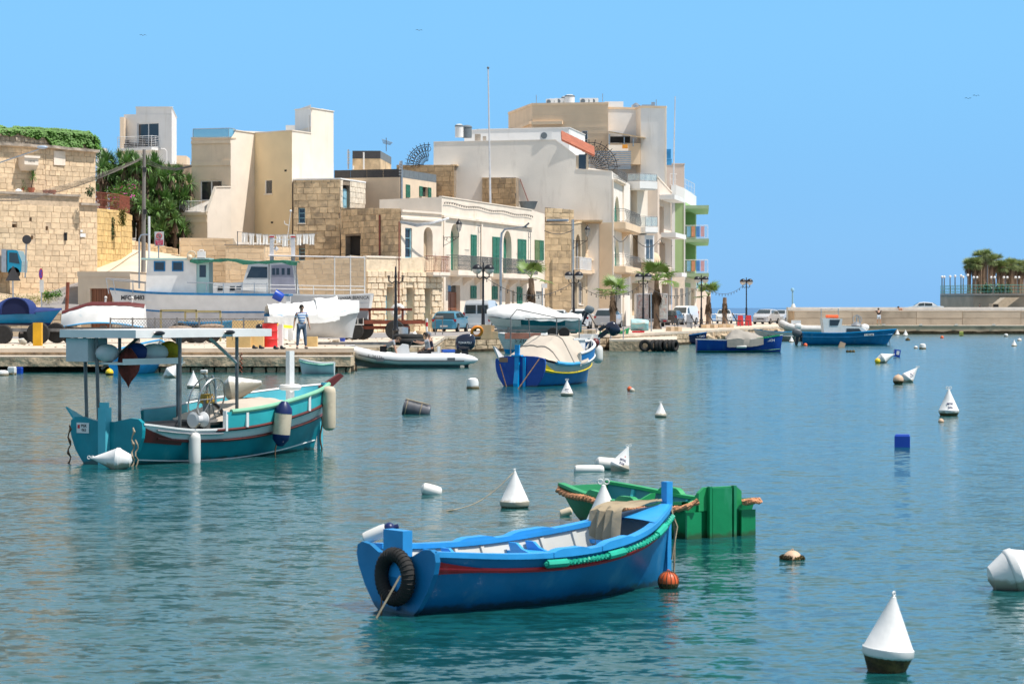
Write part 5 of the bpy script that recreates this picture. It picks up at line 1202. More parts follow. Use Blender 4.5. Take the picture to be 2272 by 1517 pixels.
# === 1. the blue rowing boat in front
def front_boat():
 a=place(893,1356);bq=place(1472,1297);v=bq-a;ang=math.atan2(v.y,v.x);L=v.length
 t=T('rowing_boat','blue wooden rowing boat with a red stripe and a black tyre on its stern','boat',a,ang)
 h=Hull(L,[(0,.50),(.12,.575),(.35,.66),(.6,.62),(.8,.44),(.93,.19),(1,.015)],[(0,.50),(.25,.44),(.5,.44),(.75,.52),(1,.70)],[(0,-.10),(.5,-.14),(1,-.10)],[(0,.55),(.4,.42),(.75,.6),(1,1.)],rb=.07,rs=.05)
 b=MB();h.skin(b,0,.86);h.skin(b,.86,1.0,0.0,nt=2);P(b,'hull',m_blue,t)
 b=MB();h.skin(b,.12,.99,.045);inn=P(b,'inner_hull',m_greyin,t)
 b=MB();h.ribs(b,[.13,.24,.34,.44,.55,.65,.75,.84],off=.045);P(b,'ribs',m_greyin,inn,stuff=True)
 b=MB();h.floor(b,.32,u0=.03,u1=.93,off=.05);P(b,'floorboards',m_mid,t)
 b=MB();h.rail(b,.10,.045,out=.025);P(b,'gunwale',m_bluet,t)
 for u0,u1 in((.36,.50),(.55,.70)):
  for sd_ in(1,-1):
   b=MB();n=8;rows=[]
   for i in range(n+1):
    u=lerp(u0,u1,i/n);k=min(1,min(i,n-i)/1.5)*.028+.046;p=h.p(u,1,sd_)
    rows.append([p+Vector((0,.03*sd_,.002)),p+Vector((0,.03*sd_,k)),p+Vector((0,-.07*sd_,k)),p+Vector((0,-.07*sd_,.002)),p+Vector((0,.03*sd_,.002))])
   if(u0<.5)==(sd_>0)or True:b.grid(rows,smooth=False);P(b,'oarlock_pad',m_bluet,t)
 b=MB();h.strake(b,.83,.022,.0,.985);P(b,'rubbing_strake',m_red,t)
 b=MB()
 rows=[]
 for i in range(7):
  u=i/6*.14;w=lerp(.10,.0,(i/6)**.6);rows.append([h.p(u,.86+w,-1,-.018),h.p(u,.80-w*.6,-1,-.02)])
 b.grid(rows);P(b,'stripe_end',m_red,t)
 b=MB();n=16
 prof=[(0,-.10),(.16,-.06),(.30,.04),(.43,.20),(.52,.36),(.545,.46),(.53,.53),(.47,.56),(.36,.545),(.24,.49),(.13,.46),(0,.455)]
 pp=[Vector((-.075,y,z))for y,z in prof]+[Vector((-.075,-y,z))for y,z in prof[1:-1][::-1]]
 b.slab(pp,(.05,0,0));P(b,'transom',m_blue,t)
 b=MB();b.box((-.05,0,.42),(.10,.27,.54));P(b,'stern_post',m_bluet,t)
 b=MB();b.box((-.09,0,.16),(.025,.10,.28));P(b,'rudder_bracket',m_blue,t)
 for u,z in((.20,.34),(.53,.335),(.80,.40)):
  b=MB();h.thwart(b,u,z,.22);th=P(b,'thwart',m_bluet,t)
  for sd_ in(1,-1):
   for du in(0,.2):
    b=MB();x=u*L+du;y0=abs(h.p(u,.7,1,.05).y);zt=stab(h.sheer,u)
    q=[(y0-.0,z+.036),(y0-.26,z+.036),(y0-.16,z+.06),(y0-.08,z+.11),(y0-.045,zt+.0),(y0+.03,zt)]
    if u<.7:b.slab([(x,y*sd_,zz)for y,zz in q],(.03,0,0));P(b,'knee',m_bluet,th)
 b=MB();rows=[]
 for i in range(9):u=lerp(.84,1,i/8);p=h.p(u,1,1);rows.append([Vector((p.x,k*p.y/4,p.z+.048+.02*(1-(k/4)**2)))for k in range(-4,5)])
 b.grid(rows);P(b,'foredeck',m_bluet,t)
 b=MB();b.box((L+.045,0,.80),(.075,.075,.30));b.box((L+.055,0,.25),(.05,.045,.85));P(b,'stem_post',m_bluet,t)
 b=MB();pts=[h.p(u,.92,-1,-.05)for u in[lerp(.33,.998,i/90)for i in range(91)]];twist(b,pts,.027,3,42,5);rb_=P(b,'rope_guard',m_ropeg,t)
 for u in(.36,.60,.86):
  b=MB();b.tube([h.p(u+k*.012,.92,-1,-.05)for k in range(-2,5)],.036,8);P(b,'hose_sleeve',m_ropeg,rb_)
 tag_c=solo_local=None
 return t,h,a,ang,L
fb,fh,fa,fang,fL=front_boat()
def onboat(org,ang,v):return Vector(org)+Rot(ang,3,'Z')@Vector(v)
# canvas draped over the bow
b=MB();rows=[]
for i in range(15):
 k=i/14;line=[]
 for j in range(13):
  q=j/12
  if k<.55:x=lerp(fL*.99,fL*.82,k/.55);z=.775-.05*(k/.55)+.012*sin(j*2.2)
  else:x=fL*.82-.10*(k-.55);z=.72-(k-.55)/.45*.36
  y=lerp(.02,.36+.06*k,q)*(1 if k<.55 else 1)*min(1,.3+k*2.2);y+=.0
  line.append(Vector((x+.03*sin(j*1.9+k*2)*(k>.5),y-.02,z+.012*sin(j*1.3+i))))
 rows.append(line)
b.grid([[onboat(fa,fang,p)for p in r_]for r_ in rows]);solo(b,'canvas_sheet',m_tarpg2 if False else M('brown_canvas',(.36,.29,.19),.9,var=.15,bump=.006,bscale=12),'crumpled brown canvas draped over the bow of the blue rowing boat','canvas')
# tyre on the stern
b=MB();c=onboat(fa,fang,(-.15,-.09,.31));mm=Rot(fang,3,'Z')@Rot(PI/2,3,'Y')
b.torus(c,.185,.058,mm,36,12);o=solo(b,'tyre',m_rubber,'black tyre hanging as a fender on the stern of the blue rowing boat','tyre')
b=MB();
for q in range(36):
 an=q/36*6.283;pc=c+mm@Vector((.185*cos(an),.185*sin(an),0));ax=mm@Vector((-sin(an),cos(an),0));rd=mm@Vector((cos(an),sin(an),0));nn_=mm@Vector((0,0,1))
 b.tube([pc+(rd*cos(w)+nn_*sin(w))*.060 for w in[k*PI/5 for k in range(11)]],.006,3,cap=False)
P(b,'tread_ribs',m_rubber,o,True,stuff=True)
b=MB();b.tube([onboat(fa,fang,(-.23,-.27,.34)),onboat(fa,fang,(-.42,-.18,-.02))],.009,5);solo(b,'mooring_rope',m_ropet,'slanting mooring rope running from the stern tyre into the water','rope')
b=MB();p=place(846,1362);b.tube([p+Vector((0,.12,.3)),p+Vector((0,0,-.02))],.008,5);solo(b,'mooring_rope',m_chain,'upright thin mooring line beside the stern tyre','rope')
b=MB();bw=onboat(fa,fang,(fL+.07,-.03,.74));b.tube([bw,bw+Vector((.03,-.05,-.25)),bw+Vector((.02,-.06,-.72))],.009,5);b.tube([bw+Vector((-.02,0,0)),bw+Vector((.05,-.06,-.2)),bw+Vector((.0,-.07,-.5))],.009,5);solo(b,'bow_rope',m_ropet,'slack bow rope hanging down the stem of the blue rowing boat','rope')
# white fender resting on the stern
def fender(name,p,ax,L,r,mat,capm,lab,cat='fender'):
 ax=Vector(ax).normalized();m=ax.to_track_quat('Z','Y').to_matrix()
 t=T(name,lab,cat,p)
 b=MB();b.lathe([(.0,-L/2),(r*.5,-L/2+.01),(r*.92,-L/2+r*.4),(r,-L/2+r),(r,L/2-r),(r*.92,L/2-r*.4),(r*.6,L/2-.01),(0,L/2)],m=m,n=16);P(b,'fender_body',mat,t)
 for sg in(1,-1)if capm else():
  b=MB();b.lathe([(r*1.02,sg*(L/2-r)),(r*.95,sg*(L/2-r*.4)),(r*.35,sg*(L/2+r*.35)),(0,sg*(L/2+r*.4))],m=m,n=16);P(b,'end_cap',capm,t)
 return t
fender('fender',onboat(fa,fang,(.06,.46,.615)),Vector((1,-.1,.45)),.24,.055,m_fendw,None,'white fender with a navy blue end behind the blue rowing boat stern')
b=MB();p=onboat(fa,fang,(.06,.46,.615))+Vector((.12,-.02,.05));b.ball(p,.052,12,8);b.tube([p,p+Vector((.08,0,.02))],.022,6);
o=P(b,'fender_cap',m_navy,bpy.data.objects['fender'],True)
# === 2. green boat behind it
def green_boat():
 a=place(1592,1190);D=a.y;far=place(1285,1150)
 v=far-a;ang=math.atan2(v.y,v.x);L=v.length*.98
 t=T('green_boat','green wooden boat with square ends and a thick orange rope fender','boat',a,ang)
 L*=.92;h=Hull(L,[(0,.50),(.2,.56),(.5,.58),(.8,.50),(1,.36)],[(0,.38),(.3,.32),(.6,.33),(1,.42)],[(0,-.12),(.5,-.14),(1,-.06)],[(0,.28),(.5,.28),(1,.4)],rb=.16,rs=.03)
 b=MB();h.skin(b,0,1);P(b,'hull',m_green2,t)
 b=MB();h.skin(b,.1,.99,.04);P(b,'inner_hull',M('turquoise_inner',(.01,.22,.27),.5,var=.15),t)
 b=MB();h.floor(b,.3,.03,.97,off=.05);P(b,'floorboards',m_teal,t)
 b=MB();h.rail(b,.09,.035);P(b,'gunwale',m_green3,t)
 b=MB();h.transom(b,0,.04);P(b,'transom',m_green2,t)
 p1=h.p(1,1,1);b=MB();b.slab([h.p(1,.0,1),h.p(1,.5,1),h.p(1,1,1),h.p(1,1,-1),h.p(1,.5,-1),h.p(1,0,-1)],(-.03,0,.0));P(b,'bow_board',m_green2,t)
 b=MB();q=[(-.30,.30),(-.30,.50),(-.22,.56),(.22,.56),(.30,.50),(.30,.30)];b.slab([(-.05,y,z)for y,z in q],(.045,0,0));P(b,'stern_board',m_green3,t)
 for y in(-.17,.17):b=MB();b.box((-.08,y,.2),(.05,.035,.74));P(b,'stern_post',m_green2,t)
 b=MB();b.box((-.075,0,.25),(.03,.27,.60));P(b,'middle_board',m_green2,t)
 for y in(-.38,.38):b=MB();b.box((-.06,y,.14),(.03,.2,.3));P(b,'side_board',m_green2,t)
 for u,z in((.16,.20),(.42,.20),(.72,.24)):
  b=MB();h.thwart(b,u,z,.2);th=P(b,'thwart',m_green3,t)
  for sd_ in(1,-1):
   b=MB();x=u*L;y0=abs(h.p(u,.7,1,.05).y);zt=stab(h.sheer,u);q=[(y0,z+.036),(y0-.22,z+.036),(y0-.12,z+.08),(y0-.04,zt),(y0+.02,zt)]
   b.slab([(x,y*sd_,zz)for y,zz in q],(.03,0,0));P(b,'knee',m_green3,th)
 for u0,u1 in((.30,.46),(.56,.72)):
  for sd_ in(1,-1):
   b=MB();rows=[]
   for i in range(9):u=lerp(u0,u1,i/8);k=min(1,min(i,8-i)/1.5)*.06+.036;p=h.p(u,1,sd_);rows.append([p+Vector((0,.022*sd_,.002)),p+Vector((0,.022*sd_,k)),p+Vector((0,-.05*sd_,k)),p+Vector((0,-.05*sd_,.002)),p+Vector((0,.022*sd_,.002))])
   b.grid(rows,smooth=False);P(b,'oarlock_pad',m_green3,t)
 b=MB();h.ribs(b,[.25,.5,.62,.85],off=.04,sides=(1,-1));P(b,'ribs',m_teall,t,stuff=True)
 b=MB();pts=[]
 for i in range(100):
  u=lerp(.02,.995,i/99);k=.93+.05*sin(i*.12)-(.10*math.exp(-((i-12)/9)**2));pts.append(h.p(u,k,1,-.05)if True else 0)
 pts=[Vector((-.12,h.p(0,1,1).y-.14,.42)),Vector((-.08,h.p(0,1,1).y-.02,.36))]+pts+[h.p(1,.95,1,-.02)+Vector((.06,-.06,.02))]
 twist(b,pts,.04,3,44,6);P(b,'rope_fender',m_rope,t,label='thick orange rope lashed along the near side')
 b=MB();twist(b,[Vector((-.11,-.52-.0+k*.03,.385))for k in range(0,9)],.042,3,5,6);P(b,'rope_fender',m_rope,t)
 return t
green_boat()
# === 3/4. luzzus
def luzzu(name,label,px0,py0,px1,py1,beam,sheer,wash,mats,sc=1.):
 a=place(px0,py0);bq=place(px1,py1);v=bq-a;ang=math.atan2(v.y,v.x);L=v.length
 t=T(name,label,'boat',a,ang)
 h=Hull(L,[(0,beam*.42),(.12,beam*.47),(.4,beam*.5),(.65,beam*.475),(.83,beam*.33),(.94,beam*.15),(1,.015)],sheer,[(0,-.25),(.5,-.3),(1,-.25)],[(0,.42),(.4,.34),(.75,.55),(1,1.)],rb=L*.085,rs=.06)
 return t,h,a,ang,L
# teal luzzu
tt,th_,ta,tang,tL=luzzu('canopy_fishing_boat','teal and white fishing boat with a flat white canopy on steel posts',245,1029,690,996,1.9,[(0,.66),(.2,.53),(.45,.53),(.7,.66),(1,.86)],None,None)
h=th_;L=tL
b=MB();h.skin(b,0,.78);P(b,'hull',m_teal,tt)
b=MB();h.skin(b,.785,1.0,nt=3,u0=.0);P(b,'upper_strake',m_hullw,tt)
b=MB();h.skin(b,.2,.99,.05);P(b,'inner_hull',m_tealp,tt)
b=MB();h.floor(b,.55,.03,.95,off=.06);P(b,'deck',m_greyin,tt)
b=MB();h.strake(b,.785,.028,.06,.99);h_=P(b,'lower_strake',m_maroon,tt)
b=MB();h.strake(b,1.0,.028,.30,1.0);P(b,'upper_rail',m_maroon,tt)
b=MB();h.strake(b,.37,.014,.02,.99,off=.01);P(b,'waterline_stripe',m_hullw,tt)
b=MB();rows=[[h.p(i/8*.16,.79+.17*(1-i/8)**1.5,-1,-.02),h.p(i/8*.16,.70-.0*(1-i/8),-1,-.025)]for i in range(9)];b.grid(rows);P(b,'strake_flare',m_maroon,tt)
b=MB();prof=[(0,-.25),(.25,-.2),(.5,-.02),(.70,.22),(.80,.45),(.815,.58),(.80,.70),(.72,.755),(.55,.765),(.2,.70),(0,.69)]
b.slab([Vector((-.10,y,z))for y,z in prof]+[Vector((-.10,-y,z))for y,z in prof[1:-1][::-1]],(.07,0,0));P(b,'transom',m_teal,tt)
b=MB();b.slab([Vector((-.10,.76,.72)),Vector((-.14,.90,.92)),Vector((.3,.86,.70)),Vector((.3,.80,.62))],(0,-.05,0));P(b,'stern_horn',m_tealp,tt)
b=MB();b.box((-.13,0,.40),(.14,.17,1.05));b.box((-.14,0,.95),(.10,.12,.12));P(b,'rudder_post',m_tealp,tt)
b=MB();h.rail(b,.08,.03,0,.35);P(b,'gunwale',m_hullw,tt)
# raised washboard forward
b=MB()
for sd_ in(1,-1):
 rows=[]
 for i in range(21):
  u=lerp(.34,1,i/20);p=h.p(u,1,sd_);hh=.30-.02*i/20;rows.append([p+Vector((0,.0,.0)),p+Vector((.02*i/20,.03*sd_*(1-i/20),hh*.5)),p+Vector((.04*i/20,.05*sd_*(1-i/20),hh))])
 b.grid(rows)
P(b,'washboard',m_teall,tt)
b=MB()
for sd_ in(1,-1):
 rows=[]
 for i in range(21):
  u=lerp(.34,1,i/20);p=h.p(u,1,sd_);y=max(abs(p.y)-.03,.0);rows.append([Vector((p.x,y*sd_,p.z)),Vector((p.x,y*sd_,p.z+.29))])
 b.grid(rows)
P(b,'washboard_inner',m_tealp,tt)
b=MB()
for u in(.44,.62,.80):
 p=h.p(u,1,-1);b.box(p+Vector((0,-.035,.15)),(.06,.03,.27))
P(b,'washboard_posts',m_hullw,tt,stuff=True)
b=MB();b.tube([h.p(u,1,-1)+Vector((.05*u,-.045*(1.02-u),.30))for u in[lerp(.36,1.0,i/24)for i in range(25)]],.042,8);P(b,'pale_green_fender_rail',paint('pale_green_hose',(.22,.50,.33),.6),tt)
b=MB();b.tube([h.p(u,1,1)+Vector((0,.03,.30))for u in[lerp(.34,1.0,i/24)for i in range(25)]],.025,6);P(b,'far_rail',m_hullw,tt)
p=h.p(.34,1,-1);b=MB();b.box(p+Vector((0,-.01,.15)),(.05,.07,.34));P(b,'washboard_end',m_hullw,tt)
# foredeck, cover, stem with tall white post
b=MB();rows=[]
for i in range(12):u=lerp(.55,.99,i/11);p=h.p(u,1,1);rows.append([Vector((p.x,k*max(p.y-.04,.01)/4,p.z+.06+.03*(1-(k/4)**2)))for k in range(-4,5)])
b.grid(rows);P(b,'foredeck',m_hullw,tt)
b=MB();rows=[]
for i in range(16):
 u=lerp(.40,.80,i/15);p=h.p(u,1,1);hb=p.y*.92;k=sin(PI*i/15)**.4
 rows.append([Vector((p.x,hb*q/6*(.5+.5*k),p.z+.10+.24*k*(1-(abs(q)/6)**2.2)+.02*sin(i*1.7+q)))for q in range(-6,7)])
b.grid(rows);P(b,'hatch_cover',m_tarp,tt)
b=MB();b.box((L*1.075,0,1.02),(.10,.09,.35));b.box((L*1.05,0,.45),(.08,.07,1.0));P(b,'stem_post',m_tealp,tt)
b=MB();b.slab([Vector((L*1.05,.0,1.12)),Vector((L*1.16,-.02,1.35)),Vector((L*1.18,-.02,1.30)),Vector((L*1.09,0,1.02))],(0,.06,0));P(b,'bow_horn',m_maroon,tt)
b=MB();b.box((L*.90,.06,1.32),(.13,.09,.92));P(b,'bow_bitt',m_hullw,tt)
b=MB();b.torus((L*.90,.06,1.13),.15,.055,None,20,8);P(b,'rope_coil',m_fendw,tt)
b=MB();b.box((L*.30,.1,.56),(1.5,.45,.16));P(b,'engine_box',m_net,tt)
b=MB();b.box((L*.30,.1,.46),(1.7,.6,.08));P(b,'engine_box_base',m_black,tt)
b=MB();b.tube([h.p(u,.93,-1,-.03)for u in(.05,.12,.2,.27,.33)],.018,6);P(b,'grab_rail',m_steel,tt)
# steel pot hauler
hx=L*.36
b=MB()
for dy in(-.55,-.33):
 for an in(0,):
  mm=Rot(PI/2+.25,3,'X')@Rot(.1,3,'Y');c=Vector((hx,dy,1.02));b.torus(c,.36,.014,mm,26,5)
  for q in range(6):v=mm@Vector((cos(q*1.047),sin(q*1.047),0))*.36;b.tube([c,c+v],.010,4)
hl_=P(b,'hauler_wheel',m_steel,tt)
b=MB();b.tube([(hx,-.44,.35),(hx,-.44,1.02)],.06,8);b.tube([(hx-.35,-.46,.62),(hx+.3,-.42,.62)],.05,8);P(b,'hauler_stand',m_steeld,tt)
b=MB();b.lathe([(.10,0),(.14,.02),(.07,.10),(.07,.2),(.13,.26),(.13,.28)],(hx-.42,-.5,.68),14,Rot(PI/2,3,'Y'));P(b,'hauler_drum',m_palebl,tt)
b=MB();b.tube([(hx+.05,-.6,.95),(hx+.02,-.62,1.32),(hx-.05,-.6,1.42)],.02,6);b.tube([(hx+.15,-.3,.95),(hx+.15,-.32,1.32),(hx+.08,-.32,1.42)],.02,6);P(b,'hauler_arms',m_steel,tt,stuff=True)
b=MB();b.tube([(hx+.1,-.42,1.0),(hx+.35,-.42,.85),(hx+.55,-.42,.62),(hx+.45,-.42,.45)],.035,6);P(b,'hydraulic_hose',m_black,tt)
b=MB();b.box((hx+.05,-.42,1.02),(.2,.16,.16));P(b,'hydraulic_motor',M('ochre_motor',(.5,.3,.05),.6,var=.3,scale=8),tt)
# canopy
m_postd=M('stained_steel_post',(.16,.15,.14),.35,metal=.6,var=.3,scale=6)
cw,c0,c1,cz=1.72,-.30,3.02,2.13
b=MB();b.box(((c0+c1)/2,0,cz),(c1-c0,cw,.13));cp=P(b,'canopy',m_hullw,tt)
for(x,y)in((.12,.66),(-.05,.0+.22),(.9,-.70),(2.35,-.66),(.95,.72),(2.35,.70)):
 b=MB();zb=.45 if x>.2 else .72;
 b.tube([(x,y,zb),(x+(.0 if x>.2 else-.05),y,cz-.065)],.029,8);P(b,'canopy_post',m_postd,tt)
b=MB();b.tube([(.02,.22,1.55),(.55,-.1,2.06)],.026,6);P(b,'brace',m_postd,tt);b=MB();b.tube([(2.34,-.66,1.62),(1.85,-.5,2.04)],.03,6);P(b,'brace',m_steel,tt)
b=MB();b.box((.02,.56,1.86),(.45,.50,.38));P(b,'hanging_locker',m_palebl,tt)
b=MB();b.box((.68,.1,1.64),(1.4,.8,.035));b.box((.68,-.31,1.67),(1.4,.03,.10));P(b,'gear_shelf',m_hullw,tt)
for(x,y,s_,mt,nm,lb)in((.05,.12,(.4,.28,.3),m_palebl,'gear_bundle','pale blue gear bag under the fishing boat canopy'),(.90,-.12,(.55,.3,.3),m_palebl,'plastic_drum','pale blue drum on the canopy shelf'),(.55,-.05,(.38,.3,.32),m_navyc,'gear_bag','navy bag on the canopy shelf'),(1.26,-.12,(.3,.34,.34),M('mustard_net',(.42,.28,.01),.9,var=.3,scale=9,bump=.02),'net_bundle','mustard yellow net bundle on the canopy shelf end')):
 b=MB();c=onboat(ta,tang,(x,y,1.66+s_[2]/2));rot=Rot(tang,3,'Z')
 rows=[[c+rot@Vector((s_[0]*.55*cos(PI*(j/8-.5))*cos(k*PI/6)*(1+.12*noise.noise(Vector((j,k,x)))),s_[1]*.6*cos(PI*(j/8-.5))*sin(k*PI/6),s_[2]*.5*sin(PI*(j/8-.5))))for k in range(12)]for j in range(9)]
 b.grid(rows,closed=True);solo(b,nm,mt,lb,nm.split('_')[-1])
b=MB();c=onboat(ta,tang,(.30,-.12,1.46));
b.grid([[c+Vector((cos(k*PI/5)*.19*sin(PI*min(1,(j+.5)/7)),sin(k*PI/5)*.2*sin(PI*min(1,(j+.5)/7)),+.42-j*.09+.03*sin(k*3)))for k in range(10)]for j in range(8)],closed=True);solo(b,'sail_bundle',M('maroon_cloth',(.14,.02,.012),.9,var=.3,scale=5,bump=.02),'dark maroon cloth bundle sagging below the canopy shelf','cloth bundle')
for(x,y)in((.2,-.87),(1.9,-.87)):
 b=MB();b.ball((x,y-.03,cz+.01),.1,10,6,(1.4,.3,.38));b.tube([(x+.1,y,cz),(x+.1,y,cz-.12)],.006,4);P(b,'canopy_lamp',m_black,cp)
nl=MB();nl.box(onboat(ta,tang,(-.145,.46,.56)),(.20,.01,.15),rz=tang+PI/2);o=P(nl,'number_plate',m_hullw,tt,False)if False else None
rt=Rot(tang,3,'Z')@Vector((0,-1,0))
b=MB();b.box((-.108,.52,.58),(.01,.28,.17));npl=P(b,'number_plate',m_hullw,tt)
text('MSK',.07,(-.116,.49,.615),npl,m_ink,(0,-1,0),(0,0,1),world=False);text('065',.07,(-.116,.49,.545),npl,m_ink,(0,-1,0),(0,0,1),world=False)
b=MB();b.box((-.115,.61,.60),(.006,.05,.06));P(b,'flag_mark',m_red,npl)
def at_t(u,t_,off,dz=0):return onboat(ta,tang,th_.p(u,t_,-1,off)+Vector((0,0,dz)))
fender('fender',at_t(.20,.72,-.12,-.05),(0,0,1),.55,.10,m_fendw,None,'cream sausage fender nearest the teal boat stern')
fender('fender',at_t(.60,.95,-.16,.02),(.1,0,1),.66,.15,m_fend,m_navy,'large tan fender with black ends on the teal boat side')
fender('fender',at_t(.93,.95,-.19,.0),(0,0,1),.80,.12,m_fend,None,'long tan fender hanging at the teal boat bow')
for u in(.20,.60,.93):
 b=MB();b.tube([at_t(u,1,-.02,.28 if u>.3 else .05),at_t(u,.97,-.12,.15)],.012,5);solo(b,'fender_line',m_ropet,'short line holding the %s fender of the teal boat'%{.2:'cream',.6:'black ended',.93:'bow'}[u],'rope')
for(x,y,lb)in((-.2,-.70,'knotted mooring rope hanging at the near corner of the teal stern'),(-.2,.74,'dark weedy mooring chain at the far corner of the teal stern')):
 b=MB();p=onboat(ta,tang,(x,y,.62));pts=[p+Vector((.025*sin(k*1.7),.02*cos(k*2.3),-.065*k))for k in range(11)];b.tube(pts,[.012+.012*(k%3==1)for k in range(11)],6)
 if y<0:b.tube([q+Vector((.06,0,0))for q in pts[3:]],.012,5)
 solo(b,'mooring_rope',m_ropet if y<0 else m_chain,lb,'rope')
for u,lb in((.63,'thin weedy line dropping into the water below the large tan fender'),(.99,'weedy chain at the stem of the teal boat')):
 b=MB();p=at_t(u,.6,-.1);b.tube([p+Vector((.02*sin(k),0,.25-.09*k))for k in range(9)],.016 if u>.7 else .012,5);solo(b,'anchor_line',m_chain,lb,'chain')
b=MB();c=onboat(ta,tang,(L*.66,.35,1.12));m_=Rot(1.35,3,'Y');b.lathe([(.23,-.02),(.24,.0),(.05,.50),(.04,.53),(0,.53)],c,20,m_);b.lathe([(.22,-.02),(.15,-.12),(0,-.17)],c,20,m_);solo(b,'marker_buoy',m_buoy,'white cone buoy lying on the foredeck of the teal boat','buoy')
# blue luzzu with tan cover
bt,bh,ba,bang,bL=luzzu('covered_fishing_boat','royal blue fishing boat with a yellow stripe, bright blue rudder and tan cover',1157,857,1300,848,1.95,[(0,.84),(.2,.68),(.45,.66),(.7,.80),(1,1.05)],None,None)
h=bh;L=bL
b=MB();h.skin(b,0,.74);P(b,'hull',m_mid,bt)
b=MB();h.skin(b,.745,1.0,nt=3);P(b,'upper_strake',m_palebl,bt)
b=MB();h.skin(b,.2,.99,.05);P(b,'inner_hull',m_greyin,bt)
b=MB();h.floor(b,.6,.03,.95,off=.06);P(b,'deck',m_greyin,bt)
b=MB();h.strake(b,.75,.035,.04,.99);P(b,'lower_strake',m_yellow,bt)
b=MB();rows=[[h.p(i/8*.14,.80+.19*(1-i/8)**1.5,-1,-.02),h.p(i/8*.14,.70,-1,-.03)]for i in range(9)];b.grid(rows);P(b,'strake_flare',m_yellow,bt)
b=MB();prof=[(0,-.25),(.3,-.2),(.6,0),(.80,.28),(.88,.5),(.91,.74),(.90,.88),(.8,.93),(.5,.98),(.2,.99),(0,.985)]
b.slab([Vector((-.10,y,z))for y,z in prof]+[Vector((-.10,-y,z))for y,z in prof[1:-1][::-1]],(.07,0,0));P(b,'transom',m_royal,bt)
b=MB();b.slab([(-.25,0,-.2),(-.28,0,.1),(-.19,0,.55),(-.17,0,1.35),(-.1,0,1.35),(-.1,0,-.2)],(0,.16,0));b.box((-.14,.08,1.0),(.16,.36,.05));P(b,'rudder',m_azure,bt)
b=MB();b.box((-.13,-.17,.45),(.05,.09,1.0));P(b,'stern_post',m_azure,bt)
b=MB();b.slab([Vector((-.10,.80,.85)),Vector((-.2,.96,1.3)),Vector((-.12,.93,1.28)),Vector((.5,.9,.9)),Vector((.4,.84,.8))],(0,-.06,0));P(b,'stern_horn',m_palebl,bt)
for sd_ in(1,-1):
 b=MB();rows=[]
 for i in range(21):
  u=lerp(.48,1,i/20);p=h.p(u,1,sd_);rows.append([p,p+Vector((.03*i/20,.05*sd_*(1-i/20),.36))])
 b.grid(rows);P(b,'washboard',m_mid,bt)
b=MB();b.tube([h.p(u,1,-1)+Vector((0,-.05*(1-u),.37))for u in[lerp(.48,1,i/20)for i in range(21)]],.05,8);b.tube([h.p(u,1,1)+Vector((0,.05*(1-u),.37))for u in[lerp(.48,1,i/20)for i in range(21)]],.05,8);P(b,'upper_rail',m_hullw,bt,stuff=True)
b=MB();h.strake(b,1.0,.03,.5,.99);P(b,'rub_rail',m_hullw,bt)
p=h.p(.48,1,-1);b=MB();b.box(p+Vector((0,0,.17)),(.08,.1,.42));P(b,'washboard_end',m_greyin,bt)
b=MB();b.tube([h.p(u,1.0,-1)+Vector((0,-.02,.05))for u in(.14,.24,.34,.46)],.065,8);P(b,'rail_fender',m_light,bt)
# tan cover like a tent over the aft half
b=MB();rows=[]
for i in range(13):
 k=i/12;x=lerp(.15,L*.62,k);p=h.p(x/L,1,1);hb=p.y+.06;top=lerp(.98,1.62,min(1,k*1.9))if k<.5 else 1.62-.06*(k-.5)
 zs=p.z+.05+(.30 if k>.85 else 0)*0;line=[]
 for j in range(15):
  q=-1+2*j/14;e=abs(q);y=hb*q*(1 if e>.72 else 1);zz=zs+(top-zs)*(1-max(0,(e-.45)/.55)**1.3)if e>.45 else top+.02*sin(i*2.1+j)
  line.append(Vector((x,y,zz+.015*sin(j*2.3+i*1.1))))
 rows.append(line)
b.grid(rows);cv=P(b,'cover',m_tarp,bt)
b=MB()
for i in(3,7):b.tube([q+Vector((0,0,.02))for q in rows[i]],.022,5)
P(b,'seam_strap',m_tarpg,cv,stuff=True)
b=MB();b.box((L*.66,0,1.05),(.9,1.1,.85));cb=P(b,'cabin',m_hullw,bt)
b=MB();b.box((L*.64,-.555,1.2),(.28,.012,.4));b.box((L*.66+.456,0,1.2),(.012,.7,.45));P(b,'cabin_window',m_glassb,cb)
b=MB();b.box((L*.66,0,1.5),(1.05,1.2,.06));P(b,'cabin_roof',m_hullw,cb)
b=MB();b.tube([(.3,.55,.9),(.3,.55,2.25),(.65,.5,2.5),(L*.72,.45,2.22),(L*.72,.45,.9)],.022,6);b.tube([(.3,-.0,2.2),(L*.72,-.4,2.2),(L*.72,-.4,1.2)],.022,6);b.tube([(1.5,.5,2.2),(1.6,.5,1.4)],.02,5);b.tube([(L*.72,.45,2.22),(L*.72,-.4,2.2)],.02,5);P(b,'awning_frame',m_steeld,bt)
b=MB();b.box((-.115,.6,.86),(.01,.30,.15));P(b,'number_plate',paint('rusty_plate',(.35,.18,.10)),bt)
b=MB();b.slab([(L*1.03,.02,1.15),(L*1.13,.0,1.62),(L*1.16,.0,1.55),(L*1.08,0,1.05)],(0,.07,0));P(b,'stem_horn',m_greyin,bt)
for(y0,z0,px_,py_,lb)in((-.72,.90,1149,862,'chain running from the near stern corner of the covered blue boat'),(.72,.72,1124,858,'rope running down the far stern corner of the covered blue boat')):
 b=MB();b.tube([onboat(ba,bang,(-.15,y0,z0)),place(px_,py_)+Vector((0,0,-.02))],.02,5);solo(b,'stern_line',m_chain,lb,'rope')
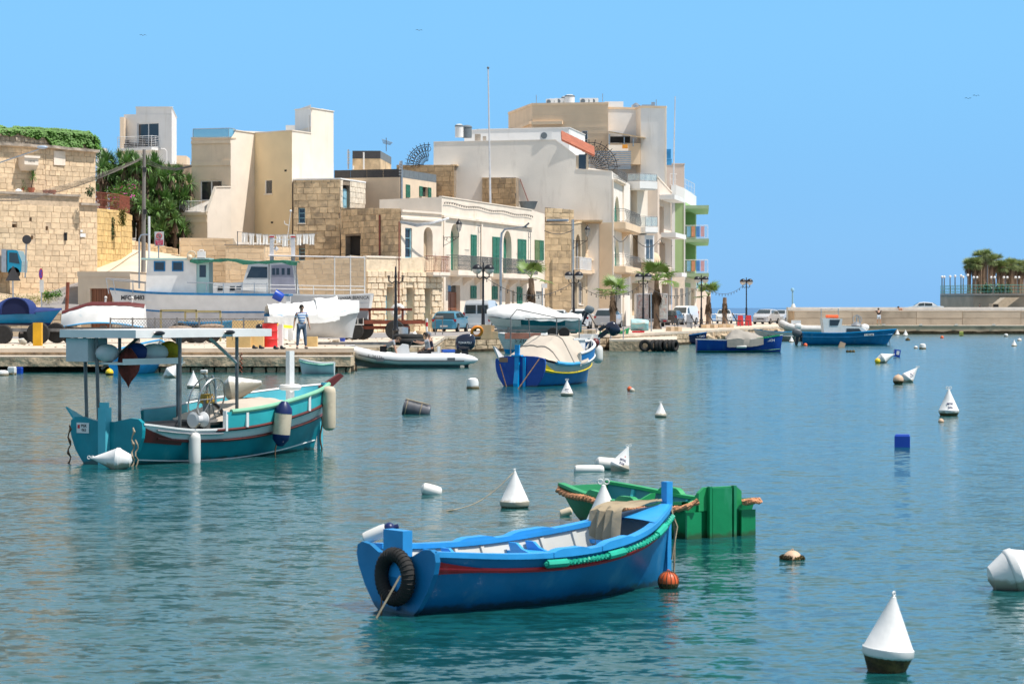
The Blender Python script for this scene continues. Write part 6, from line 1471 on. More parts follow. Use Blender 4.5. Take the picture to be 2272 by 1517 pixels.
# === 5. generic small craft
def simple_boat(name,label,px0,px1,py,side,beam,fb,hullm,trim=None,D=None,z=0.,inner=None,bow=.18,deep=-.2,L=None,yaw=0.,strake=None,stripe_t=.8,cat='boat',sheerbow=1.3,rail=.05):
 """broadside boat between px0 (stern if side=1) and px1; side=+1 bow towards larger px"""
 D=D or DW(py);L=L or abs(px1-px0)/F*D/cos(yaw)/(1+bow*.5)
 x0=X(px0 if side>0 else px1,D);org=Vector((x0,D,z));ang=(0 if side>0 else PI)+yaw
 t=T(name,label,cat,org,ang)
 h=Hull(L,[(0,beam*.42),(.3,beam*.5),(.6,beam*.48),(.82,beam*.32),(.94,beam*.14),(1,.015)],[(0,fb),(.4,fb*.95),(.75,fb*1.08),(1,fb*sheerbow)],[(0,deep),(.6,deep),(1,deep*.6)],[(0,.35),(.4,.32),(.8,.6),(1,1.)],rb=L*bow)
 b=MB();h.skin(b,0,1,nt=8);P(b,'hull',hullm,t)
 b=MB();h.transom(b);P(b,'transom',hullm,t)
 b=MB();h.skin(b,.3,.99,.05);P(b,'inner_hull',inner or m_greyin,t)
 b=MB();h.floor(b,.6,.02,.95);P(b,'deck',inner or m_greyin,t)
 if trim:b=MB();h.rail(b,rail*1.6,rail);P(b,'gunwale',trim,t)
 if strake:b=MB();h.strake(b,stripe_t,.03,0,.99);P(b,'stripe',strake,t)
 return t,h,org,ang,L
def tarp_over(t,h,u0,u1,height,mat,drop=.15,n=14,ridge=.3,seed=0,lift=None,out=.05,name='cover'):
 b=MB();rows=[]
 for i in range(n+1):
  k=i/n;u=lerp(u0,u1,k);p=h.p(u,1,1);hb=p.y+out;line=[];hh=height*(lift(k)if lift else sin(PI*min(1,max(0,k*.92+.04)))**.5)
  for j in range(17):
   q=-1+j/8;e=abs(q);z=p.z+hh*(1-(e/.92)**1.7 if e<.92 else 0)-(drop*(e-.88)/.12 if e>.88 else 0)
   line.append(Vector((p.x,hb*min(1,e/.88)*(1 if q>0 else-1)if e>0 else 0,z+.09*noise.noise(Vector((p.x*2.6,q*3,seed)))+.05*abs(sin(p.x*3+seed))*(e>.3)+.04*noise.noise(Vector((p.x*7,q*8,seed))))))
  rows.append(line)
 b.grid(rows);return P(b,name,mat,t)
def outboard(t_or_none,label,p,ang,s=1.,tilt=0.,cowl=None,group=None):
 t=T('outboard_motor',label,'outboard motor',p,ang);M_=Rot(tilt,3,'Y')
 def q(b,nm,mt,txt=None):
  for i in range(len(b.v)):b.v[i]=M_@b.v[i]
  return P(b,nm,mt,t)
 b=MB();rows=[]
 for(z,w,l,x)in((0,.13,.20,0),(.06,.17,.28,-.01),(.22,.19,.32,-.03),(.38,.18,.30,-.05),(.46,.14,.24,-.06),(.50,.04,.08,-.06)):
  rows.append([Vector((x*s+math.copysign(abs(cos(a))**.7,cos(a))*l*s,math.copysign(abs(sin(a))**.7,sin(a))*w*s,z*s+.1*s))for a in[k*PI/8 for k in range(16)]])
 b.grid(rows,closed=True);b.add([rows[0][k]for k in range(16)],[list(range(16))]);c=q(b,'cowl',cowl or m_outb)
 b=MB();b.box((.02*s,0,-.12*s),(.20*s,.14*s,.48*s));b.box((.02*s,0,-.55*s),(.13*s,.06*s,.5*s));b.box((0,0,-.52*s),(.36*s,.2*s,.02*s));q(b,'leg',m_black)
 b=MB();b.lathe([(.05*s,-.2*s),(.06*s,0),(.03*s,.2*s)],(0,0,-.72*s),8,Rot(PI/2,3,'Y'))
 for k in range(3):b.box(Vector((-.2*s,cos(k*2.09)*.1*s,-.72*s+sin(k*2.09)*.1*s)),(.02*s,.09*s,.16*s),rx=k*2.09)
 q(b,'propeller',m_black)
 b=MB();b.box((.25*s,0,-.02*s),(.16*s,.26*s,.3*s));q(b,'bracket',m_black)
 return t,M_
# 5 small white cabin boat
t,h,o_,an,L=simple_boat('cabin_cruiser','small white cabin boat with a lapped hull, at the quay beyond the tan covered boat',1112,1330,0,-1,2.1,.85,m_palebl if False else paint('white_blue_hull',(.62,.70,.74),.45),m_hullw,D=136,bow=.1,yaw=0)
b=MB()
for k in range(6):h.strake(b,.42+k*.09,.012,0,.985)
P(b,'lapped_planks',m_hullw,t,stuff=True)
b=MB();h.skin(b,0,.30,-.006);P(b,'boot_stripe',m_azure,t)
b=MB();rows=[]
for i in range(8):u=lerp(.55,.98,i/7);p=h.p(u,1,1);rows.append([Vector((p.x,p.y*k/4,p.z+.06+.05*(1-(k/4)**2)))for k in range(-4,5)])
b.grid(rows);P(b,'foredeck',m_hullw,t)
b=MB();x1,x2=L*.50,L*.76;zt=.9;b.slab([(x1,0,zt),(x2+.15,0,zt),(x2-.25,0,zt+1.05),(x1+.1,0,zt+1.05)],(0,.8,0));
for i in range(8):b.v[i].y-=.4
for i in(2,3,6,7):b.v[i].y*=.85
for i in(0,1,4,5):b.v[i].y*=1.6
cb=P(b,'cabin',m_hullw,t)
b=MB();
for sd_ in(1,-1):
 yb,yt=.645*sd_,.365*sd_
 b.add([(x1+.35,lerp(yb,yt,.3),zt+.28),(x2-.18,lerp(yb,yt,.3),zt+.28),(x2-.38,lerp(yb,yt,.9),zt+.92),(x1+.4,lerp(yb,yt,.9),zt+.92)],[(0,1,2,3)])
for v_ in b.v:v_.y+=.03*(1 if v_.y>0 else-1)
P(b,'side_window',m_glassb,cb)
b=MB();b.add([(x2+.11,-.48,zt+.25),(x2+.11,.48,zt+.25),(x2-.16,.33,zt+.92),(x2-.16,-.33,zt+.92)],[(0,1,2,3)]);P(b,'windscreen',m_glassb,cb)
b=MB();b.box((x1+(x2-x1)*.5-.1,0,zt+1.08),(x2-x1+.05,.8,.07));P(b,'cabin_roof',m_hullw,cb)
b=MB();b.tube([(x1+.5,0,zt+1.1),(x1+.3,0,zt+1.7),(x1-.3,0,zt+1.4)],.025,5);b.box((.6,0,.95),(1.0,1.0,.25));P(b,'engine_hatch',m_hullw,t)
b=MB();b.box((1.9,-.2,1.5),(.22,.2,1.6));P(b,'white_post',m_hullw,t)
text('S 2104',.34,h.p(.80,.80,1,-.05)+Vector((0,0,0)),t,m_ink,(-1,.12,0),(0,0,1),world=False)
outboard(t,'black outboard motor tilted up behind the small white cabin boat',onboat(o_,an,(-.35,0,1.15)),an,1.35,-.95)
b=MB();b.ball((0,0,0),.16,10,8);o=solo(b,'ball_fender',m_maroon,'dark red ball fender at the bow of the covered blue boat','fender',None);o.location=onboat(ba,bang,(bL*1.12,.15,1.55))+Vector((.2,0,-.2))
fender('fender',onboat(ba,bang,(bL*1.14,.15,1.05))+Vector((.25,0,-.1)),(0,0,1),.62,.18,m_fendw,None,'white fender hanging under the dark red ball fender')
# 6 RIB
def rib():
 D=103.6;org=Vector((X(1020,D),D,0));t=T('inflatable_boat','white inflatable boat with a steering console, carrying three men','boat',org,PI+.06)
 L=4.7;path=[(-.15,.78,.36),(.6,.80,.36),(2.6,.80,.37),(3.6,.70,.46),(4.35,.42,.62),(4.72,0,.78),(4.35,-.42,.62),(3.6,-.70,.46),(2.6,-.80,.37),(.6,-.80,.36),(-.15,-.78,.36)]
 sm=resamp([tuple(p)for p in path],60);r=[.25]*61
 sm=[Vector((-.75,.76,.34)),Vector((-.6,.77,.34))]+sm+[Vector((-.6,-.77,.34)),Vector((-.75,-.76,.34))];r=[.03,.13]+[.25]*61+[.13,.03]
 b=MB();b.tube(sm,r,14);P(b,'tube',M('white_hypalon',(.72,.72,.72),.5,var=.05,dirt=((.5,.5,.48),.1,2)),t)
 b=MB();b.tube([p+Vector((0,.245*(1 if p.y>.05 else-1 if p.y<-.05 else 0),-.06))+(Vector((.2,0,0))if abs(p.y)<=.05 else Vector())for p in sm[2:-2]if p.y>.2],.03,5);P(b,'rubbing_band',m_irong,t)
 h=Hull(4.5,[(0,.75),(.5,.78),(.8,.6),(1,.02)],[(0,.3),(.6,.34),(1,.62)],[(0,-.15),(.6,-.15),(1,.1)],[(0,.4),(.7,.5),(1,1)]);b=MB();h.skin(b,0,1);h.transom(b);h.floor(b,.8,0,.9,off=.0);P(b,'hull',paint('pale_green_grey_hull',(.50,.60,.57)),t)
 b=MB();b.slab([(2.1,-.35,.35),(2.9,-.35,.35),(2.75,-.35,.75),(2.45,-.35,1.02),(2.2,-.35,.98)],(0,.7,0));P(b,'console',m_hullw,t)
 b=MB();b.torus((2.10,0,.98),.19,.022,Rot(rad_(62),3,'Y'),20,6);b.tube([(2.10,0,.98),(2.3,0,.9)],.025,5);P(b,'steering_wheel',m_black,t)
 b=MB();b.box((1.2,0,.48),(.6,.8,.35));b.box((.9,0,.7),(.12,.7,.4));P(b,'seat',m_hullw,t)
 b=MB();b.tube([(2.9,-.55,.62),(.9,-.55,.66)],.02,6);P(b,'side_rail',m_steel,t)
 for x in(3.4,.4):b=MB();b.box((x,.80+.25,.36),(.32,.02,.16));P(b,'grab_handle',m_irong,t)
 b=MB();b.box((.5,.3,.72),(.55,.2,.12),rz=.3);P(b,'blue_bag',M('blue_towel_cloth',(.03,.12,.5),.9),t)
 lp=lambda s,sz,v,mt:text(s,sz,v,t,mt,(-1,0,0),(0,0,1),world=False)
 lp('S  20171',.19,(3.55,1.0,.50),m_ink)if False else text('S  20171',.19,(3.62,.985,.47),t,m_ink,(-1,.28,-.12),(0,.2,1),world=False)
 text('Predator',.11,(1.35,1.06,.40),t,m_irong,(-1,0,0),(0,0,1),world=False)if False else None
 return t,org
rt_,ro=rib()
RANG=PI+.06
mo,M_=outboard(None,'navy blue outboard motor with white lettering on the inflatable boat',onboat(ro,RANG,(-.25,0,.60)),RANG,1.38,.12)
text('TOHATSU',.125,(.04,.272,.46),mo,m_inkw,(-1,0,0),(0,0,1),world=False)
# 7. big white land boat
def landboat():
 D=132;sc=D/F;org=Vector((X(640,D),D,0));L=(640-270)*sc
 t=T('blue_trimmed_trawler','large white fishing boat with blue trim stored ashore, numbered MFC 8483','boat',org,PI)
 zs=Z(651,D);zbow=Z(643,D)
 h=Hull(L,[(0,1.45),(.4,1.6),(.7,1.35),(.88,.7),(1,.03)],[(0,Z(657,D)),(.5,Z(655,D)),(.8,Z(652,D)),(1,zbow)],[(0,.9),(.6,.85),(.85,1.0),(1,1.5)],[(0,.3),(.5,.3),(.8,.55),(1,.9)],rb=.65)
 tb=lambda u,py:0
 b=MB();h.skin(b,0,.62);P(b,'lower_hull',m_hullg,t)
 b=MB();h.skin(b,.625,1,nt=4);P(b,'upper_hull',m_hullw,t);b=MB();h.transom(b,th=.05);P(b,'transom',m_hullw,t)
 b=MB();h.strake(b,.62,.045,0,.99);P(b,'lower_stripe',m_blue,t);b=MB();h.rail(b,.16,.12,out=.05);P(b,'gunwale',m_blue,t)
 b=MB();h.floor(b,.97,.02,.97,off=.05);P(b,'deck',m_greyin,t)
 x0=(640-441)*sc;x1=(640-328)*sc;z0=Z(652,D);z1=Z(577,D)
 b=MB();b.slab([(x0,-1.0,z0-.4),(x1,-1.0,z0-.4),(x1-.12,-1.0,z1),(x0+.0,-1.0,z1)],(0,2.0,0));wh=P(b,'wheelhouse',m_hullw,t)
 for pc in(360,400):
  x=(640-pc)*sc;b=MB();w,hh=.30,.26
  b.box((x,1.01,Z(591.5,D)),(.62,.04,.55));fr=P(b,'window',m_blue,wh);b=MB();b.box((x,1.035,Z(591.5,D)),(.48,.012,.41));P(b,'pane',m_glass,fr)
 b=MB();b.box(((x0+x1)/2-.25,0,z1+.05),(x1-x0+.9,2.3,.09));P(b,'wheelhouse_roof',m_aqua,wh)
 xa=(640-468)*sc;b=MB();b.slab([(xa,-.9,z0-.4),(x0-.003,-.9,z0-.4),(x0-.003,-.9,z1-.02),(xa,-.9,z1-.02)],(0,1.8,0));ac=P(b,'companionway',m_aqua,t)
 b=MB();b.box(((xa+x0)/2-.0,.905,z1-.62),(.35,.02,.65));P(b,'pane',m_glass,ac)
 b=MB();yy=1.1
 for px in(247,262,300,327):b.tube([((640-px)*sc,.8,Z(652,D)),((640-px)*sc+(.15 if px<300 else 0),.8,Z(618+(px-240)*.08,D))],.025,5)
 b.tube([((640-240)*sc,.8,Z(618,D)),((640-285)*sc,.8,Z(621,D)),((640-328)*sc,.8,Z(627,D))],.028,5);b.tube([((640-240)*sc,-.8,Z(621,D)),((640-328)*sc,-.8,Z(628,D))],.028,5)
 for px in(465,502,543,570,598):b.tube([((640-px)*sc,1.3,Z(652,D)),((640-px)*sc,1.3,Z(628,D))],.025,5)
 b.tube([((640-422)*sc,1.3,Z(627,D)),((640-598)*sc,1.3,Z(631,D))],.028,5);P(b,'deck_rail',m_steel,t)
 b=MB();rows=[]
 for i in range(15):
  px=lerp(428,664,i/14);rows.append([Vector(((640-px)*sc,y,Z(575+4*sin(i*.9)*.5+(px-428)*.028,D)+.04*sin(y*3+i)))for y in(-1.2,-.6,0,.6,1.25,1.3)])
  rows[-1][-1].z-=.16+.05*sin(i*2)
 b.grid(rows);aw=P(b,'net_awning',M('dark_green_net',(.015,.11,.07),.9,var=.3,scale=8),t)
 b=MB()
 for px in(602,662):b.tube([((640-px)*sc,1.2,Z(652,D)),((640-px)*sc,1.2,Z(580,D))],.03,5)
 P(b,'awning_pole',m_steeld,aw,stuff=True)
 text('MFC  8483',.33,bold=.012,p=(L*1.0-1.0+.25,h.p(.90,.80,1).y+.42,Z(661,D)),parent=t,mat=m_ink,right=(-1,.42,0),up=(0,0,1),world=False)
 b=MB();b.box((.1,.2,Z(655,D)+.02),(.5,2.6,.1));P(b,'stern_rail',m_blue,t)
 for px in(300,420,560):
  x=(640-px)*sc;b=MB();b.box((x,0,ZQ+.15),(.25,2.6,.3));
  for s in(1,-1):b.box((x,s*1.0,ZQ+.6),(.2,.2,1.0))
  P(b,'cradle',m_steeld,t)
 return t
landboat()
b=MB();b.lathe([(.22,0),(.26,.1),(.27,.5),(.24,.5),(.22,.1)],W(627,662,129.5),14,Rot(rad_(-60),3,'Y'));solo(b,'blue_barrel',m_bplas,'blue plastic barrel lying at the stern of the blue trimmed boat','barrel')
D=131;t=T('jerrycan','white jerrycan standing on the wheelhouse roof','jerrycan',W(447,574,D));b=MB();b.box((0,0,.2),(.42,.3,.4));P(b,'can_body',m_hullw,t);b=MB();b.tube([(-.12,0,.4),(-.1,0,.47),(.1,0,.47),(.12,0,.4)],.03,5);P(b,'handle',m_hullw,t)
b=MB();b.torus(W(425,566,D),.22,.035,Rot(1.4,3,'X'),18,6);b.ball(W(421,571,D-.2),.16,10,8);solo(b,'net_floats',m_fend,'orange float and hoop on the wheelhouse roof','float')
# 8. white cabin boat behind
def maria():
 D=138;sc=D/F;org=Vector((X(812,D),D,0));L=(812-480)*sc
 t=T('white_cabin_boat','big white and grey cabin boat ashore with twin masts and a long awning','boat',org,PI)
 h=Hull(L,[(0,1.5),(.4,1.6),(.7,1.3),(.88,.7),(1,.03)],[(0,Z(654,D)),(.15,Z(657,D)),(.5,Z(655,D)),(1,Z(640,D))],[(0,1.0),(1,1.6)],[(0,.45),(.5,.35),(1,1)],rb=.5,rs=.35)
 b=MB();h.skin(b,0,.62);P(b,'lower_hull',paint('grey_under_hull',(.28,.29,.31),.5),t);b=MB();h.skin(b,.622,1,nt=3);h.transom(b,th=.05);P(b,'hull',m_hullw,t)
 b=MB();h.rail(b,.14,.09,out=.04);P(b,'gunwale',m_hullw,t);b=MB();h.strake(b,.8,.02,0,.9);P(b,'rub_rail',m_hullg,t)
 b=MB();h.floor(b,.95,.02,.95);P(b,'deck',m_greyin,t)
 xx=lambda px:(812-px)*sc
 z0=Z(652,D);b=MB();b.slab([(xx(662),-1,z0),(xx(536),-1,z0),(xx(556),-1,Z(584,D)),(xx(652),-1,Z(582,D))],(0,2,0));ca=P(b,'cabin',m_hullw,t)
 b=MB();b.slab([(xx(597),1.003,Z(617,D)),(xx(551),1.003,Z(617,D)),(xx(562),1.003,Z(592,D)),(xx(597),1.003,Z(593,D))],(0,.015,0));P(b,'side_window',m_glass,ca)
 b=MB();b.slab([(xx(660),1.003,z0),(xx(606),1.003,z0),(xx(606),1.003,Z(589,D)),(xx(652),1.003,Z(587,D))],(0,.02,0));gd=P(b,'rear_doors',M('lilac_grey_paint',(.36,.35,.42),.5),ca)
 for px in(611,620,632,644):
  b=MB();b.box((xx(px),1.03,Z(603,D)),(.17,.012,.38));P(b,'pane',m_glass,gd)
 b=MB();b.box((xx(604),0,Z(581,D)),(2.7,2.2,.08));P(b,'cabin_roof',m_hullg,ca)
 b=MB();b.slab([(xx(545),-.9,z0),(xx(470),-.9,z0-.2),(xx(478),-.9,Z(630,D)),(xx(545),-.9,Z(626,D))],(0,1.8,0));fo=P(b,'fore_cabin',m_hullw,t)
 for px in(493,520,534):b=MB();b.box((xx(px),.91,Z(640,D)),(.28,.012,.24));P(b,'porthole',m_glass,fo)
 for px in(605,652):b=MB();b.box((xx(px),.5,(Z(652,D)+Z(527,D))/2),(.22,.16,Z(527,D)-Z(652,D)));ms=P(b,'mast',m_hullg,t);b=MB();b.box((xx(px),.5,Z(526,D)),(.26,.2,.07));P(b,'mast_cap',m_red,ms)
 b=MB();b.box((xx(628),.5,Z(532,D)),(1.0,.06,.05));P(b,'mast_crossbar',m_hullw,t)
 b=MB();rows=[[Vector((xx(px),y,Z(566+(px-600)*.02+(2 if abs(y)>1.1 else 0),D)))for y in(-1.2,-.6,0,.6,1.2)]for px in(600,650,700,750,812)];b.grid(rows);b.tube([rows[k][4]for k in range(5)],.03,5);P(b,'awning',m_hullg,t)
 b=MB()
 for px,y0 in((746,569),(781,568),(812,570)):b.tube([(xx(px),1.2,Z(654,D)),(xx(px),1.2,Z(y0,D))],.028,5)
 P(b,'awning_pole',m_whitep,t,stuff=True)
 b=MB()
 for px in(664,700,746,781,812):b.tube([(xx(px),1.35,Z(655,D)),(xx(px),1.35,Z(634,D))],.025,5)
 for yy in(636,644):b.tube([(xx(476),1.35,Z(yy-6,D)),(xx(620),1.35,Z(yy-3,D)),(xx(812),1.35,Z(yy,D))],.022,5)
 P(b,'deck_rail',m_whitep,t)
 text('MARIA BIANCA',.26,(xx(788),h.p(.07,.9,1).y+.08,Z(661,D)),t,m_ink,(-1,0,0),(0,0,1),world=False)
 b=MB();b.tube([W(638,526,D-.3),W(645,470,D-.3)],[.02,.015],5);b.ball(W(645,468,D-.3),.07,8,6);b.tube([W(641,500,D-.3),W(632,497,D-.3),W(631,490,D-.3)],.02,5);solo(b,'signal_mast',m_whitep,'slanting white aerial with a red tip above the cabin boat','aerial')
 b=MB();b.lathe([(0,-.16),(.16,0),(0,.16)],W(613,552,D-1),4);solo(b,'radar_reflector',m_steel,'grey diamond radar reflector hanging between the twin masts','radar reflector')
 for px in(520,700,780):b=MB();b.box((xx(px),0,ZQ+.25),(.3,2.4,.5));P(b,'cradle',m_steeld,t)
maria()
# 9. covered blue boat with white sheet
t,h,o_,an,L=simple_boat('sheeted_motorboat','pale grey blue boat ashore half hidden under a crumpled white sheet',592,786,0,1,1.9,1.0,m_palebl,m_azure,D=108,z=ZQ+.25,bow=.08,deep=.05,rail=.09,yaw=.25)
tarp_over(t,h,.0,.80,.72,m_tarpw,drop=.32,n=30,lift=lambda k:.75+.35*k,seed=2,name='white_sheet');tarp_over(t,h,.55,1.0,.8,m_tarpw,drop=.15,n=16,lift=lambda k:1.1-.6*k,seed=5,name='white_sheet')
tarp=MB();rows=[]
for i in range(18):
 k=i/17;u=lerp(-.03,.42,k);p=h.p(max(0,u),1,-1,-.09);rows.append([p+Vector((-.1 if u<0 else 0,-.05*sin(i*1.9)*(q/7),-q*.12-(.06*q/7*sin(i*.8))))for q in range(9)])
tarp.grid(rows);P(tarp,'sheet_skirt',m_tarpw,t)
text('TF23 154',.2,h.p(.83,.78,-1,-.05),t,m_irong,(1,.3,0),(0,0,1),world=False)if False else None
# 10. blue boat with navy hood on trailer at the far left
t,h,o_,an,L=simple_boat('hooded_speedboat','bright blue boat with a navy canvas hood on a trailer',-70,122,0,1,1.9,.62,m_azure2 if False else paint('cyan_blue_hull',(.0,.24,.52),.35),m_light,D=112,z=ZQ+.72,bow=.14,deep=.1)
b=MB();h.skin(b,0,.22,-.01);P(b,'dark_bottom',m_navy,t)
b=MB();rows=[]
for i in range(15):
 k=i/14;u=lerp(.40,1.0,k);p=h.p(u,1,1);hh=.10+.85*(1-k)**1.5 if k>.22 else .10+.85*(.62+.3*(k/.22));hh=min(hh,.78)
 rows.append([Vector((p.x+.05,(p.y+.03)*cos(PI*j/12),p.z+hh*sin(PI*j/12)**.8))for j in range(13)])
b.grid(rows);P(b,'canvas_hood',m_navyc,t)
b=MB();b.add([p+Vector((.02,0,0))for p in rows[0]],[list(range(13))]);P(b,'hood_end',m_navy,t)
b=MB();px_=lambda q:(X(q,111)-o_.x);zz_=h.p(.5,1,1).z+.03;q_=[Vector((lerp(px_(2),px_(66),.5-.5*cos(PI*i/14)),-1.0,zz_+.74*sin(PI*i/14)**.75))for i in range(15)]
b.slab(q_,(0,.03,0));P(b,'hood_shade_panel',M('hood_painted_shade',(.006,.012,.06),.9),t)  # dark panel paints the shaded mouth of the hood
b=MB();b.tube([v+Vector((0,-.01,0))for v in q_],.035,6);rows=[[v,Vector((v.x+.25,-.45,v.z*.99+.0))]for v in q_];b.grid(rows);P(b,'hood_rim',m_navyc,t)
# 11. upturned boat
def upturned():
 D=113;org=Vector((X(138,D),D,Z(700,D)));L=(322-138)/F*D
 t=T('upturned_boat','white upturned boat with a flaking maroon keel band, resting on a rusty rack','boat',org)
 h=Hull(L,[(0,.35),(.15,.6),(.5,.8),(.8,.72),(1,.5)],[(0,.35),(.3,.75),(1,.55)],[(0,.0),(1,.0)],[(0,.5),(.5,.4),(1,.45)])
 b=MB()
 def pt(u,t_,s):p=h.p(u,t_,s);zt=lerp(.20,.62,min(1,u*3))if u<.33 else .62-.1*max(0,(u-.8))/.2;zb=-.55+.22*sin(PI*u);return Vector((p.x,p.y,lerp(zt,zb,t_)))
 for s in(1,-1):b.grid([[pt(i/22,j/9,s)for j in range(10)]for i in range(23)])
 P(b,'hull',M('peeling_white_hull',(.78,.77,.74),.6,var=.08,scale=2,dirt=((.35,.52,.60),.14,2.5,1)),t)
 b=MB();b.add([pt(1,j/9,1)for j in range(10)]+[pt(1,j/9,-1)for j in range(9,0,-1)],[list(range(19))]);P(b,'transom',m_hullw,t)
 b=MB();b.grid([[pt(lerp(.0,1,i/20),.0,1)+Vector((0,-.0,.02)),pt(lerp(0,1,i/20),.10,-1)+Vector((0,-.02,.012)),pt(lerp(0,1,i/20),.16+.05*noise.noise(Vector((i*.8,0,0))),-1)+Vector((0,-.02,0))]for i in range(21)]);P(b,'keel_band',m_maroon,t)
 b=MB();b.tube([pt(i/20,1,-1)for i in range(21)],.04,6);P(b,'gunwale',m_light,t)
 for u in(.52,.84):b=MB();b.tube([pt(u,0,-1)+Vector((0,0,0)),pt(u,0,-1)+Vector((.02,0,.2))],.05,6);b.ball(pt(u,0,-1)+Vector((.02,0,.22)),.07,8,6);P(b,'hull_fitting',m_fendw,t)
 b=MB()
 for x in(.3,L*.5,L*.9):b.box((x,0,(ZQ-org.z-.45)/2),(.12,1.2,-(ZQ-org.z)-.5))
 b.box((L*.5,-.6,-.62),(L*1.1,.08,.14));b.box((L*.5,.6,-.62),(L*1.1,.08,.14));P(b,'rack',m_steeld,t)
upturned()
# 12. blue stern at the ledge
t,h,o_,an,L=simple_boat('wharf_boat','light blue boat moored stern out under the white canopy, by the ledge',275,300,0,1,1.86,.95,paint('scuffed_light_blue',(.01,.24,.55),.45,.3,((.08,.35,.60),.25,2,1)),m_light,D=92,bow=.05,L=4.5,yaw=PI/2-.15)
for o in(t,):o.location=(X(274,93),93,0)
text('MSA 743',.2,(-.03,-.35,.78),t,M('yellow_lettering',(.7,.6,.1)),(0,-1,0),(0,0,1),world=False)
# 13. tiny dinghy
t,h,o_,an,L=simple_boat('white_dinghy','tiny white dinghy with a pale green rope rim at the ledge end',655,742,829,-1,1.0,.42,paint('white_dinghy_hull',(.66,.74,.74)),m_hullw,bow=.10,L=1.25,deep=-.08)
b=MB();twist(b,[h.p(lerp(0,1,i/40),.93,1,-.04)for i in range(41)],.035,3,14);twist(b,[h.p(lerp(0,1,i/40),.93,-1,-.04)for i in range(41)],.035,3,14);P(b,'rope_rim',paint('pale_green_rope',(.30,.62,.48),.8),t)
b=MB();h.thwart(b,.35,.28,.2);P(b,'thwart',m_hullw,t)
# 14. tarp covered boat on trailer
t,h,o_,an,L=simple_boat('tarped_speedboat','teal striped speedboat on a trailer under a stretched white tarpaulin',1093,1290,0,-1,2.1,.72,m_hullg,m_hullw,D=131,z=ZQ+.3,bow=.14,deep=0.)
b=MB();h.skin(b,.55,.93,-.012,u0=.2,u1=.92,nt=3);P(b,'teal_band',paint('deep_teal',(.01,.20,.25)),t)
tarp_over(t,h,.0,1.0,.85,m_tarpw,drop=.10,n=24,lift=lambda k:tab([(0,.35),(.25,.42),(.5,.95),(.62,1.05),(.9,.75),(1,.35)],k),seed=9,out=.12)
b=MB();rows=[[h.p(u,1,s,-.12)+Vector((0,0,-.1)),h.p(u,.45,s,-.10)]for s in(1,)for u in(.72,.8,.88,.95,1.0)];b.grid(rows);P(b,'tarpaulin_skirt',m_tarpw,t)
outboard(None,'small grey outboard motor under the tail of the white tarpaulin',onboat(o_,an,(-.3,0,1.0)),an,.8,-.4,m_netl)
# 15. blue boat green rail with tarp
t,h,o_,an,L=simple_boat('green_railed_boat','royal blue boat with a green bow rail and a bunched grey tarpaulin',1545,1734,781,1,1.7,.72,m_royal,m_palebl,bow=.03,deep=-.15,sheerbow=1.35)
b=MB();h.rail(b,.1,.07,.70,1);P(b,'bow_rail',m_green2,t);b=MB();h.strake(b,.26,.02,0,.99);P(b,'waterline_stripe',m_green2,t)
tarp_over(t,h,.35,.78,.62,m_tarpg,drop=.42,n=20,lift=lambda k:tab([(0,.2),(.12,.75),(.3,1.0),(.8,.55),(1,.1)],k),seed=3)
for i in range(2):text('22034',.22,h.p(.86,.83,-1,-.03),t,m_inkw,(1,.15,0),(0,0,1),world=False)if i==0 else None
fender('fender',onboat(o_,an,h.p(.52,.62,-1,-.16)),(1,0,0),.62,.09,m_fendw,None,'white fender lying flat along the side of the green railed boat')
# 16. blue and white cabin boat
t,h,o_,an,L=simple_boat('blue_cabin_boat','bright blue boat with a small white wheelhouse and long white number plate near its bow',1779,1978,765,1,2.0,.85,m_blue,m_azure,bow=.12,deep=-.15,sheerbow=1.25,strake=m_light,stripe_t=.72)
sc=o_.y/F;xx=lambda px:(px-1779)*sc
b=MB();b.slab([(xx(1826),-.7,.75),(xx(1862),-.7,.75),(xx(1866),-.7,Z(707,o_.y)),(xx(1822),-.7,Z(705,o_.y))],(0,1.4,0));wh=P(b,'wheelhouse',m_hullw,t)
b=MB();b.slab([(xx(1838),-.72,Z(722,o_.y)),(xx(1856),-.72,Z(722,o_.y)),(xx(1861),-.72,Z(709,o_.y)),(xx(1838),-.72,Z(709,o_.y))],(0,.015,0));P(b,'pane',m_glass,wh)
b=MB();b.slab([(xx(1862.2),-.68,.75),(xx(1925),-.68,.85),(xx(1908),-.68,Z(725,o_.y)),(xx(1862.2),-.68,Z(722,o_.y))],(0,1.36,0));fc_=P(b,'fore_cabin',m_hullw,t)
b=MB();b.slab([(xx(1875),-.70,Z(737,o_.y)),(xx(1910),-.70,Z(737,o_.y)),(xx(1903),-.70,Z(728.5,o_.y)),(xx(1875),-.70,Z(728.5,o_.y))],(0,.015,0));P(b,'pane',m_glass,fc_)
b=MB();
for px in(1824,1862):b.tube([(xx(px),.5,Z(706,o_.y)),(xx(px),.5,Z(684,o_.y))],.03,5)
b.tube([(xx(1822),.5,Z(684,o_.y)),(xx(1865),.5,Z(683,o_.y))],.03,5);b.tube([(xx(1840),.5,Z(690,o_.y)),(xx(1852),.5,Z(683,o_.y))],.02,5);P(b,'roof_frame',m_steel,t)
b=MB();b.tube([(xx(1832),0,Z(702,o_.y)),(xx(1860),0,Z(702,o_.y))],.11,8);P(b,'orange_float',m_orange,t)
b=MB();b.slab([(xx(1913),-1.02,Z(745,o_.y)),(xx(1934),-.97,Z(744,o_.y)),(xx(1934),-.97,Z(739.5,o_.y)),(xx(1913),-1.02,Z(740.5,o_.y))],(0,-.015,0));pl=P(b,'number_plate',m_hullw,t)
text('S-18248',.165,(xx(1923.5),-1.02,Z(742.3,o_.y)),pl,m_ink,(1,.06,0),(0,0,1),world=False)
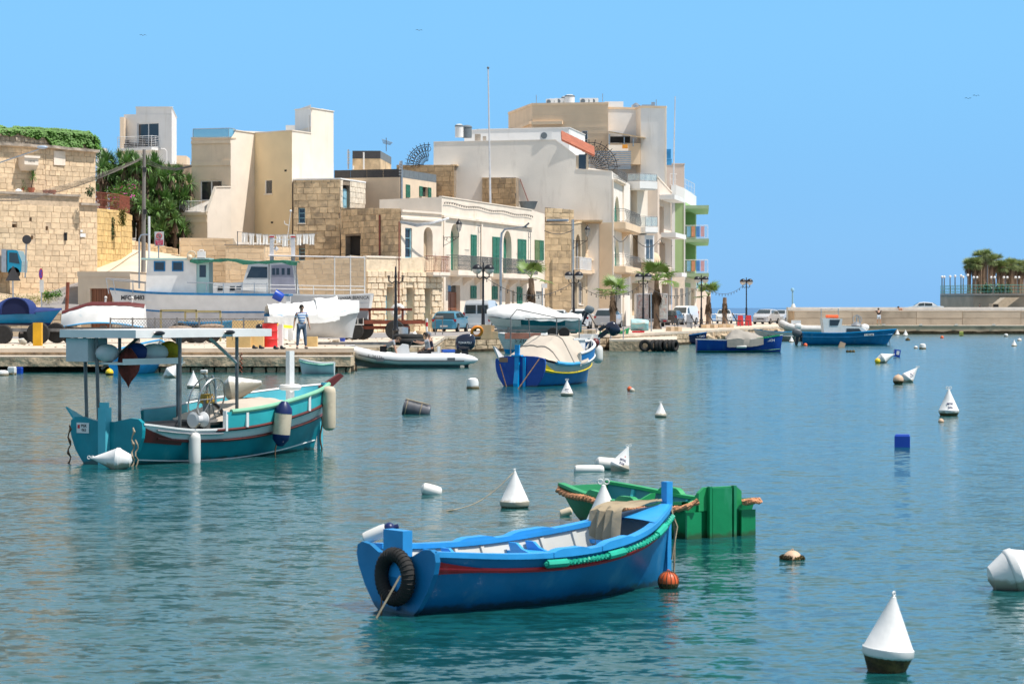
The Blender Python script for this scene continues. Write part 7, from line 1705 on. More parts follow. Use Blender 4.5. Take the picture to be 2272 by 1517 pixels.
b=MB();b.tube([(xx(1900),.3,1.2),(xx(1903),.3,2.1)],.04,5);b.tube([(xx(1910),.2,1.2),(xx(1906),.2,2.0)],.04,5);b.torus((xx(1903),.25,1.75),.3,.03,Rot(1.4,3,'X'),14,5);b.lathe([(.3,0),(.4,.1),(.1,.35),(0,.36)],(xx(1900),0,1.25),12);P(b,'net_winch',m_steel,t)
b=MB();b.ball((xx(1918),0,1.2),.28,10,7,(1.2,1,.9));P(b,'white_float',m_buoy,t)
outboard(None,'grey outboard motor at the stern of the bright blue cabin boat',onboat(o_,0,(-.35,0,.45)),0,1.1,.15,m_irong)
b=MB();b.tube([W(1972,748,o_.y),W(1975,766,o_.y)],.02,4);b.tube([W(1970,748,o_.y),W(1966,766,o_.y)],.02,4);solo(b,'bow_lines',m_irong,'thin lines dropping from the bow of the bright blue cabin boat','rope')
# 17. grey white inflatable behind
def rib2():
 D=205;org=Vector((X(1832,D),D,.25));t=T('grey_inflatable','faded white inflatable boat moored behind the bright blue cabin boat','boat',org,PI-.1)
 pts=resamp([(-.2,.8,.45),(2.3,.8,.5),(3.2,.6,.7),(3.7,0,.95),(3.2,-.6,.7),(2.3,-.8,.5),(-.2,-.8,.45)],40)
 b=MB();b.tube([Vector((-.5,.8,.4))]+pts+[Vector((-.5,-.8,.4))],[.05]+[.33]*41+[.05],10);P(b,'tube',M('faded_hypalon',(.58,.57,.55),.6,var=.08,dirt=((.3,.28,.25),.15,2)),t)
 h=Hull(3.5,[(0,.8),(.7,.7),(1,.03)],[(0,.3),(1,.7)],[(0,-.25),(1,.1)],[(0,.5),(1,1)]);b=MB();h.skin(b,0,1);P(b,'hull',m_hullg,t)
 b=MB();b.box((2.5,0,1.1),(.8,.6,.3));P(b,'bow_locker',m_hullw,t)
rib2()
# 18. grey small boat with outboard
t,h,o_,an,L=simple_boat('grey_skiff','low grey skiff with a worn white outboard motor beside the rocky quay end',1688,1764,0,-1,1.5,.62,m_hullg,m_light,D=196,bow=.12,L=3.0,deep=-.1)
outboard(None,'worn white outboard motor on the low grey skiff',onboat(o_,an,(-.2,0,.75)),an,.9,0.,m_hullw)
t,h,o_,an,L=simple_boat('brown_skiff','low brown grey skiff nearest the white cone buoy behind the green railed boat',1712,1775,0,-1,1.2,.38,paint('dull_brown_hull',(.28,.25,.22)),m_hullg,D=186,bow=.1,L=2.3)
# 19. dark blue boat by the tyre pier
t,h,o_,an,L=simple_boat('dark_blue_boat','dark blue open boat alongside the quay beyond the hanging tyres',1466,1566,763,1,1.5,.62,m_navy,m_mid,bow=.05,deep=-.1,sheerbow=1.3)
text('MFC 1543',.2,h.p(.84,.8,-1,-.04),t,m_inkw,(1,.15,0),(0,0,1),world=False)
# 20. small upturned dinghy on the quay
t,h,o_,an,L=simple_boat('turquoise_dinghy','small turquoise upturned dinghy lying on the quay on red chocks',1400,1441,0,1,1.1,.5,paint('worn_turquoise',(.22,.48,.52),.6,.3,((.5,.42,.3),.25,3)),m_fend,D=158,z=ZQ+.1,bow=.0,L=1.15,deep=.05,sheerbow=1.05)
b=MB();rows=[[Vector((lerp(0,L,i/10),.5*cos(PI*j/8)*(1-.35*(i/10)**3),.5+.32*sin(PI*j/8)**.7*(1-.3*(i/10)**3)))for j in range(9)]for i in range(11)];b.grid(rows);P(b,'bottom',paint('pale_turquoise',(.40,.60,.60),.6,.3),t)
b=MB();b.box((.45,-.4,-.02),(.8,.2,.12));P(b,'chock',m_red,t)
# 21. green prow
t,h,o_,an,L=simple_boat('green_prow_boat','green boat with only its prow showing above the quay edge',1330,1405,0,1,1.2,.55,m_green2,m_green3,D=151,z=.45,bow=.1,L=1.7,deep=-.3,sheerbow=1.5)
# ---------------- people ----------------
m_skin=M('skin',(.48,.27,.18),.6,var=.08);m_hair=M('dark_hair',(.02,.014,.01),.8)
m_jean=M('faded_jeans',(.10,.14,.20),.9,var=.3,scale=6,bump=.004);m_shoe=M('grey_shoes',(.12,.11,.10),.8)
m_gtee=M('grey_tshirt',(.30,.32,.35),.9,var=.08,scale=5,bump=.004);m_btrous=M('black_trousers',(.015,.015,.018),.85)
def striped():
 m=M('striped_shirt',(.8,.8,.8),.9);n=m.node_tree.nodes;L=m.node_tree.links;b=n['Principled BSDF']
 tc=n.new('ShaderNodeTexCoord');sp=n.new('ShaderNodeSeparateXYZ');L.new(tc.outputs['Object'],sp.inputs[0])
 mm=n.new('ShaderNodeMath');mm.operation='MULTIPLY';mm.inputs[1].default_value=9.5;L.new(sp.outputs[2],mm.inputs[0])
 fr=n.new('ShaderNodeMath');fr.operation='FRACT';L.new(mm.outputs[0],fr.inputs[0])
 cr=n.new('ShaderNodeValToRGB');cr.color_ramp.interpolation='CONSTANT';e=cr.color_ramp.elements
 e[0].position=0;e[0].color=(.78,.79,.80,1);e[1].position=.5;e[1].color=(.03,.13,.45,1);k=e.new(.8);k.color=(.35,.55,.75,1)
 L.new(fr.outputs[0],cr.inputs[0]);L.new(cr.outputs[0],b.inputs['Base Color']);return m
m_stripe=striped()
def skinmesh(name,verts,edges,radii,mat,parent,root=0,sub=2):
 me=bpy.data.meshes.new(name);me.from_pydata(verts,edges,[]);me.materials.append(mat)
 o=bpy.data.objects.new(name,me);COL.objects.link(o);o.parent=parent;ORG[o.name]=ORG[parent.name]
 o.modifiers.new('skin','SKIN')
 if not me.skin_vertices:me.attributes.new('x','FLOAT','POINT')if False else None
 sk=o.data.skin_vertices
 if not sk:
  bpy.context.view_layer.objects.active=o
  with bpy.context.temp_override(object=o,active_object=o):bpy.ops.mesh.customdata_skin_add()
  sk=o.data.skin_vertices
 for i,r in enumerate(radii):sk[0].data[i].radius=(r,r)if not isinstance(r,tuple)else r;sk[0].data[i].use_root=(i==root)
 sb=o.modifiers.new('sub','SUBSURF');sb.levels=sub;sb.render_levels=sub
 for p in me.polygons:p.use_smooth=True
 o.modifiers['skin'].use_smooth_shade=True
 return o
def chainmesh(b,ch,n=9):
 """ch: list of (point, radius or (rx, ry)); smooth tapered limb"""
 pts=[Vector(p)for p,_ in ch];rr=[r for _,r in ch];b.tube(pts,rr,n)
def person(name,label,loc,rz,J,top,legs,hair=m_hair,shortsleeve=True,shorts=False,cap=None,shoe=m_shoe,glasses=False,sleeveless=False):
 """J: joints in local space, x forward, y left"""
 t=T(name,label,'person',loc,rz);g=lambda k:Vector(J[k]);V=[];E=[];Rr=[]
 def add(p,r,par=None):
  V.append(tuple(p));Rr.append(r)
  if par is not None:E.append((par,len(V)-1))
  return len(V)-1
 pel=add(g('pelvis'),(.135,.12));wa=add(g('pelvis').lerp(g('chest'),.45),(.13,.105),pel);ch=add(g('chest'),(.155,.12),wa);nk=add(g('neck'),.06,ch);hb=add(g('neck').lerp(g('head'),.5),.058,nk)
 hd=add(g('head'),(.088,.10),hb);up=g('head')+(g('head')-g('neck')).normalized()*.10;add(up,(.07,.08),hd)
 for s in 'lr':
  sh=add(g('sh'+s),.062,ch);el=add(g('el'+s),.042,sh);wr=add(g('wr'+s),.029,el);d=(g('wr'+s)-g('el'+s)).normalized();ha=add(g('wr'+s)+d*.07,(.038,.022),wr)
  side=d.cross(Vector((1,0,0)));side=side.normalized()if side.length>.1 else Vector((0,1,0))
  hp=add(g('hip'+s),.09,pel);kn=add(g('kn'+s),.058,hp);an=add(g('an'+s),.038,kn);f=g('an'+s)+Vector(J.get('ft'+s,(.15,0,-.05)));add(f,.038,an)
 skinmesh('body',V,E,Rr,m_skin,t)
 for s in 'lr':
  d=(g('wr'+s)-g('el'+s)).normalized();a=d.cross(Vector((1,0,.2))).normalized();c=a.cross(d).normalized();o=g('wr'+s)+d*.09;b=MB()
  for k,l in enumerate((.062,.075,.07,.055)):
   st=o+c*(k-1.5)*.018;b.tube([st-d*.02,st+d*l*.55+a*.004,st+d*l+a*.02],[.0095,.009,.0075],5)
  b.tube([o-d*.05+c*.025,o-d*.01+c*.05,o+d*.02+c*.05],[.011,.010,.008],5);P(b,'fingers',m_skin,t,stuff=True)
 V=[];E=[];Rr=[]
 pel=add(g('pelvis')+(g('chest')-g('pelvis'))*.02,(.152,.135));wa=add(g('pelvis').lerp(g('chest'),.5),(.148,.122),pel);ch=add(g('chest'),(.168,.132),wa);add(g('chest').lerp(g('neck'),.6),.095,ch)
 for s in 'lr':
  sh=add(g('sh'+s),.074,ch)
  if not sleeveless:add(g('sh'+s).lerp(g('el'+s),.62),.060,sh)
 skinmesh('shirt',V,E,Rr,top,t)
 V=[];E=[];Rr=[]
 pel=add(g('pelvis')-(g('chest')-g('pelvis'))*.06,(.148,.13))
 for s in 'lr':
  hp=add(g('hip'+s),.105,pel);kn=add(g('kn'+s)if not shorts else g('hip'+s).lerp(g('kn'+s),.85),.075,hp)
  if not shorts:add(g('kn'+s).lerp(g('an'+s),.93),.058,kn)
 skinmesh('trousers' if not shorts else 'shorts',V,E,Rr,legs,t)
 b=MB()
 for s in 'lr':
  a=g('an'+s);f=Vector(J.get('ft'+s,(.15,0,-.05)));b.tube([a-f*.35+Vector((0,0,-.05)),a+Vector((0,0,-.045)),a+f,a+f*1.25],[.04,.05,.046,.02],8)
 P(b,'shoes',shoe,t)
 ax=(g('head')-g('neck')).normalized();fw=Vector(J.get('face',(1,0,0)));fw=(fw-ax*fw.dot(ax)).normalized();lf=ax.cross(fw);m=Matrix((fw,lf,ax)).transposed();hc=g('head')+ax*.045
 b=MB();rows=[]
 for i in range(8):
  th=PI*.5*i/7*1.15;rows.append([hc+m@Vector((.108*sin(th)*cos(a)-.018*(i>2),.094*sin(th)*sin(a),.118*cos(th)-(.045 if cos(a)<-.2 and i>5 else 0)+(.03 if cos(a)>.4 and i>4 else 0)))for a in[k*PI/6 for k in range(12)]])
 b.grid(rows,closed=True);P(b,'hair' if not cap else 'cap',cap or hair,t)
 if cap:b=MB();b.slab([hc+m@Vector((.08,-.06,.03)),hc+m@Vector((.17,-.04,.015)),hc+m@Vector((.17,.04,.015)),hc+m@Vector((.08,.06,.03))],ax*.01);P(b,'cap_peak',cap,t)
 b=MB();b.tube([hc+m@Vector((.085,0,.02)),hc+m@Vector((.118,0,-.03)),hc+m@Vector((.092,0,-.04))],[.01,.016,.008],5)
 for s in(1,-1):b.ball(hc+m@Vector((0,s*.092,-.01)),.022,6,5)
 P(b,'nose_and_ears',m_skin,t,stuff=True)
 b=MB()
 for s in(1,-1):b.ball(hc+m@Vector((.088,s*.034,.015)),.012 if not glasses else .024,6,5)
 b.box(hc+m@Vector((.092,0,-.075)),(.01,.03,.008));P(b,'eyes_and_mouth' if not glasses else 'sunglasses',m_hair,t,stuff=True)
 return t
def stand(h=1.77):
 k=h/1.77
 J=dict(pelvis=(0,0,.95),chest=(.0,0,1.30),neck=(0,0,1.47),head=(.02,0,1.60),shl=(0,.19,1.40),shr=(0,-.19,1.40),ell=(-.02,.27,1.12),elr=(-.02,-.27,1.12),wrl=(.06,.31,.88),wrr=(.05,-.31,.88),hipl=(0,.10,.90),hipr=(0,-.10,.90),knl=(.02,.14,.50),knr=(.02,-.14,.50),anl=(0,.17,.09),anr=(0,-.17,.09),ftl=(.13,.03,-.05),ftr=(.13,-.03,-.05),face=(1,.1,-.3))
 return{a:tuple(x*k for x in v)if a!='face' else v for a,v in J.items()}
D=DQ(774);person('person','man in a striped blue polo shirt and jeans standing on the quay edge',(X(669,D),D,ZQ),rad_(-75),stand(1.78),m_stripe,m_jean,glasses=True)
D=239;person('person','man in a black T-shirt and pale shorts leaning on the breakwater wall',(X(1950,D),D,.86),rad_(90),dict(stand(1.72),chest=(.12,0,1.27),neck=(.2,0,1.42),head=(.26,0,1.53),shl=(.14,.2,1.36),shr=(.14,-.2,1.36),ell=(.42,.35,1.35),elr=(.42,-.35,1.35),wrl=(.62,.2,1.4),wrr=(.62,-.2,1.4),face=(1,0,-.2)),m_btrous,M('pale_shorts',(.55,.66,.78),.9),shorts=True,shoe=m_green2)
D=245;b=None
person('person','bare shouldered person leaning over the breakwater parapet',(X(1999,D),D,1.15),rad_(200),dict(stand(1.7),chest=(.1,0,1.2),neck=(.2,0,1.33),head=(.28,0,1.42)),m_skin,M('tan_shorts',(.4,.3,.2),.9),shorts=True)
D=392;person('person','tiny dark clothed person walking below the far stair',(X(2174,D),D,Z(697,D)),2.5,stand(1.7),m_btrous,m_btrous)
# three men in the inflatable
loc=lambda x,y,z:onboat(ro,RANG,(x,y,z))
person('person','man in a grey T-shirt and black trousers kneeling bent over in the inflatable bow',loc(3.35,.15,.42),RANG+PI,dict(pelvis=(.10,0,.42),chest=(.42,0,.66),neck=(.60,0,.72),head=(.70,0,.76),shl=(.5,.18,.70),shr=(.5,-.18,.70),ell=(.60,.24,.40),elr=(.58,-.22,.40),wrl=(.66,.24,.14),wrr=(.66,-.24,.14),hipl=(.08,.11,.38),hipr=(.08,-.11,.38),knl=(.12,.15,.05),knr=(.12,-.15,.05),anl=(-.30,.15,.05),anr=(-.30,-.15,.05),ftl=(-.13,0,.0),ftr=(-.13,0,.0),face=(.4,0,-1)),m_gtee,m_btrous,hair=M('brown_hair',(.06,.035,.02),.8))
sit=dict(pelvis=(0,0,.10),chest=(.05,0,.45),neck=(.08,0,.63),head=(.12,0,.76),shl=(.05,.19,.56),shr=(.05,-.19,.56),ell=(.28,.24,.42),elr=(.08,-.26,.30),wrl=(.52,.12,.48),wrr=(.30,-.22,.16),hipl=(.02,.1,.06),hipr=(.02,-.1,.06),knl=(.42,.14,.02),knr=(.42,-.14,.02),anl=(.48,.14,-.32),anr=(.48,-.14,-.32),face=(1,-.4,0))
person('person','dark haired man in a grey T-shirt steering the inflatable',loc(1.35,.28,.60),RANG,sit,m_gtee,m_btrous)
person('person','man in a grey cap and navy sleeveless top sitting behind the man at the wheel',loc(1.20,-.32,.62),RANG,dict(sit,face=(1,0,0)),M('navy_top',(.015,.02,.045),.9),m_btrous,cap=M('grey_cap',(.20,.22,.25),.9),sleeveless=True)
# ---------------- cars ----------------
m_tint=glassm('car_glass',(.03,.045,.05));m_tlight=M('tail_light',(.40,.015,.02),.25,var=.1);m_hlight=M('head_light',(.55,.57,.58),.15,var=.1,metal=.3)
m_rim=M('alloy_rim',(.45,.46,.47),.35,metal=.7);m_plate=M('number_plate_white',(.62,.62,.60),.5)
def carpaint(nm,c):return M(nm,c,.28,var=.03,scale=1,coat=.6,metal=.15)
def car(label,px,py,face,col,L=3.9,Wd=1.7,Hh=1.45,kind='hatch',cat='car',name='parked_car',D=None,plate=None,z=ZQ):
 """face: heading angle of the nose in world degrees; px,py: ground point below the car's centre"""
 D=D or DQ(py,z);t=T(name,label,cat,(X(px,D),D,z+.006),rad_(face));w=Wd/2
 prof={'hatch':[(-.5,.55,.80,.75),(-.485,.88,.93,.97),(-.40,.93,1.33,.95),(-.28,.93,1.43,.92),(-.05,.93,1.45,.92),(.10,.94,1.40,.92),(.28,.96,.98,.97),(.42,.80,.86,.96),(.495,.62,.70,.85),(.5,.5,.6,.78)],'sedan':[(-.5,.60,.80,.85),(-.47,.9,.96,.97),(-.33,.95,1.0,.96),(-.20,.95,1.36,.94),(.0,.95,1.43,.92),(.12,.95,1.38,.92),(.28,.95,.98,.97),(.42,.82,.88,.96),(.495,.62,.70,.85),(.5,.5,.6,.78)],'van':[(-.5,1.0,1.70,.97),(-.49,1.05,1.88,.96),(-.30,1.05,1.95,.94),(.10,1.05,1.93,.93),(.20,1.05,1.80,.93),(.34,1.08,1.14,.97),(.45,.92,.98,.96),(.495,.7,.8,.85),(.5,.55,.65,.8)]}[kind]
 Hp=max(p[2]for p in prof);k=Hh/Hp;rows=[]
 def wr(bz,z,r):return r*(1-.22*max(0,(z-bz))/max(.4,Hp-.95))
 for x,bz,rz_,r in prof:
  row=[]
  for y,z_ in((.86,.22),(.99,.32),(1.0,.55),(.985,bz)):row.append(Vector((x*L,w*r*y,z_*k if z_<bz else bz*k)))
  top=w*wr(bz,rz_,r)
  row.append(Vector((x*L,lerp(w*r*.985,top,.55),lerp(bz,rz_,.55)*k)));row.append(Vector((x*L,top,(rz_-.035)*k)));row.append(Vector((x*L,top*.85,rz_*k)));row.append(Vector((x*L,0,(rz_+.01)*k)))
  rows.append(row+[Vector((p.x,-p.y,p.z))for p in row[:-1][::-1]])
 b=MB();b.grid(rows);n=len(rows[0])
 for r_ in(rows[0],rows[-1]):b.add(r_,[list(range(n))])
 P(b,'body',col,t)
 def prow(i,y):return rows[i]
 gi=[i for i,p in enumerate(prof)if p[2]-p[1]>.3];i0,i1=gi[0],gi[-1]
 b=MB();fr,rr_=rows[i1+1],rows[i1]
 def ws(a,c,e0,e1):
  A=a[3].lerp(c[3],e0);
  return A
 def quadglass(lo,hi,t0,t1,yo,nm,off,li=3):
  q=[lo[li].lerp(hi[5],t0),lo[-1-li].lerp(hi[-6],t0),lo[-1-li].lerp(hi[-6],t1),lo[li].lerp(hi[5],t1)]
  for v in q:v.y*=yo
  nn_=(q[1]-q[0]).cross(q[3]-q[0]).normalized();nn_=nn_ if nn_.z>0 else-nn_
  bb=MB();bb.slab([v+nn_*off for v in q],nn_*.008);P(bb,nm,m_tint,t)
 quadglass(rows[i1+1],rows[i1],.12,.93,.88,'windscreen',.055)
 if kind!='van':quadglass(rows[max(i0-1,0)],rows[i0],.10,.93,.86,'rear_window',.055)if kind=='sedan' else quadglass(rows[1],rows[2],.0,.95,.88,'rear_window',.05,5)
 else:
  bb=MB();xx_=-.5*L-.012
  for s in(1,-1):bb.box((xx_,s*w*.42,1.35*k),(.02,w*.74,.52*k))
  P(bb,'rear_window',m_tint,t,stuff=True)
 for s in(1,-1):
  idx=[i for i in range(i0,i1+1)];
  if kind=='van':idx=[i for i in idx if prof[i][0]>.05]
  spans=[(idx[0],idx[len(idx)//2]),(idx[len(idx)//2],idx[-1])]if kind!='van' else[(i1-1,i1)]
  for a,c in spans:
   if a==c:continue
   bb=MB();lo0,hi0,lo1,hi1=rows[a][3].copy(),rows[a][5].copy(),rows[c][3].copy(),rows[c][5].copy()
   if c==idx[-1]:lo1=lo1.lerp(rows[i1+1][3],.55)
   q=[lo0.lerp(hi0,.14),lo1.lerp(hi1,.10),lo1.lerp(hi1,.86),lo0.lerp(hi0,.88)];cx_=(q[0]+q[1]+q[2]+q[3])/4;q=[cx_+(v-cx_)*.93 for v in q]
   q=[Vector((v.x,v.y*s,v.z))for v in q];bb.slab([v+Vector((0,s*.004,0))for v in q],(0,s*.012,.002));P(bb,'side_window',m_tint,t)
 wr_=.30*max(1,Hh/1.6)
 for x in(-.33,.32):
  for s in(1,-1):
   m=Rot(PI/2,3,'X');c=Vector((x*L,s*(w-.10),wr_));b=MB();b.lathe([(wr_*.6,-.10),(wr_*.95,-.10),(wr_,-.07),(wr_,.07),(wr_*.95,.10),(wr_*.6,.10)],c,18,m);wh=P(b,'wheel',m_rubber,t)
   b=MB();b.lathe([(wr_*.62,-.105),(wr_*.55,-.10),(wr_*.2,-.085),(0,-.085)],c,14,m if s>0 else Rot(-PI/2,3,'X'));P(b,'rim',m_rim,wh)
   b=MB();b.lathe([(wr_*1.16,-.03),(wr_*1.16,.01)],Vector((x*L,s*(w-.002),wr_)),18,m);b.f=b.f[:18];b.sm=b.sm[:18];b.mi=b.mi[:18]
 bxk=MB();bxk.box((0,0,.26),(L*.97,Wd*.88,.16));P(bxk,'underbody',m_black,t)
 for e,s0 in((-1,'rear_bumper'),(1,'front_bumper')):
  b=MB();b.slab([(e*L*.485,-w*.93,.24),(e*(L*.515),-w*.66,.24),(e*(L*.515),w*.66,.24),(e*L*.485,w*.93,.24)],(0,0,.24));P(b,s0,col,t)
  b=MB();b.box((e*(L*.517),0,.40),(.012,.52,.12));P(b,'number_plate',m_plate,t)
 for s in(1,-1):
  b=MB();
  if kind=='van':b.box((-L*.5,s*w*.90,1.0),(.05,.14,.62))
  else:b.box((-L*.487,s*w*.80,.80*k),(.07,w*.30,.17),rz=s*.12)
  P(b,'tail_light',m_tlight,t)
  b=MB();b.box((L*.475,s*w*.70,.66*k if kind!='van' else .82*k),(.09,w*.40,.15),rz=-s*.25);P(b,'headlight',m_hlight,t)
  b=MB();b.ball((L*.17,s*(w+.09),1.0*k),.09,8,6,(.7,1,.8));P(b,'wing_mirror',col,t)
 b=MB();b.box((L*.505,0,.52),(.02,w*.8,.12));P(b,'grille',m_black,t)
 return t
cw_=carpaint('white_car_paint',(.74,.75,.75));cs_=carpaint('silver_car_paint',(.50,.51,.53));cb_=carpaint('metallic_blue_car',(.05,.24,.36));cd_=carpaint('dark_grey_car',(.06,.06,.065))
t=car('blue hatchback seen from behind, parked by the pale blue doors',1000,736.2,79,cb_,4.2,1.75,1.42)
car('large white van behind the blue hatchback',1072,734.6,80,cw_,4.9,2.0,2.2,kind='van',cat='van',name='parked_van')
car('white saloon car half hidden behind the tarpaulined boat',1236,730.3,84,cw_,4.1,1.7,1.5,kind='sedan')
car('white hatchback between the half hidden saloon and the silver hatchback',1287,729.6,84,cw_,3.9,1.68,1.55)
car('silver hatchback parked behind the bushy fan palm',1350,727.8,76,cs_,3.75,1.69,1.6)
car('small white panel van facing the water in front of the green house',1517,720.2,247,cw_,4.2,1.75,1.85,kind='van',cat='van',name='parked_van')
car('dark grey car squeezed beside the small white panel van',1492,721.2,75,cd_,4.0,1.7,1.42)
car('tiny white two door car facing the water behind the dead palm',1607,717.4,264,cw_,3.0,1.65,1.45)
car('silver hatchback with its nose to the water beyond the last lamp',1700,718.9,248,cs_,4.3,1.76,1.5)
car('pale silver saloon parked farthest along the quay',1733,716.6,250,cs_,4.2,1.7,1.42,kind='sedan')
D=250;car('white car with only its roof showing over the breakwater',2050,700,175,cw_,4.2,1.75,1.45,kind='sedan',D=258,z=Z(700,258)-.0)
# graffiti truck
def truck():
 D=211;t=T('box_truck','grey box truck covered in faded graffiti, parked beside the fourth lamp','truck',(X(1447,D),D,ZQ));w=(1482-1413)/F*D
 gm=M('graffiti_panel',(.36,.32,.30),.7,var=.35,scale=6,dirt=((.42,.14,.12),.35,3.5,1));gm2=M('graffiti_panel_pale',(.50,.50,.46),.7,var=.3,scale=5,dirt=((.55,.20,.12),.35,3.0,1))
 b=MB();b.box((0,2.0,1.75),(w,4,2.3));P(b,'cargo_box',m_hullg,t)
 for c,ww,mt in((-w*.30,w*.34,gm),(w*.30,w*.34,gm2)):b=MB();b.box((c,-.02,1.75),(ww,.03,2.1));P(b,'door',mt,t)
 b=MB();b.box((0,-.02,1.75),(w*.22,.03,2.1));P(b,'dark_gap',m_dark,t);b=MB();b.box((0,-.1,.50),(w,.3,.18));P(b,'bumper',m_steeld,t)
 for s in(1,-1):
  b=MB();b.lathe([(.25,-.12),(.42,-.12),(.42,.12),(.25,.12)],(s*w*.36,.8,.42),16,Rot(PI/2,3,'Y'));P(b,'wheel',m_rubber,t);b=MB();b.box((s*w*.40,-.27,.50),(.3,.05,.12));P(b,'tail_light',m_tlight,t)
truck()
# blue truck cab at the far left
def bluetruck():
 D=147;z=Z(613,D);t=T('blue_truck','blue light truck cab on the ramp below the old fort','truck',(X(20,D),D,z));m=carpaint('cyan_truck_paint',(.01,.30,.48))
 h=1.55;b=MB();b.slab([(-.1,0,.25),(.74,0,.25),(.78,0,.9),(.52,0,h),(.35,0,h+.05),(-.1,0,h+.05)],(0,1.8,0));P(b,'cab',m,t)
 b=MB();b.slab([(.02,-.01,.85),(.66,-.01,.75),(.50,-.01,1.42),(.02,-.01,1.45)],(0,.008,0));P(b,'side_window',m_tint,t)
 b=MB();b.box((-.3,.9,.95),(.3,1.9,1.4));P(b,'cargo_frame',m_steel,t);b=MB();b.box((-1.6,.9,.8),(2.3,1.9,.9));P(b,'cargo_bed',m_steeld,t)
 for x in(.3,-1.8):b=MB();b.lathe([(.2,-.1),(.36,-.1),(.36,.1),(.2,.1)],(x,.1,.2),16,Rot(PI/2,3,'X'));P(b,'wheel',m_rubber,t)
bluetruck()
# ---------------- lamps, poles, wires ----------------
m_glob=M('lamp_glass',(.62,.60,.56),.25,var=.05);m_lampb=M('lamp_black_paint',(.012,.012,.016),.4,var=.2)
def lamp(px,py,ytop,label,globes=True,D=None,z=ZQ,wires=False):
 D=D or DQ(py,z);H=Z(ytop,D)-z;t=T('lamp_post',label,'street lamp',(X(px,D),D,z),group='double globe lamp posts on the quay');k=H/4.2
 b=MB();b.lathe([(.22,0),(.22,.12),(.15,.2),(.13,.55),(.17,.6),(.10,.75),(.085,1.5),(.10,1.55),(.06,1.7),(.05,H-.55),(.07,H-.5),(.05,H-.4),(.04,H-.05),(.0,H)],n=12);P(b,'post',m_lampb,t)
 for s in(1,-1):
  b=MB();b.tube([(0,0,H-.80*k),(s*.16,0,H-.92*k),(s*.31,0,H-.82*k),(s*.32,0,H-.62*k)],[.03,.03,.035,.045],6);arm=P(b,'arm',m_lampb,t)
  if globes:
   r_=.27*k;c=(s*.32,0,H-.40*k)
   b=MB();b.lathe([(r_*sin(a),-r_*cos(a))for a in[PI*.5*i/6 for i in range(1,7)]],c,16);P(b,'globe',m_glob,arm)
   b=MB();b.lathe([(r_*1.03*cos(a),r_*sin(a))for a in[PI*.5*i/6 for i in range(7)]],c,16);P(b,'shade',m_lampb,arm)
  else:b=MB();b.lathe([(.06,0),(.07,.06),(0,.07)],(s*.32,0,H-.6*k),8);P(b,'socket',m_lampb,arm)
 return t
D0=(CZ-.64)*F/(773-683)
lamp(878,773,590,'double lamp post that has lost its globes, beside the inflatable boat',False,D=111,z=ZQ)
L1=lamp(1072,752,581,'nearest double globe lamp post, with an orange ring on its base')
lamp(1273,740,598,'double globe lamp post in front of the brown arched house');lamp(1427,734,602,'double globe lamp post standing just before the large fan palm')
lamp(1556,727,609,'double globe lamp post at the sea end of the green house');lamp(1656,722,615,'last double globe lamp post, alone against the sea')
def lantern(px,py,D,fc_dir,label,bx,by):
 t=T('wall_lantern',label,'lantern',W(px,py,D));b=MB();b.lathe([(.05,-.1),(.11,0),(.20,.42),(.21,.44)],n=6,smooth=False);P(b,'glass',clearglass('lantern_glass',(.5,.5,.48),.5),t)
 b=MB();b.lathe([(.23,.44),(.2,.55),(.08,.72),(.03,.74),(.03,.82),(0,.84)],n=10);
 for k in range(6):a=k*PI/3;b.tube([(.11*cos(a),.11*sin(a),0),(.21*cos(a),.21*sin(a),.44)],.012,4)
 b.tube([(0,0,-.1),(0,0,-.42)],.02,5);P(b,'lantern_frame',m_lampb,t)
 w=W(bx,by,D+1.2)-W(px,py,D);b=MB();e=Vector((0,0,-.42));b.tube([e,Vector((w.x,w.y,-.42))],.022,5);b.tube([e*1.0,Vector((w.x*.5,w.y*.5,-.75)),Vector((w.x,w.y,-1.0))],.018,5)
 mm=Rot(PI/2,3,'X')
 for q,r_ in((.3,.10),(.65,.16),(.85,.1)):b.torus((w.x*q,w.y*q,-.42-r_),r_,.012,mm,12,4)
 b.tube([Vector((w.x,w.y,-.3)),Vector((w.x,w.y,-1.1))],.02,4);P(b,'scroll_bracket',m_lampb,t)
lantern(1018,512,166,None,'black scroll bracket lantern at the corner of the green shuttered house',984,520)
lantern(1303,522,193,None,'black scroll bracket lantern at the brown arched house',1272,530)
def pole(name,label,cat,pts,r,mat=m_steel,n=7):b=MB();b.tube(pts,r,n);return solo(b,name,mat,label,cat)
m_netlw=M('pale_pole_paint',(.60,.60,.62),.5)
pole('flag_pole','tall white flag pole rising above the roof of the green shuttered house','pole',[W(1088,455,186),W(1083,152,186)],[.085,.045],m_netlw);b=MB();b.ball(W(1083,151,186),.1,8,6);solo(b,'pole_finial',m_irong,'small grey knob capping the tall white flag pole','finial')
pole('flag_pole','tall white flag pole beside the green end house','pole',[W(1494,412,243),W(1498,214,243)],[.09,.045],m_netlw)
t=T('street_light','bent grey street light pole with a camera in front of the green shuttered house','street lamp',W(1110,740,148));b=MB();b.tube([W(1110,745,148),W(1111,540,148),W(1113,518,148),W(1120,509,148),W(1168,503,147)],[.09,.07,.065,.06,.05],8);P(b,'pole',m_steel,t,True);b=MB();b.box(W(1169,499,147),(.35,.3,.1),ry=-.7);b.box(W(1166,505,147),(.35,.2,.04));P(b,'camera',m_irong,t,True)
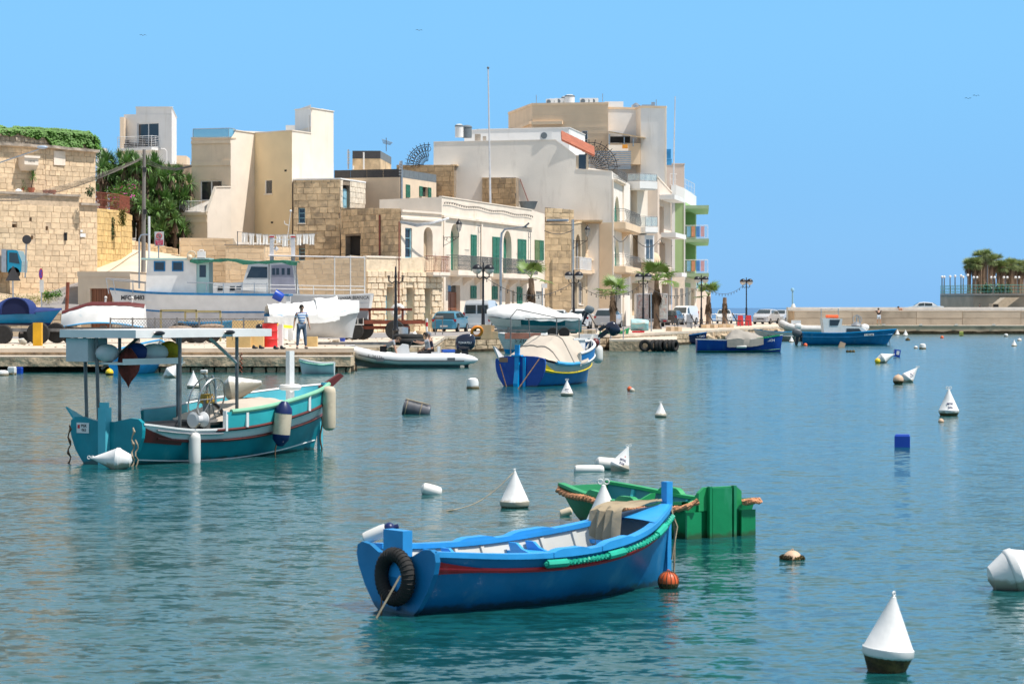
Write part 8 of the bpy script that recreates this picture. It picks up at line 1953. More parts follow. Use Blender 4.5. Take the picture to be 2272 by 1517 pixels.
t=T('street_light','long angled street light arm with a grey oval head in front of the old fort','street lamp',W(0,640,120));b=MB();b.tube([W(-14,640,120),W(-12,375,120),W(0,361,120),W(86,332,120)],[.08,.07,.035,.03],7);P(b,'pole',m_steel,t,True);b=MB();b.ball(W(94,327,120),.25,14,8,(1.1,.6,.36));h_=P(b,'lamp_head',M('grey_lamp_head',(.35,.42,.52),.35),t,True)
t=T('utility_pole','tall weathered utility pole carrying many cables','pole',W(318,600,150));b=MB();b.tube([W(318,604,150),W(320,332,150)],[.15,.10],9);P(b,'pole',M('grey_wood_pole',(.22,.20,.18),.9,var=.25,sz=.2),t,True)
b=MB();b.box(W(321,377,149.8),(.22,.2,.3));b.box(W(322,470,149.8),(.2,.18,.3));P(b,'junction_box',m_iron,t,True,stuff=True)
b=MB();r=random.Random(3)
for q in range(7):
 y0=348+q*1.6;pts=[]
 for i in range(21):k=i/20;px=lerp(320-q*2.2 if q else 318,-30,k);py=lerp(y0,424+q*1.6,k)+26*4*k*(1-k)*(1.0+.04*q)*.55+20*k;pts.append(W(px,min(py,446),lerp(150,138,k)))
 b.tube(pts,.011 if q<6 else .02,4)
solo(b,'cable_bundle',M('grey_cable',(.16,.14,.12),.8),'sagging bundle of grey cables running from the utility pole past the old fort','cables')
b=MB()
for q in range(3):b.tube([W(322,352+q*5,150),W(355,368+q*3,155),W(390,374+q*2,165),W(425,368+q,178)],.025,4)
solo(b,'cable_bundle',m_iron,'dark cables running from the utility pole to the cream house','cables')
pole('vent_pole','white capped post rising behind the blue trimmed boat','pole',[W(331,640,139),W(331,480,139)],.07,m_whitep)
pole('barrier_pole','bent grey pipe pole with a camera head beside the white capped post','pole',[W(309,640,139),W(309,530,139),W(313,522,139),W(320,520.5,139),W(333,521,139)],.05)
# signs
def disc(b,c,r,y,n=24):b.lathe([(r,0),(r,.015),(0,.015)],c,n,Rot(PI/2,3,'X'))
t=T('road_sign','round road sign seen from its dark back on a thin pole by the fort wall','sign',W(55,620,143));b=MB();b.tube([W(56,616,143),W(59,524,143)],.045,6);P(b,'pole',m_steel,t,True);b=MB();disc(b,W(59.5,531.5,142.9),.27,0);P(b,'sign_back',m_net,t,True)
t=T('road_sign','dark triangular road sign seen from behind beside the blue hooded boat','sign',W(28,664,125));b=MB();b.tube([W(30,700,125),W(28,592,125)],.04,6);P(b,'pole',m_steel,t,True);b=MB();b.slab([W(12,623,124.9),W(46,623,124.9),W(29,589,124.9)],(0,.02,0));P(b,'sign_back',m_net,t,True)
t=T('no_parking_sign','round blue and red no parking sign with a white plate below','sign',W(91,690,120));b=MB();b.tube([W(92.5,700,120),W(91,597,120)],.035,6);P(b,'pole',m_steel,t,True)
b=MB();b.lathe([(.28,0),(.28,.02),(0,.02)],W(91.5,607.5,119.9),24,Rot(PI/2,3,'X'));
for v in b.v:v.x=X(91.5,120)+(v.x-X(91.5,120))*.36
P(b,'sign_rim',m_red,t,True)
b=MB();b.lathe([(.21,0),(.21,.012),(0,.012)],W(91.5,607.5,119.87),24,Rot(PI/2,3,'X'))
for v in b.v:v.x=X(91.5,120)+(v.x-X(91.5,120))*.36
P(b,'sign_face',paint('sign_blue',(.05,.08,.50)),t,True)
b=MB();c=W(91.5,607.5,119.84)
for s in(1,-1):b.obox(c+Vector((-.06,0,-.14*s)),Vector((.12,0,.28*s)),(0,.004,0),(.02,0,0))
P(b,'red_cross',m_red,t,True)
b=MB();b.obox(W(88,649,119.9),(.2,0,0),(0,.02,0),(0,0,.62));P(b,'lower_plate',m_plate,t,True)
t=T('priority_sign','white priority sign with a red ring, two arrows and a red caption panel','sign',W(352,580,140));b=MB();b.tube([W(352,600,140),W(352,545,140)],.04,6);P(b,'pole',m_steel,t,True)
b=MB();b.obox(W(343,546,139.9),(X(363.5,140)-X(343,140),0,0),(0,.02,0),(0,0,Z(514,140)-Z(546,140)));sb=P(b,'sign_board',m_plate,t,True)
b=MB();c=W(353,523.5,139.87);b.torus(c,.15,.022,Rot(PI/2,3,'X'),22,5);P(b,'red_ring',m_red,sb,True)
for s,mt in((-1,m_red),(1,m_ink)):
 b=MB();cx_=c+Vector((s*.045,0,0));b.box(cx_,(.022,.01,.16));b.slab([cx_+Vector((-.035,0,-s*.04)),cx_+Vector((.035,0,-s*.04)),cx_+Vector((0,0,-s*.1))],(0,.01,0));P(b,'arrow',mt,sb,True)
b=MB();b.obox(W(345,543.5,139.87),(X(361.5,140)-X(345,140),0,0),(0,.01,0),(0,0,Z(532,140)-Z(543.5,140)));cp=P(b,'caption_panel',M('caption_red',(.55,.03,.09),.5),sb,True)
for k,s_ in enumerate(('Give way to','oncoming','vehicles')):text(s_,.07,W(353.2,534.5+k*3.4,139.84),cp,m_inkw)
# string lights between lamps
def festoon(a,c,sag,n,label):
 b=MB();pts=[a.lerp(c,i/24)-Vector((0,0,sag*4*(i/24)*(1-i/24)))for i in range(25)];b.tube(pts,.018,4)
 for i in range(n):k=(i+.5)/n;p=a.lerp(c,k)-Vector((0,0,sag*4*k*(1-k)));b.tube([p,p-Vector((0,0,.1))],.02,4);b.ball(p-Vector((0,0,.15)),.04,6,5)
 solo(b,'festoon_string',m_iron,label,'string lights')
lp={px:W(px,y,DQ(yb))for px,y,yb in((1072,612,752),(1273,625,740),(1427,628,734),(1556,630,727),(1656,626,722))}
for a,c,lb in((1072,1273,'festoon string from the nearest lamp to the lamp before the brown arched house'),(1273,1427,'festoon string crossing in front of the brown arched house'),(1427,1556,'festoon string crossing in front of the green house'),(1556,1656,'festoon string sagging past the dead palm to the last lamp')):festoon(lp[a],lp[c],.95,15,lb)
b=MB()
for q in range(4):b.tube([W(888,491+q,163),W(925,497+q*2,164),W(960,493+q,165),W(996,483+q,166)],.03,4)
solo(b,'wall_cables',m_steel,'thick pale cables slung across the rusticated house front','cables')
b=MB()
for(a,c,sg)in(((1330,508,205),(1362,524,204),.6),((1362,524,203),(1398,512,215),.7),((1400,516,216),(1465,530,222),1.),((1465,530,222),(1492,545,240),.5),((1208,512,193),(1272,510,194),.3)):
 A_,B_=W(*a),W(*c);b.tube([A_.lerp(B_,i/10)-Vector((0,0,sg*4*i/10*(1-i/10)))for i in range(11)],.03,4)
solo(b,'facade_cables',m_iron,'dark cables looping along the balcony houses','cables')
# roof ironwork
def scroll_fan(px,py,D,r0,label,a0=0,a1=PI):
 b=MB();c=W(px,py,D);mm=Rot(PI/2,3,'X');n=9
 b.tube([c+Vector((r0*cos(lerp(a0,a1,i/24)),0,r0*sin(lerp(a0,a1,i/24))))for i in range(25)],.035,5)
 for i in range(n):a=lerp(a0,a1,(i+.5)/n);d=Vector((cos(a),0,sin(a)));b.tube([c+d*r0*.2,c+d*r0*1.12],.028,4);b.torus(c+d*r0*.8+Vector((.0,0,.0)),r0*.13,.024,mm,12,4);b.torus(c+Vector((cos(a+.12),0,sin(a+.12)))*r0*.5,r0*.10,.02,mm,10,4)
 solo(b,'scrolled_ironwork',m_iron,label,'ironwork')
scroll_fan(949,367,205,1.75,'black scrolled iron fan on the roof against the sky beside the blank wall',PI*.46,PI)
scroll_fan(1310,376,207,2.3,'black scrolled iron fan on the terrace of the blank walled house',.0,PI*.62)
b=MB();b.tube([W(1308,330,209),W(1308,376,209)],.05,4)
for k in range(9):b.obox(W(1302,338+k*4.6,210),(X(1400,210)-X(1302,210),0,0),(0,.04,0),(0,0,.11))
solo(b,'slatted_screen',m_steel,'white slatted terrace screen behind the scrolled ironwork','screen');bpy.data.objects['slatted_screen']['kind']='thing'
b=MB();b.tube([W(857,336,200),W(857,306,200)],.03,4)
for k in range(5):b.tube([W(847+k*.6,309+k*2.2,200),W(871-k*1.2,317+k*1.2,200)],.018,4)
solo(b,'roof_aerial',m_irong,'spiky television aerial above the netted roof box','aerial')
# washing line
t=T('washing_line','washing line strung across the terrace of the beige courtyard','washing line',W(527,545,163));b=MB();b.tube([W(527,545,163),W(527,513,163)],.03,5);b.tube([W(527,514,163),W(600,522,163),W(706,518,163)],.012,4);P(b,'line',m_irong,t,True)
kinds=['white T-shirt','white shirt','white vest','white towel','white singlet','white blouse','white undershirt','white top','white pillowcase','white cloth','white tea towel']
xs=[543,558,574,589,604,619,633,648,663,678,692]
for i,px in enumerate(xs):
 w_=12.5/F*163;h_=(.62,.75,.70,.66,.5,.55,.80,.85,.72,.66,.72)[i];c=W(px,tab([(527,515),(600,521),(706,518)],px),163);b=MB();rows=[]
 for q in range(7):
  k=q/6;ww=w_*(1 if q<2 else .80 if i%3 else .95);rows.append([c+Vector((ww*(j/8-.5)*1.05,.05*sin(j*1.5+i)*k,-h_*k-.05*abs(j-4)/4*(k>.9)))for j in range(9)])
 b.grid(rows);near=['nearest the bare pole','second from the bare pole','third from the bare pole','fourth from the bare pole','fifth from the bare pole','in the middle of the line','sixth from the far end','fifth from the far end','fourth from the far end','before the last','last on the line'][i]
 solo(b,'laundry',m_tarpw,'%s hanging on the washing line, %s'%(kinds[i],near),'laundry',group='white laundry on the washing line')
# ---------------- things on the quay ----------------
def wheel(t,c,r_,w_,m=None,rim=m_steeld,nm='tyre'):
 m=m or Rot(PI/2,3,'X');b=MB();b.lathe([(r_*.55,-w_*.5),(r_*.9,-w_*.5),(r_,-w_*.3),(r_,w_*.3),(r_*.9,w_*.5),(r_*.55,w_*.5)],c,22,m);wo=P(b,nm,m_rubber,t);b=MB();b.lathe([(r_*.55,w_*.3),(r_*.3,w_*.15),(r_*.12,w_*.35),(0,w_*.35)],c,14,m);P(b,'rim',rim,wo)
m_hub=M('dirty_yellow_rim',(.42,.33,.16),.8,var=.3,scale=6)
t=T('boat_trailer','rusty boat trailer with a big worn tyre under the blue hooded boat','trailer',(X(60,110),110,ZQ));b=MB();b.box((0,.4,.62),(4.2,.12,.14));b.box((0,1.6,.62),(4.2,.12,.14));b.box((-.3,1,.5),(.12,1.6,.1));P(b,'chassis',m_steeld,t)
wheel(t,(.52,-.05,.48),.52,.24,rim=m_hub);wheel(t,(-.15,.5,.36),.34,.2);wheel(t,(-1.15,.3,.42),.44,.22);wheel(t,(1.2,.6,.5),.46,.22)
b=MB();D=104;b.obox((X(73,D),D,ZQ),(X(92,D)-X(73,D),0,0),(0,.3,0),(0,0,Z(716,D)-ZQ));solo(b,'yellow_block',M('mustard_painted_block',(.72,.38,.01),.7,var=.15,dirt=((.3,.2,.1),.15,4)),'upright mustard yellow painted block in front of the big worn tyre','block')
b=MB();b.lathe([(.09,0),(.15,.2),(.05,.35),(0,.36)],(X(58,103),103,ZQ+.12),10,Rot(-1.1,3,'Y'));solo(b,'broken_buoy',m_buoy,'small broken white cone lying beside the yellow block','debris')
t=T('flatbed_trailer','long rusty trailer carrying the upturned boat, with worn wheels','trailer',(X(300,112),112,ZQ));b=MB();b.box((-1.5,0,.50),(5.5,.1,.16));b.box((-1.5,1.4,.50),(5.5,.1,.16));P(b,'chassis',M('olive_beam',(.22,.19,.10),.8,var=.2),t)
for x,r_,rm in((-3.6,.42,m_steeld),(-3.0,.40,m_steeld),(2.1,.48,m_hub),(3.0,.44,m_steeld)):wheel(t,(x,-.15,r_),r_,.24,rim=rm)
for x,r_ in((2.55,.42),(3.5,.40)):wheel(t,(x,.5,r_),r_,.22)
# mesh fence
t=T('mesh_fence','low rusty chain link fence panel leaning along the boat yard','fence',(X(245,109),109,ZQ));b=MB();D=109;x0,x1=0,X(590,D)-X(245,D);z0,z1=Z(733,D)-ZQ,Z(707,D)-ZQ
for x in[lerp(x0,x1,k/7)for k in range(8)]:b.box((x,0,(z0+z1)/2),(.07,.05,z1-z0+.1))
b.tube([(x0,0,z1),(x1,0,z1)],.025,5);b.tube([(x0,0,z0),(x1,0,z0)],.025,5);P(b,'frame',m_steeld,t)
b=MB();n=int((x1-x0)/.13);h_=z1-z0
for i in range(-3,n):
 for s in(1,-1):
  a=x0+i*.13;c=a+h_*.8;
  if a>=x0 and c<=x1:b.tube([(a if s>0 else c,0,z0),(c if s>0 else a,0,z1)],.009,3,cap=False)
P(b,'chain_link',m_steeld,t,stuff=True)
for(x0,x1,y0,y1,D,lb,nm)in((356,437,688,725,116,'tall pale wooden frame standing before the blue trimmed hull','timber_trestle'),(410,490,690,725,118,'second pale wooden frame nearer the open yard','timber_trestle')):
 b=MB()
 for x in(x0+1,x1-1):b.box(((X(x,D)),D,(Z(y0,D)+ZQ)/2),(.09,.09,Z(y0,D)-ZQ))
 b.box(((X(x0,D)+X(x1,D))/2,D,Z(y0+1,D)),(X(x1,D)-X(x0,D),.09,.11));solo(b,nm,M('aged_timber',(.36,.30,.15),.85,var=.2),lb,'frame')
t,h,o_,an,L=simple_boat('blue_punt','narrow bright blue punt lying behind the chain link fence',395,535,0,1,1.1,.32,m_azure,m_light,D=113,z=ZQ+.62,bow=.05,deep=.0)
b=MB();b.ball(W(470,724,108.4),.35,12,8,(1.6,.5,.35));b.ball(W(400,727,108.4),.3,12,8,(1.8,.5,.3));solo(b,'net_pile',M('tan_net',(.32,.24,.18),.95,var=.4,scale=9,bump=.03),'pile of tan fishing net heaped against the chain link fence','net')
for(px,py,w_,h_,D,lb)in((520,767,1.0,.58,99.5,'larger yellow limestone block behind the red drum'),(562,767,.75,.52,99.8,'pale topped limestone block next to the red drum'),(697,768,.46,.42,102,'small limestone block behind the standing man'),(545,729,2.0,.5,112,'long limestone block stacked behind the fence')):
 b=MB();b.obox((X(px-18 if w_<2 else px-30,D),D,ZQ if py>740 else ZQ+.55),(w_,0,0),(0,.5,0),(0,0,h_));solo(b,'limestone_block',m_yell,lb,'stone block')
D=100.5;t=T('oil_drum','red steel drum standing on the quay beside the man in the striped shirt','drum',(X(599,D),D,ZQ));r_=.32;H=Z(716,D)-ZQ
b=MB();b.lathe([(r_,0),(r_,.02),(r_*.985,.04),(r_*.985,H*.32),(r_*1.03,H*.34),(r_*.985,H*.36),(r_*.985,H*.65),(r_*1.03,H*.67),(r_*.985,H*.69),(r_*.985,H-.03),(r_*1.03,H),(r_*.9,H),(r_*.88,H-.2),(0,H-.22)],n=26);P(b,'drum_body',paint('drum_red',(.62,.02,.02),.5,.15),t)
b=MB();b.torus((0,0,H),r_*1.02,.018,None,24,5);P(b,'rim',m_steeld,t)
b=MB();b.obox((X(617,101),101,ZQ),(.18,0,0),(0,.5,0),(0,0,H*.95));solo(b,'white_cylinder',m_hullw,'white metal casing standing just behind the red drum','casing')
def shoes(px,py,lb):
 b=MB();D=DQ(py)
 for s in(-.13,.13):c=Vector((X(px,D)+s,D,ZQ+.05));b.ball(c,.09,10,6,(1.4,.8,.55));b.ball(c+Vector((-.05,0,.05)),.06,8,6)
 solo(b,'trainers',m_iron,lb,'shoes')
shoes(573,774,'pair of black trainers on the quay edge before the red drum');shoes(620,775,'dark trainers on the quay edge between the drum and the man')
b=MB();D=101;b.ball(W(576,727,D),.17,12,8);solo(b,'black_float',m_black,'round black float on the fence end beside the red drum','float')
b=MB();D=104;rows=[[W(615+i*7,716+i*1.6+1.2*sin(i)+j*2.3*(1 if i<5 else .6),D-.1*j)for j in range(4)]for i in range(6)];b.grid(rows);solo(b,'yellow_sheet',m_ybuoy,'folded yellow foam sheet on the tarpaulin behind the red drum','sheet')
# trailer with boxes by the broken lamp
t=T('launch_trailer','rusty launch trailer with four big black tyres beside the broken lamp','trailer',(X(870,124),124,ZQ));b=MB();b.box((-.8,.8,1.55),(3.6,.12,.14));b.box((.1,0,.90),(3.2,.14,.2));b.box((-.4,.3,.62),(2.6,.5,.16))
b.box((-1.2,.8,1.0),(.12,.12,1.1));b.box((.5,.8,1.0),(.12,.12,1.1));P(b,'chassis',M('rust_red_steel',(.20,.055,.03),.85,var=.35,scale=4),t)
for x,y,r_ in((-2.0,.4,.56),(-1.5,.2,.56),(-2.4,-.2,.48),(-1.9,-.3,.46),(.15,-.1,.50),(.4,.7,.5)):wheel(t,(x,y,r_),r_,.26)
b=MB();b.box((-1.85,-.9,.78),(.9,.35,.04));
for k in range(4):b.box((-2.25+k*.28,-1.05,.95),(.03,.03,.34))
P(b,'light_bracket',m_fendw,t)
b=MB();b.lathe([(.3,0),(.3,.7),(0,.72)],(X(892,116),116,ZQ),18);solo(b,'metal_drum',m_steel,'galvanised metal drum behind the broken lamp post','drum')
b=MB();b.lathe([(.26,0),(.27,.32),(.25,.42),(.1,.44),(0,.4)],(X(934,128),128,ZQ),16);b.ball((X(937,127.2),127.2,ZQ+.14),.2,10,6,(1.6,.8,.7));solo(b,'stone_bollard',m_old,'squat weathered stone bollard with a fallen cap beside it','bollard')
b=MB();D=125;rows=[[W(912+i*3.2+2*sin(j*2+i),746-12*sin(PI*(i+.5)/6)*(1-j/5)+j*1.5,D-.1*j)for j in range(5)]for i in range(6)];b.grid(rows,smooth=False);solo(b,'rubbish_bag',m_tarpw,'torn white plastic bag beside the metal drum','bag')
t=T('marker_post','white post with a red band at the road side','bollard',(X(947,150),150,ZQ));H=Z(707,150)-ZQ;b=MB();b.lathe([(.07,0),(.07,H),(0,H+.03)],n=10);P(b,'post',m_whitep,t);b=MB();b.lathe([(.073,H*.5),(.073,H*.78)],n=10);P(b,'red_band',m_red,t)
t=T('notice_stand','metal notice board stand behind the blue hatchback','sign',(X(974,146),146,ZQ));H=Z(705,146)-ZQ;b=MB()
for s in(-.22,.22):b.box((s,0,H/2),(.05,.05,H))
P(b,'legs',m_steeld,t,stuff=True);b=MB();b.box((0,-.02,H),(.52,.12,.18),rx=.5);P(b,'board',m_steeld,t)
b=MB();b.torus((X(1058,118),118,ZQ+.40),.27,.085,Rot(PI/2,3,'X')@Rot(.45,3,'X')@Rot(.3,3,'Y'),26,9)
D=DQ(752)
for v in b.v:v.x+=X(1058,D-1.2)-X(1058,118);v.y+=D-1.2-118
o=solo(b,'life_ring',m_orangel,'orange ring leaning on the base of the nearest globe lamp post','ring')
b=MB();b.torus((X(1052,D-1),D-1,ZQ+.08),.28,.08,None,22,8);solo(b,'tyre',m_rubber,'black tyre lying flat under the orange ring','tyre')
b=MB();b.torus((X(905,108.5),109,ZQ+.12),.60,.17,None,28,9);b.torus((X(905,108.5),109,ZQ+.32),.55,.14,None,28,9);solo(b,'tyre',m_rubber,'large black tyres lying flat by the foot of the broken lamp post','tyre')
b=MB();b.obox((X(1065,D),D-.35,ZQ),(.6,0,0),(0,.6,0),(0,0,.75));solo(b,'lamp_plinth',m_brown,'square stone plinth behind the orange ring','plinth')
b=MB();b.obox((X(1084,D),D-.2,ZQ),(.5,0,0),(0,.5,0),(0,0,.4));b.obox((X(1080,D),D+.1,ZQ+.405),(.4,0,0),(0,.4,0),(0,0,.3));solo(b,'wooden_crate',m_old,'small weathered blocks stacked beside the nearest globe lamp post','block')
# trailer under the tarped boat
t=T('boat_trailer','steel trailer and wheels under the tarpaulined speedboat','trailer',(X(1190,130),130,ZQ));b=MB();b.box((-.2,0,.42),(4.6,.1,.12));b.box((-.2,1.3,.42),(4.6,.1,.12));b.box((-1.5,0,.3),(.12,.12,.6));P(b,'chassis',m_steeld,t)
for x in(.9,1.5):wheel(t,(x,-.1,.30),.30,.18)
b=MB();b.obox((X(1120,127),127,ZQ),(1.9,0,0),(0,.3,0),(0,0,.32));solo(b,'kerb_block',M('faded_red_stone',(.40,.17,.12),.9,var=.25,scale=3),'faded red painted kerb stone under the tarpaulined speedboat','kerb')
# planters and loungers
for k,(x0,x1,py)in enumerate(((1338,1388,741),(1285,1322,742.5),(1480,1545-62+30,734.5),(1558,1593,728),(1595,1628,727))):
 D=DQ(py);b=MB();b.obox((X(x0,D),D,ZQ),(X(x1,D)-X(x0,D),0,0),(0,1.4,0),(0,0,.30));lb=('round the bushy fan palm','nearest the tyre jetty','round the large fan palm','round the thin crowned fan palm','round the dead palm')[k]
 o=solo(b,'planter',m_tan,'low stone planter kerb %s'%lb,'planter');n=4
 for q in range(n):bb=MB();w_=(X(x1,D)-X(x0,D))/n;bb.obox((X(x0,D)+q*w_+.01,D-.03,ZQ+.02),(w_-.02,0,0),(0,.03,0),(0,0,.27));P(bb,'kerb_stone',m_tan if q%2 else m_brown,o,True)
def lounger(px,py,flip,lb,sc=1.):
 D=DQ(py);t=T('lounger',lb,'bench',(X(px,D),D,ZQ),0 if not flip else PI,group='dark slatted loungers along the quay');b=MB();b.slab([(-.05,-.3,.48),(1.15,-.3,.44),(1.15,.3,.44),(-.05,.3,.48)],(0,0,.05));P(b,'seat',m_net,t)
 b=MB();b.slab([(-.05,-.3,.50),(-.42,-.3,1.18),(-.42,.3,1.18),(-.05,.3,.50)],(.05,0,.02));P(b,'backrest',m_net,t)
 b=MB()
 for x in(.0,1.05):
  for y in(-.27,.27):b.tube([(x,y,.46),(x+.05,y,0)],.02,5)
 P(b,'legs',m_irong,t,stuff=True)
for px,py,lb in((1322,739,'dark lounger behind the first planter, before the silver hatchback'),(1466,730,'dark lounger just past the large fan palm'),(1503,729,'dark lounger in front of the small white panel van'),(1541,727.5,'dark lounger beside the grey litter bin'),(1581,725,'dark lounger between the thin palm and the dead palm'),(1615,724,'dark lounger beside the dead palm trunk'),(1634,723.5,'dark lounger next to the last lamp post')):lounger(px,py,False,lb)
t=T('litter_bin','grey metal litter bin standing among the dark loungers','bin',(X(1530,DQ(727)),DQ(727),ZQ));b=MB();b.box((0,0,.55),(.48,.4,1.05));P(b,'bin_body',m_steel,t);b=MB();b.box((.16,-.205,.85),(.16,.01,.12));P(b,'slot',m_dark,t)
for px,py,s,lb in((1644,722.8,1,'red plastic barrier beside the last lamp post'),(1662,722.5,1,'second red plastic barrier behind the last lamp post'),(1428,731,.7,'red traffic barrier at the tail of the graffiti truck')):
 D=DQ(py);b=MB();b.slab([(-.3,0,0),(.3,0,0),(.22,0,.95),(-.22,0,.95)],(0,.35,0));
 for v in b.v:v*=s;v+=Vector((X(px,D),D+.4,ZQ))
 solo(b,'traffic_barrier',M('barrier_red',(.60,.04,.05),.5),lb,'barrier')
pole('thin_pole','thin bare pole standing on the quay in front of the large fan palm','pole',[W(1445,735,163),W(1444,648,163)],.05)
for px,yy in((1355,747),(1383,745)):pole('mooring_post','thin steel mooring post on the jetty, %s'%('nearer the outboard motor' if px==1355 else 'nearer the green prow'),'post',[W(px,752,144),W(px,725,144)],.04)
pole('quay_sign_pole','grey pole with a small white box beside the brown arched house','pole',[W(1203,725,180),W(1203,630,180)],.06);b=MB();b.box(W(1208,634,179.9),(.4,.15,.33));solo(b,'sign_box',m_white,'small blank white box on the grey pole beside the brown arched house','sign')
pole('iron_post','rust red steel post standing behind the upturned boat','post',[W(146,735,119),W(151,626,119)],.09,M('rust_red_steel',(.20,.055,.03)))
# tyres on the jetty
for k,px in enumerate((1431,1450,1460,1468,1480,1489,1497)):
 D=142.2;b=MB();rr_=.36;b.torus((0,0,0),rr_*.72,rr_*.30,Rot(PI/2,3,'X')@Rot((0 if k==0 else .95),3,'Y'),22,8);o=solo(b,'tyre',m_rubber,'%s black tyre hanging on the jetty face, counting from the outboard motor'%('first','second','third','fourth','fifth','sixth','seventh')[k],'tyre',(0,0,0),group='tyre fenders on the jetty');o.location=(X(px,D),D-.12,.34)
# rocks at the quay end
rk=random.Random(4);rms=[]
for k in range(4):
 b=MB();rows=[[Vector((cos(a)*sin(th),sin(a)*sin(th),cos(th)*.7))*(1+.35*noise.noise(Vector((cos(a)*1.3+k*9,sin(a)*1.3,cos(th)*1.4))))for a in[q*.785 for q in range(8)]]for th in[PI*j/6 for j in range(7)]];b.grid(rows,smooth=False,closed=True);rms.append(b.mesh('rock',m_quayw))
for k in range(34):
 px=lerp(1560,1765,(k+.5)/34);D=tab([(1560,173),(1690,202),(1748,213),(1785,223)],px)-rk.uniform(.2,1.8);s=rk.uniform(.25,.6)
 o=bpy.data.objects.new('rock',rms[k%4]);COL.objects.link(o);o.location=(X(px,D),D,rk.uniform(-.05,.3));o.scale=(s*1.3,s,s);o.rotation_euler=(rk.random(),rk.random(),rk.random()*6);o['label']='dark rough boulder tumbled along the foot of the quay end';o['category']='rock';o['group']='boulders at the quay end'
# navigation mast
t=T('harbour_light','slim pale blue navigation mast on a white base at the end of the breakwater','navigation light',W(1760,703,262));b=MB();b.lathe([(.55,0),(.5,.2),(.28,1.1),(.12,1.5),(0,1.5)],Vector((X(1760,262),262,Z(704,262))),12);P(b,'base',m_whitep,t,True);b=MB();b.tube([W(1759,688,262),W(1758.5,645,262)],[.13,.09],6);b.lathe([(.16,0),(.2,.2),(.1,.35),(0,.36)],W(1758.5,646,262),8);P(b,'mast',M('pale_blue_mast',(.30,.52,.68),.5),t,True)
b=MB();b.obox((X(1752,262),261.5,-1),(X(1771,262)-X(1752,262),0,0),(0,3,0),(0,0,1+Z(703.5,262)));solo(b,'mast_plinth',m_bw,'square concrete plinth under the navigation mast','plinth')
b=MB()
for a,c in((1578,1600),(1616,1634),(1634,1655)):
 D=240;A_,B_=Vector((X(a,D),D,ZQ)),Vector((X(c,D),D,ZQ))
 for p in(A_,B_,(A_+B_)/2):b.tube([p,p+Vector((0,0,1.0))],.035,5)
 for h_ in(.5,1.0):b.tube([A_+Vector((0,0,h_)),B_+Vector((0,0,h_))],.03,5)
solo(b,'sea_railing',m_whitep,'low white tube railing at the sea side of the quay','railing')
# ---------------- buoys ----------------
def cone_buoy(px,py,hpx,label,lift=.0,tilt=0.,az=0.,rings=2,tag_=None,submerged=.06,mat=m_buoy,growth=True,s=None,flat=False,taper=1.,eye=True):
 """white marker buoy; py = waterline, hpx = height of the cone above it"""
 p=place(px,py);H=s or hpx/F*p.y;r_=H*.40*taper;t=T('marker_buoy',label,'buoy',p)
 m=Rot(az,3,'Z')@Rot(tilt,3,'Y');off=Vector((0,0,lift*H))if not tilt else Vector((0,0,abs(sin(tilt))*r_*.75))
 b=MB();b.lathe([(r_*.95,-.02*H),(r_,0),(r_*1.03,.02*H),(r_*1.03,.12*H),(r_*.97,.14*H),(r_*.5,.56*H),(r_*.14,.88*H),(r_*.11,.93*H),(0,.95*H)],off,24,m);P(b,'cone',mat,t)
 b=MB();k=.5 if tilt else 1;b.lathe([(0,-.42*H),(r_*.55,-.35*H),(r_*.94,-.025*H)]if tilt else[(r_*.7,-.3*H),(r_*.88,-.10*H),(r_*.97,-.003*H),(r_*.99,.0*H if growth else-.0)],off,22,m)
 P(b,'lower_body',(m_buoy if tilt else m_alg),t)
 b=MB();top=m@Vector((0,0,.98*H))+off
 if rings==2:
  for s_ in(1,-1):b.torus(top+Vector((s_*.058*H*1.1,0,.02*H)),.05*H,.016*H,Rot(PI/2,3,'X'),14,6)
 elif rings==1:b.torus(top,.035*H,.017*H,Rot(PI/2,3,'X')@Rot(.9,3,'Y'),12,6)
 P(b,'lifting_eye',m_buoy,t)
 if tag_:
  z0=.38*H;
  for k_,s_ in enumerate(tag_):text(s_,.14*H,m@Vector((0,0,(.37-.14*k_)*H))+off+Vector((0,-r_*(.64+.17*k_)-.03*H,0)),t,m_inkb,m@Vector((1,0,0)),m@Vector((0,0,1))+Vector((0,.42,0)),world=False,bold=.001)
  b=MB();b.box(m@Vector((0,0,.51*H))+off+Vector((0,-r_*.50-.012*H,0)),(.10*H,.004,.065*H),rx=-.38);P(b,'flag_mark',m_red,t)
 return t
cone_buoy(1142,1125,80,'white cone buoy with a line, floating above the blue rowing boat',rings=1,lift=.05)
cone_buoy(1966,1487,140,'large white cone buoy with a weedy base near the bottom of the view',rings=1,az=.3,lift=.24)
bpy.data.objects[list(o.name for o in bpy.data.objects if o.get('label','').startswith('large white cone buoy'))[0]].rotation_euler=(0.0,.10,0)
cone_buoy(2105,922,55,'white cone buoy with two rings and small lettering, floating above the blue drum',lift=.12,rings=2,tag_=('MSK','206'))
cone_buoy(429,861,36,'small white cone buoy behind the wheel of the teal boat',lift=.06,rings=1)
cone_buoy(1258,878,34,'small white lettered cone buoy with two rings below the covered blue boat',lift=.06,rings=2,tag_=('MSK','176'))
cone_buoy(1466,925,32,'small white cone buoy with a rope, alone in open water',lift=.05,rings=2)
cone_buoy(1339,1176,108,'white cone buoy half hidden between the green boat and the blue bow',rings=2)
cone_buoy(2250,768,15,'tiny white cone buoy near the breakwater end of the view',rings=1);cone_buoy(1991,743,13,'tiny white cone buoy at the breakwater foot, nearer the blue bow',rings=1);cone_buoy(2009,745,14,'tiny white cone buoy at the breakwater foot, farther from the blue bow',rings=1);cone_buoy(1756,759,14,'tiny white cone buoy between the green railed and bright blue cabin boats',rings=1)
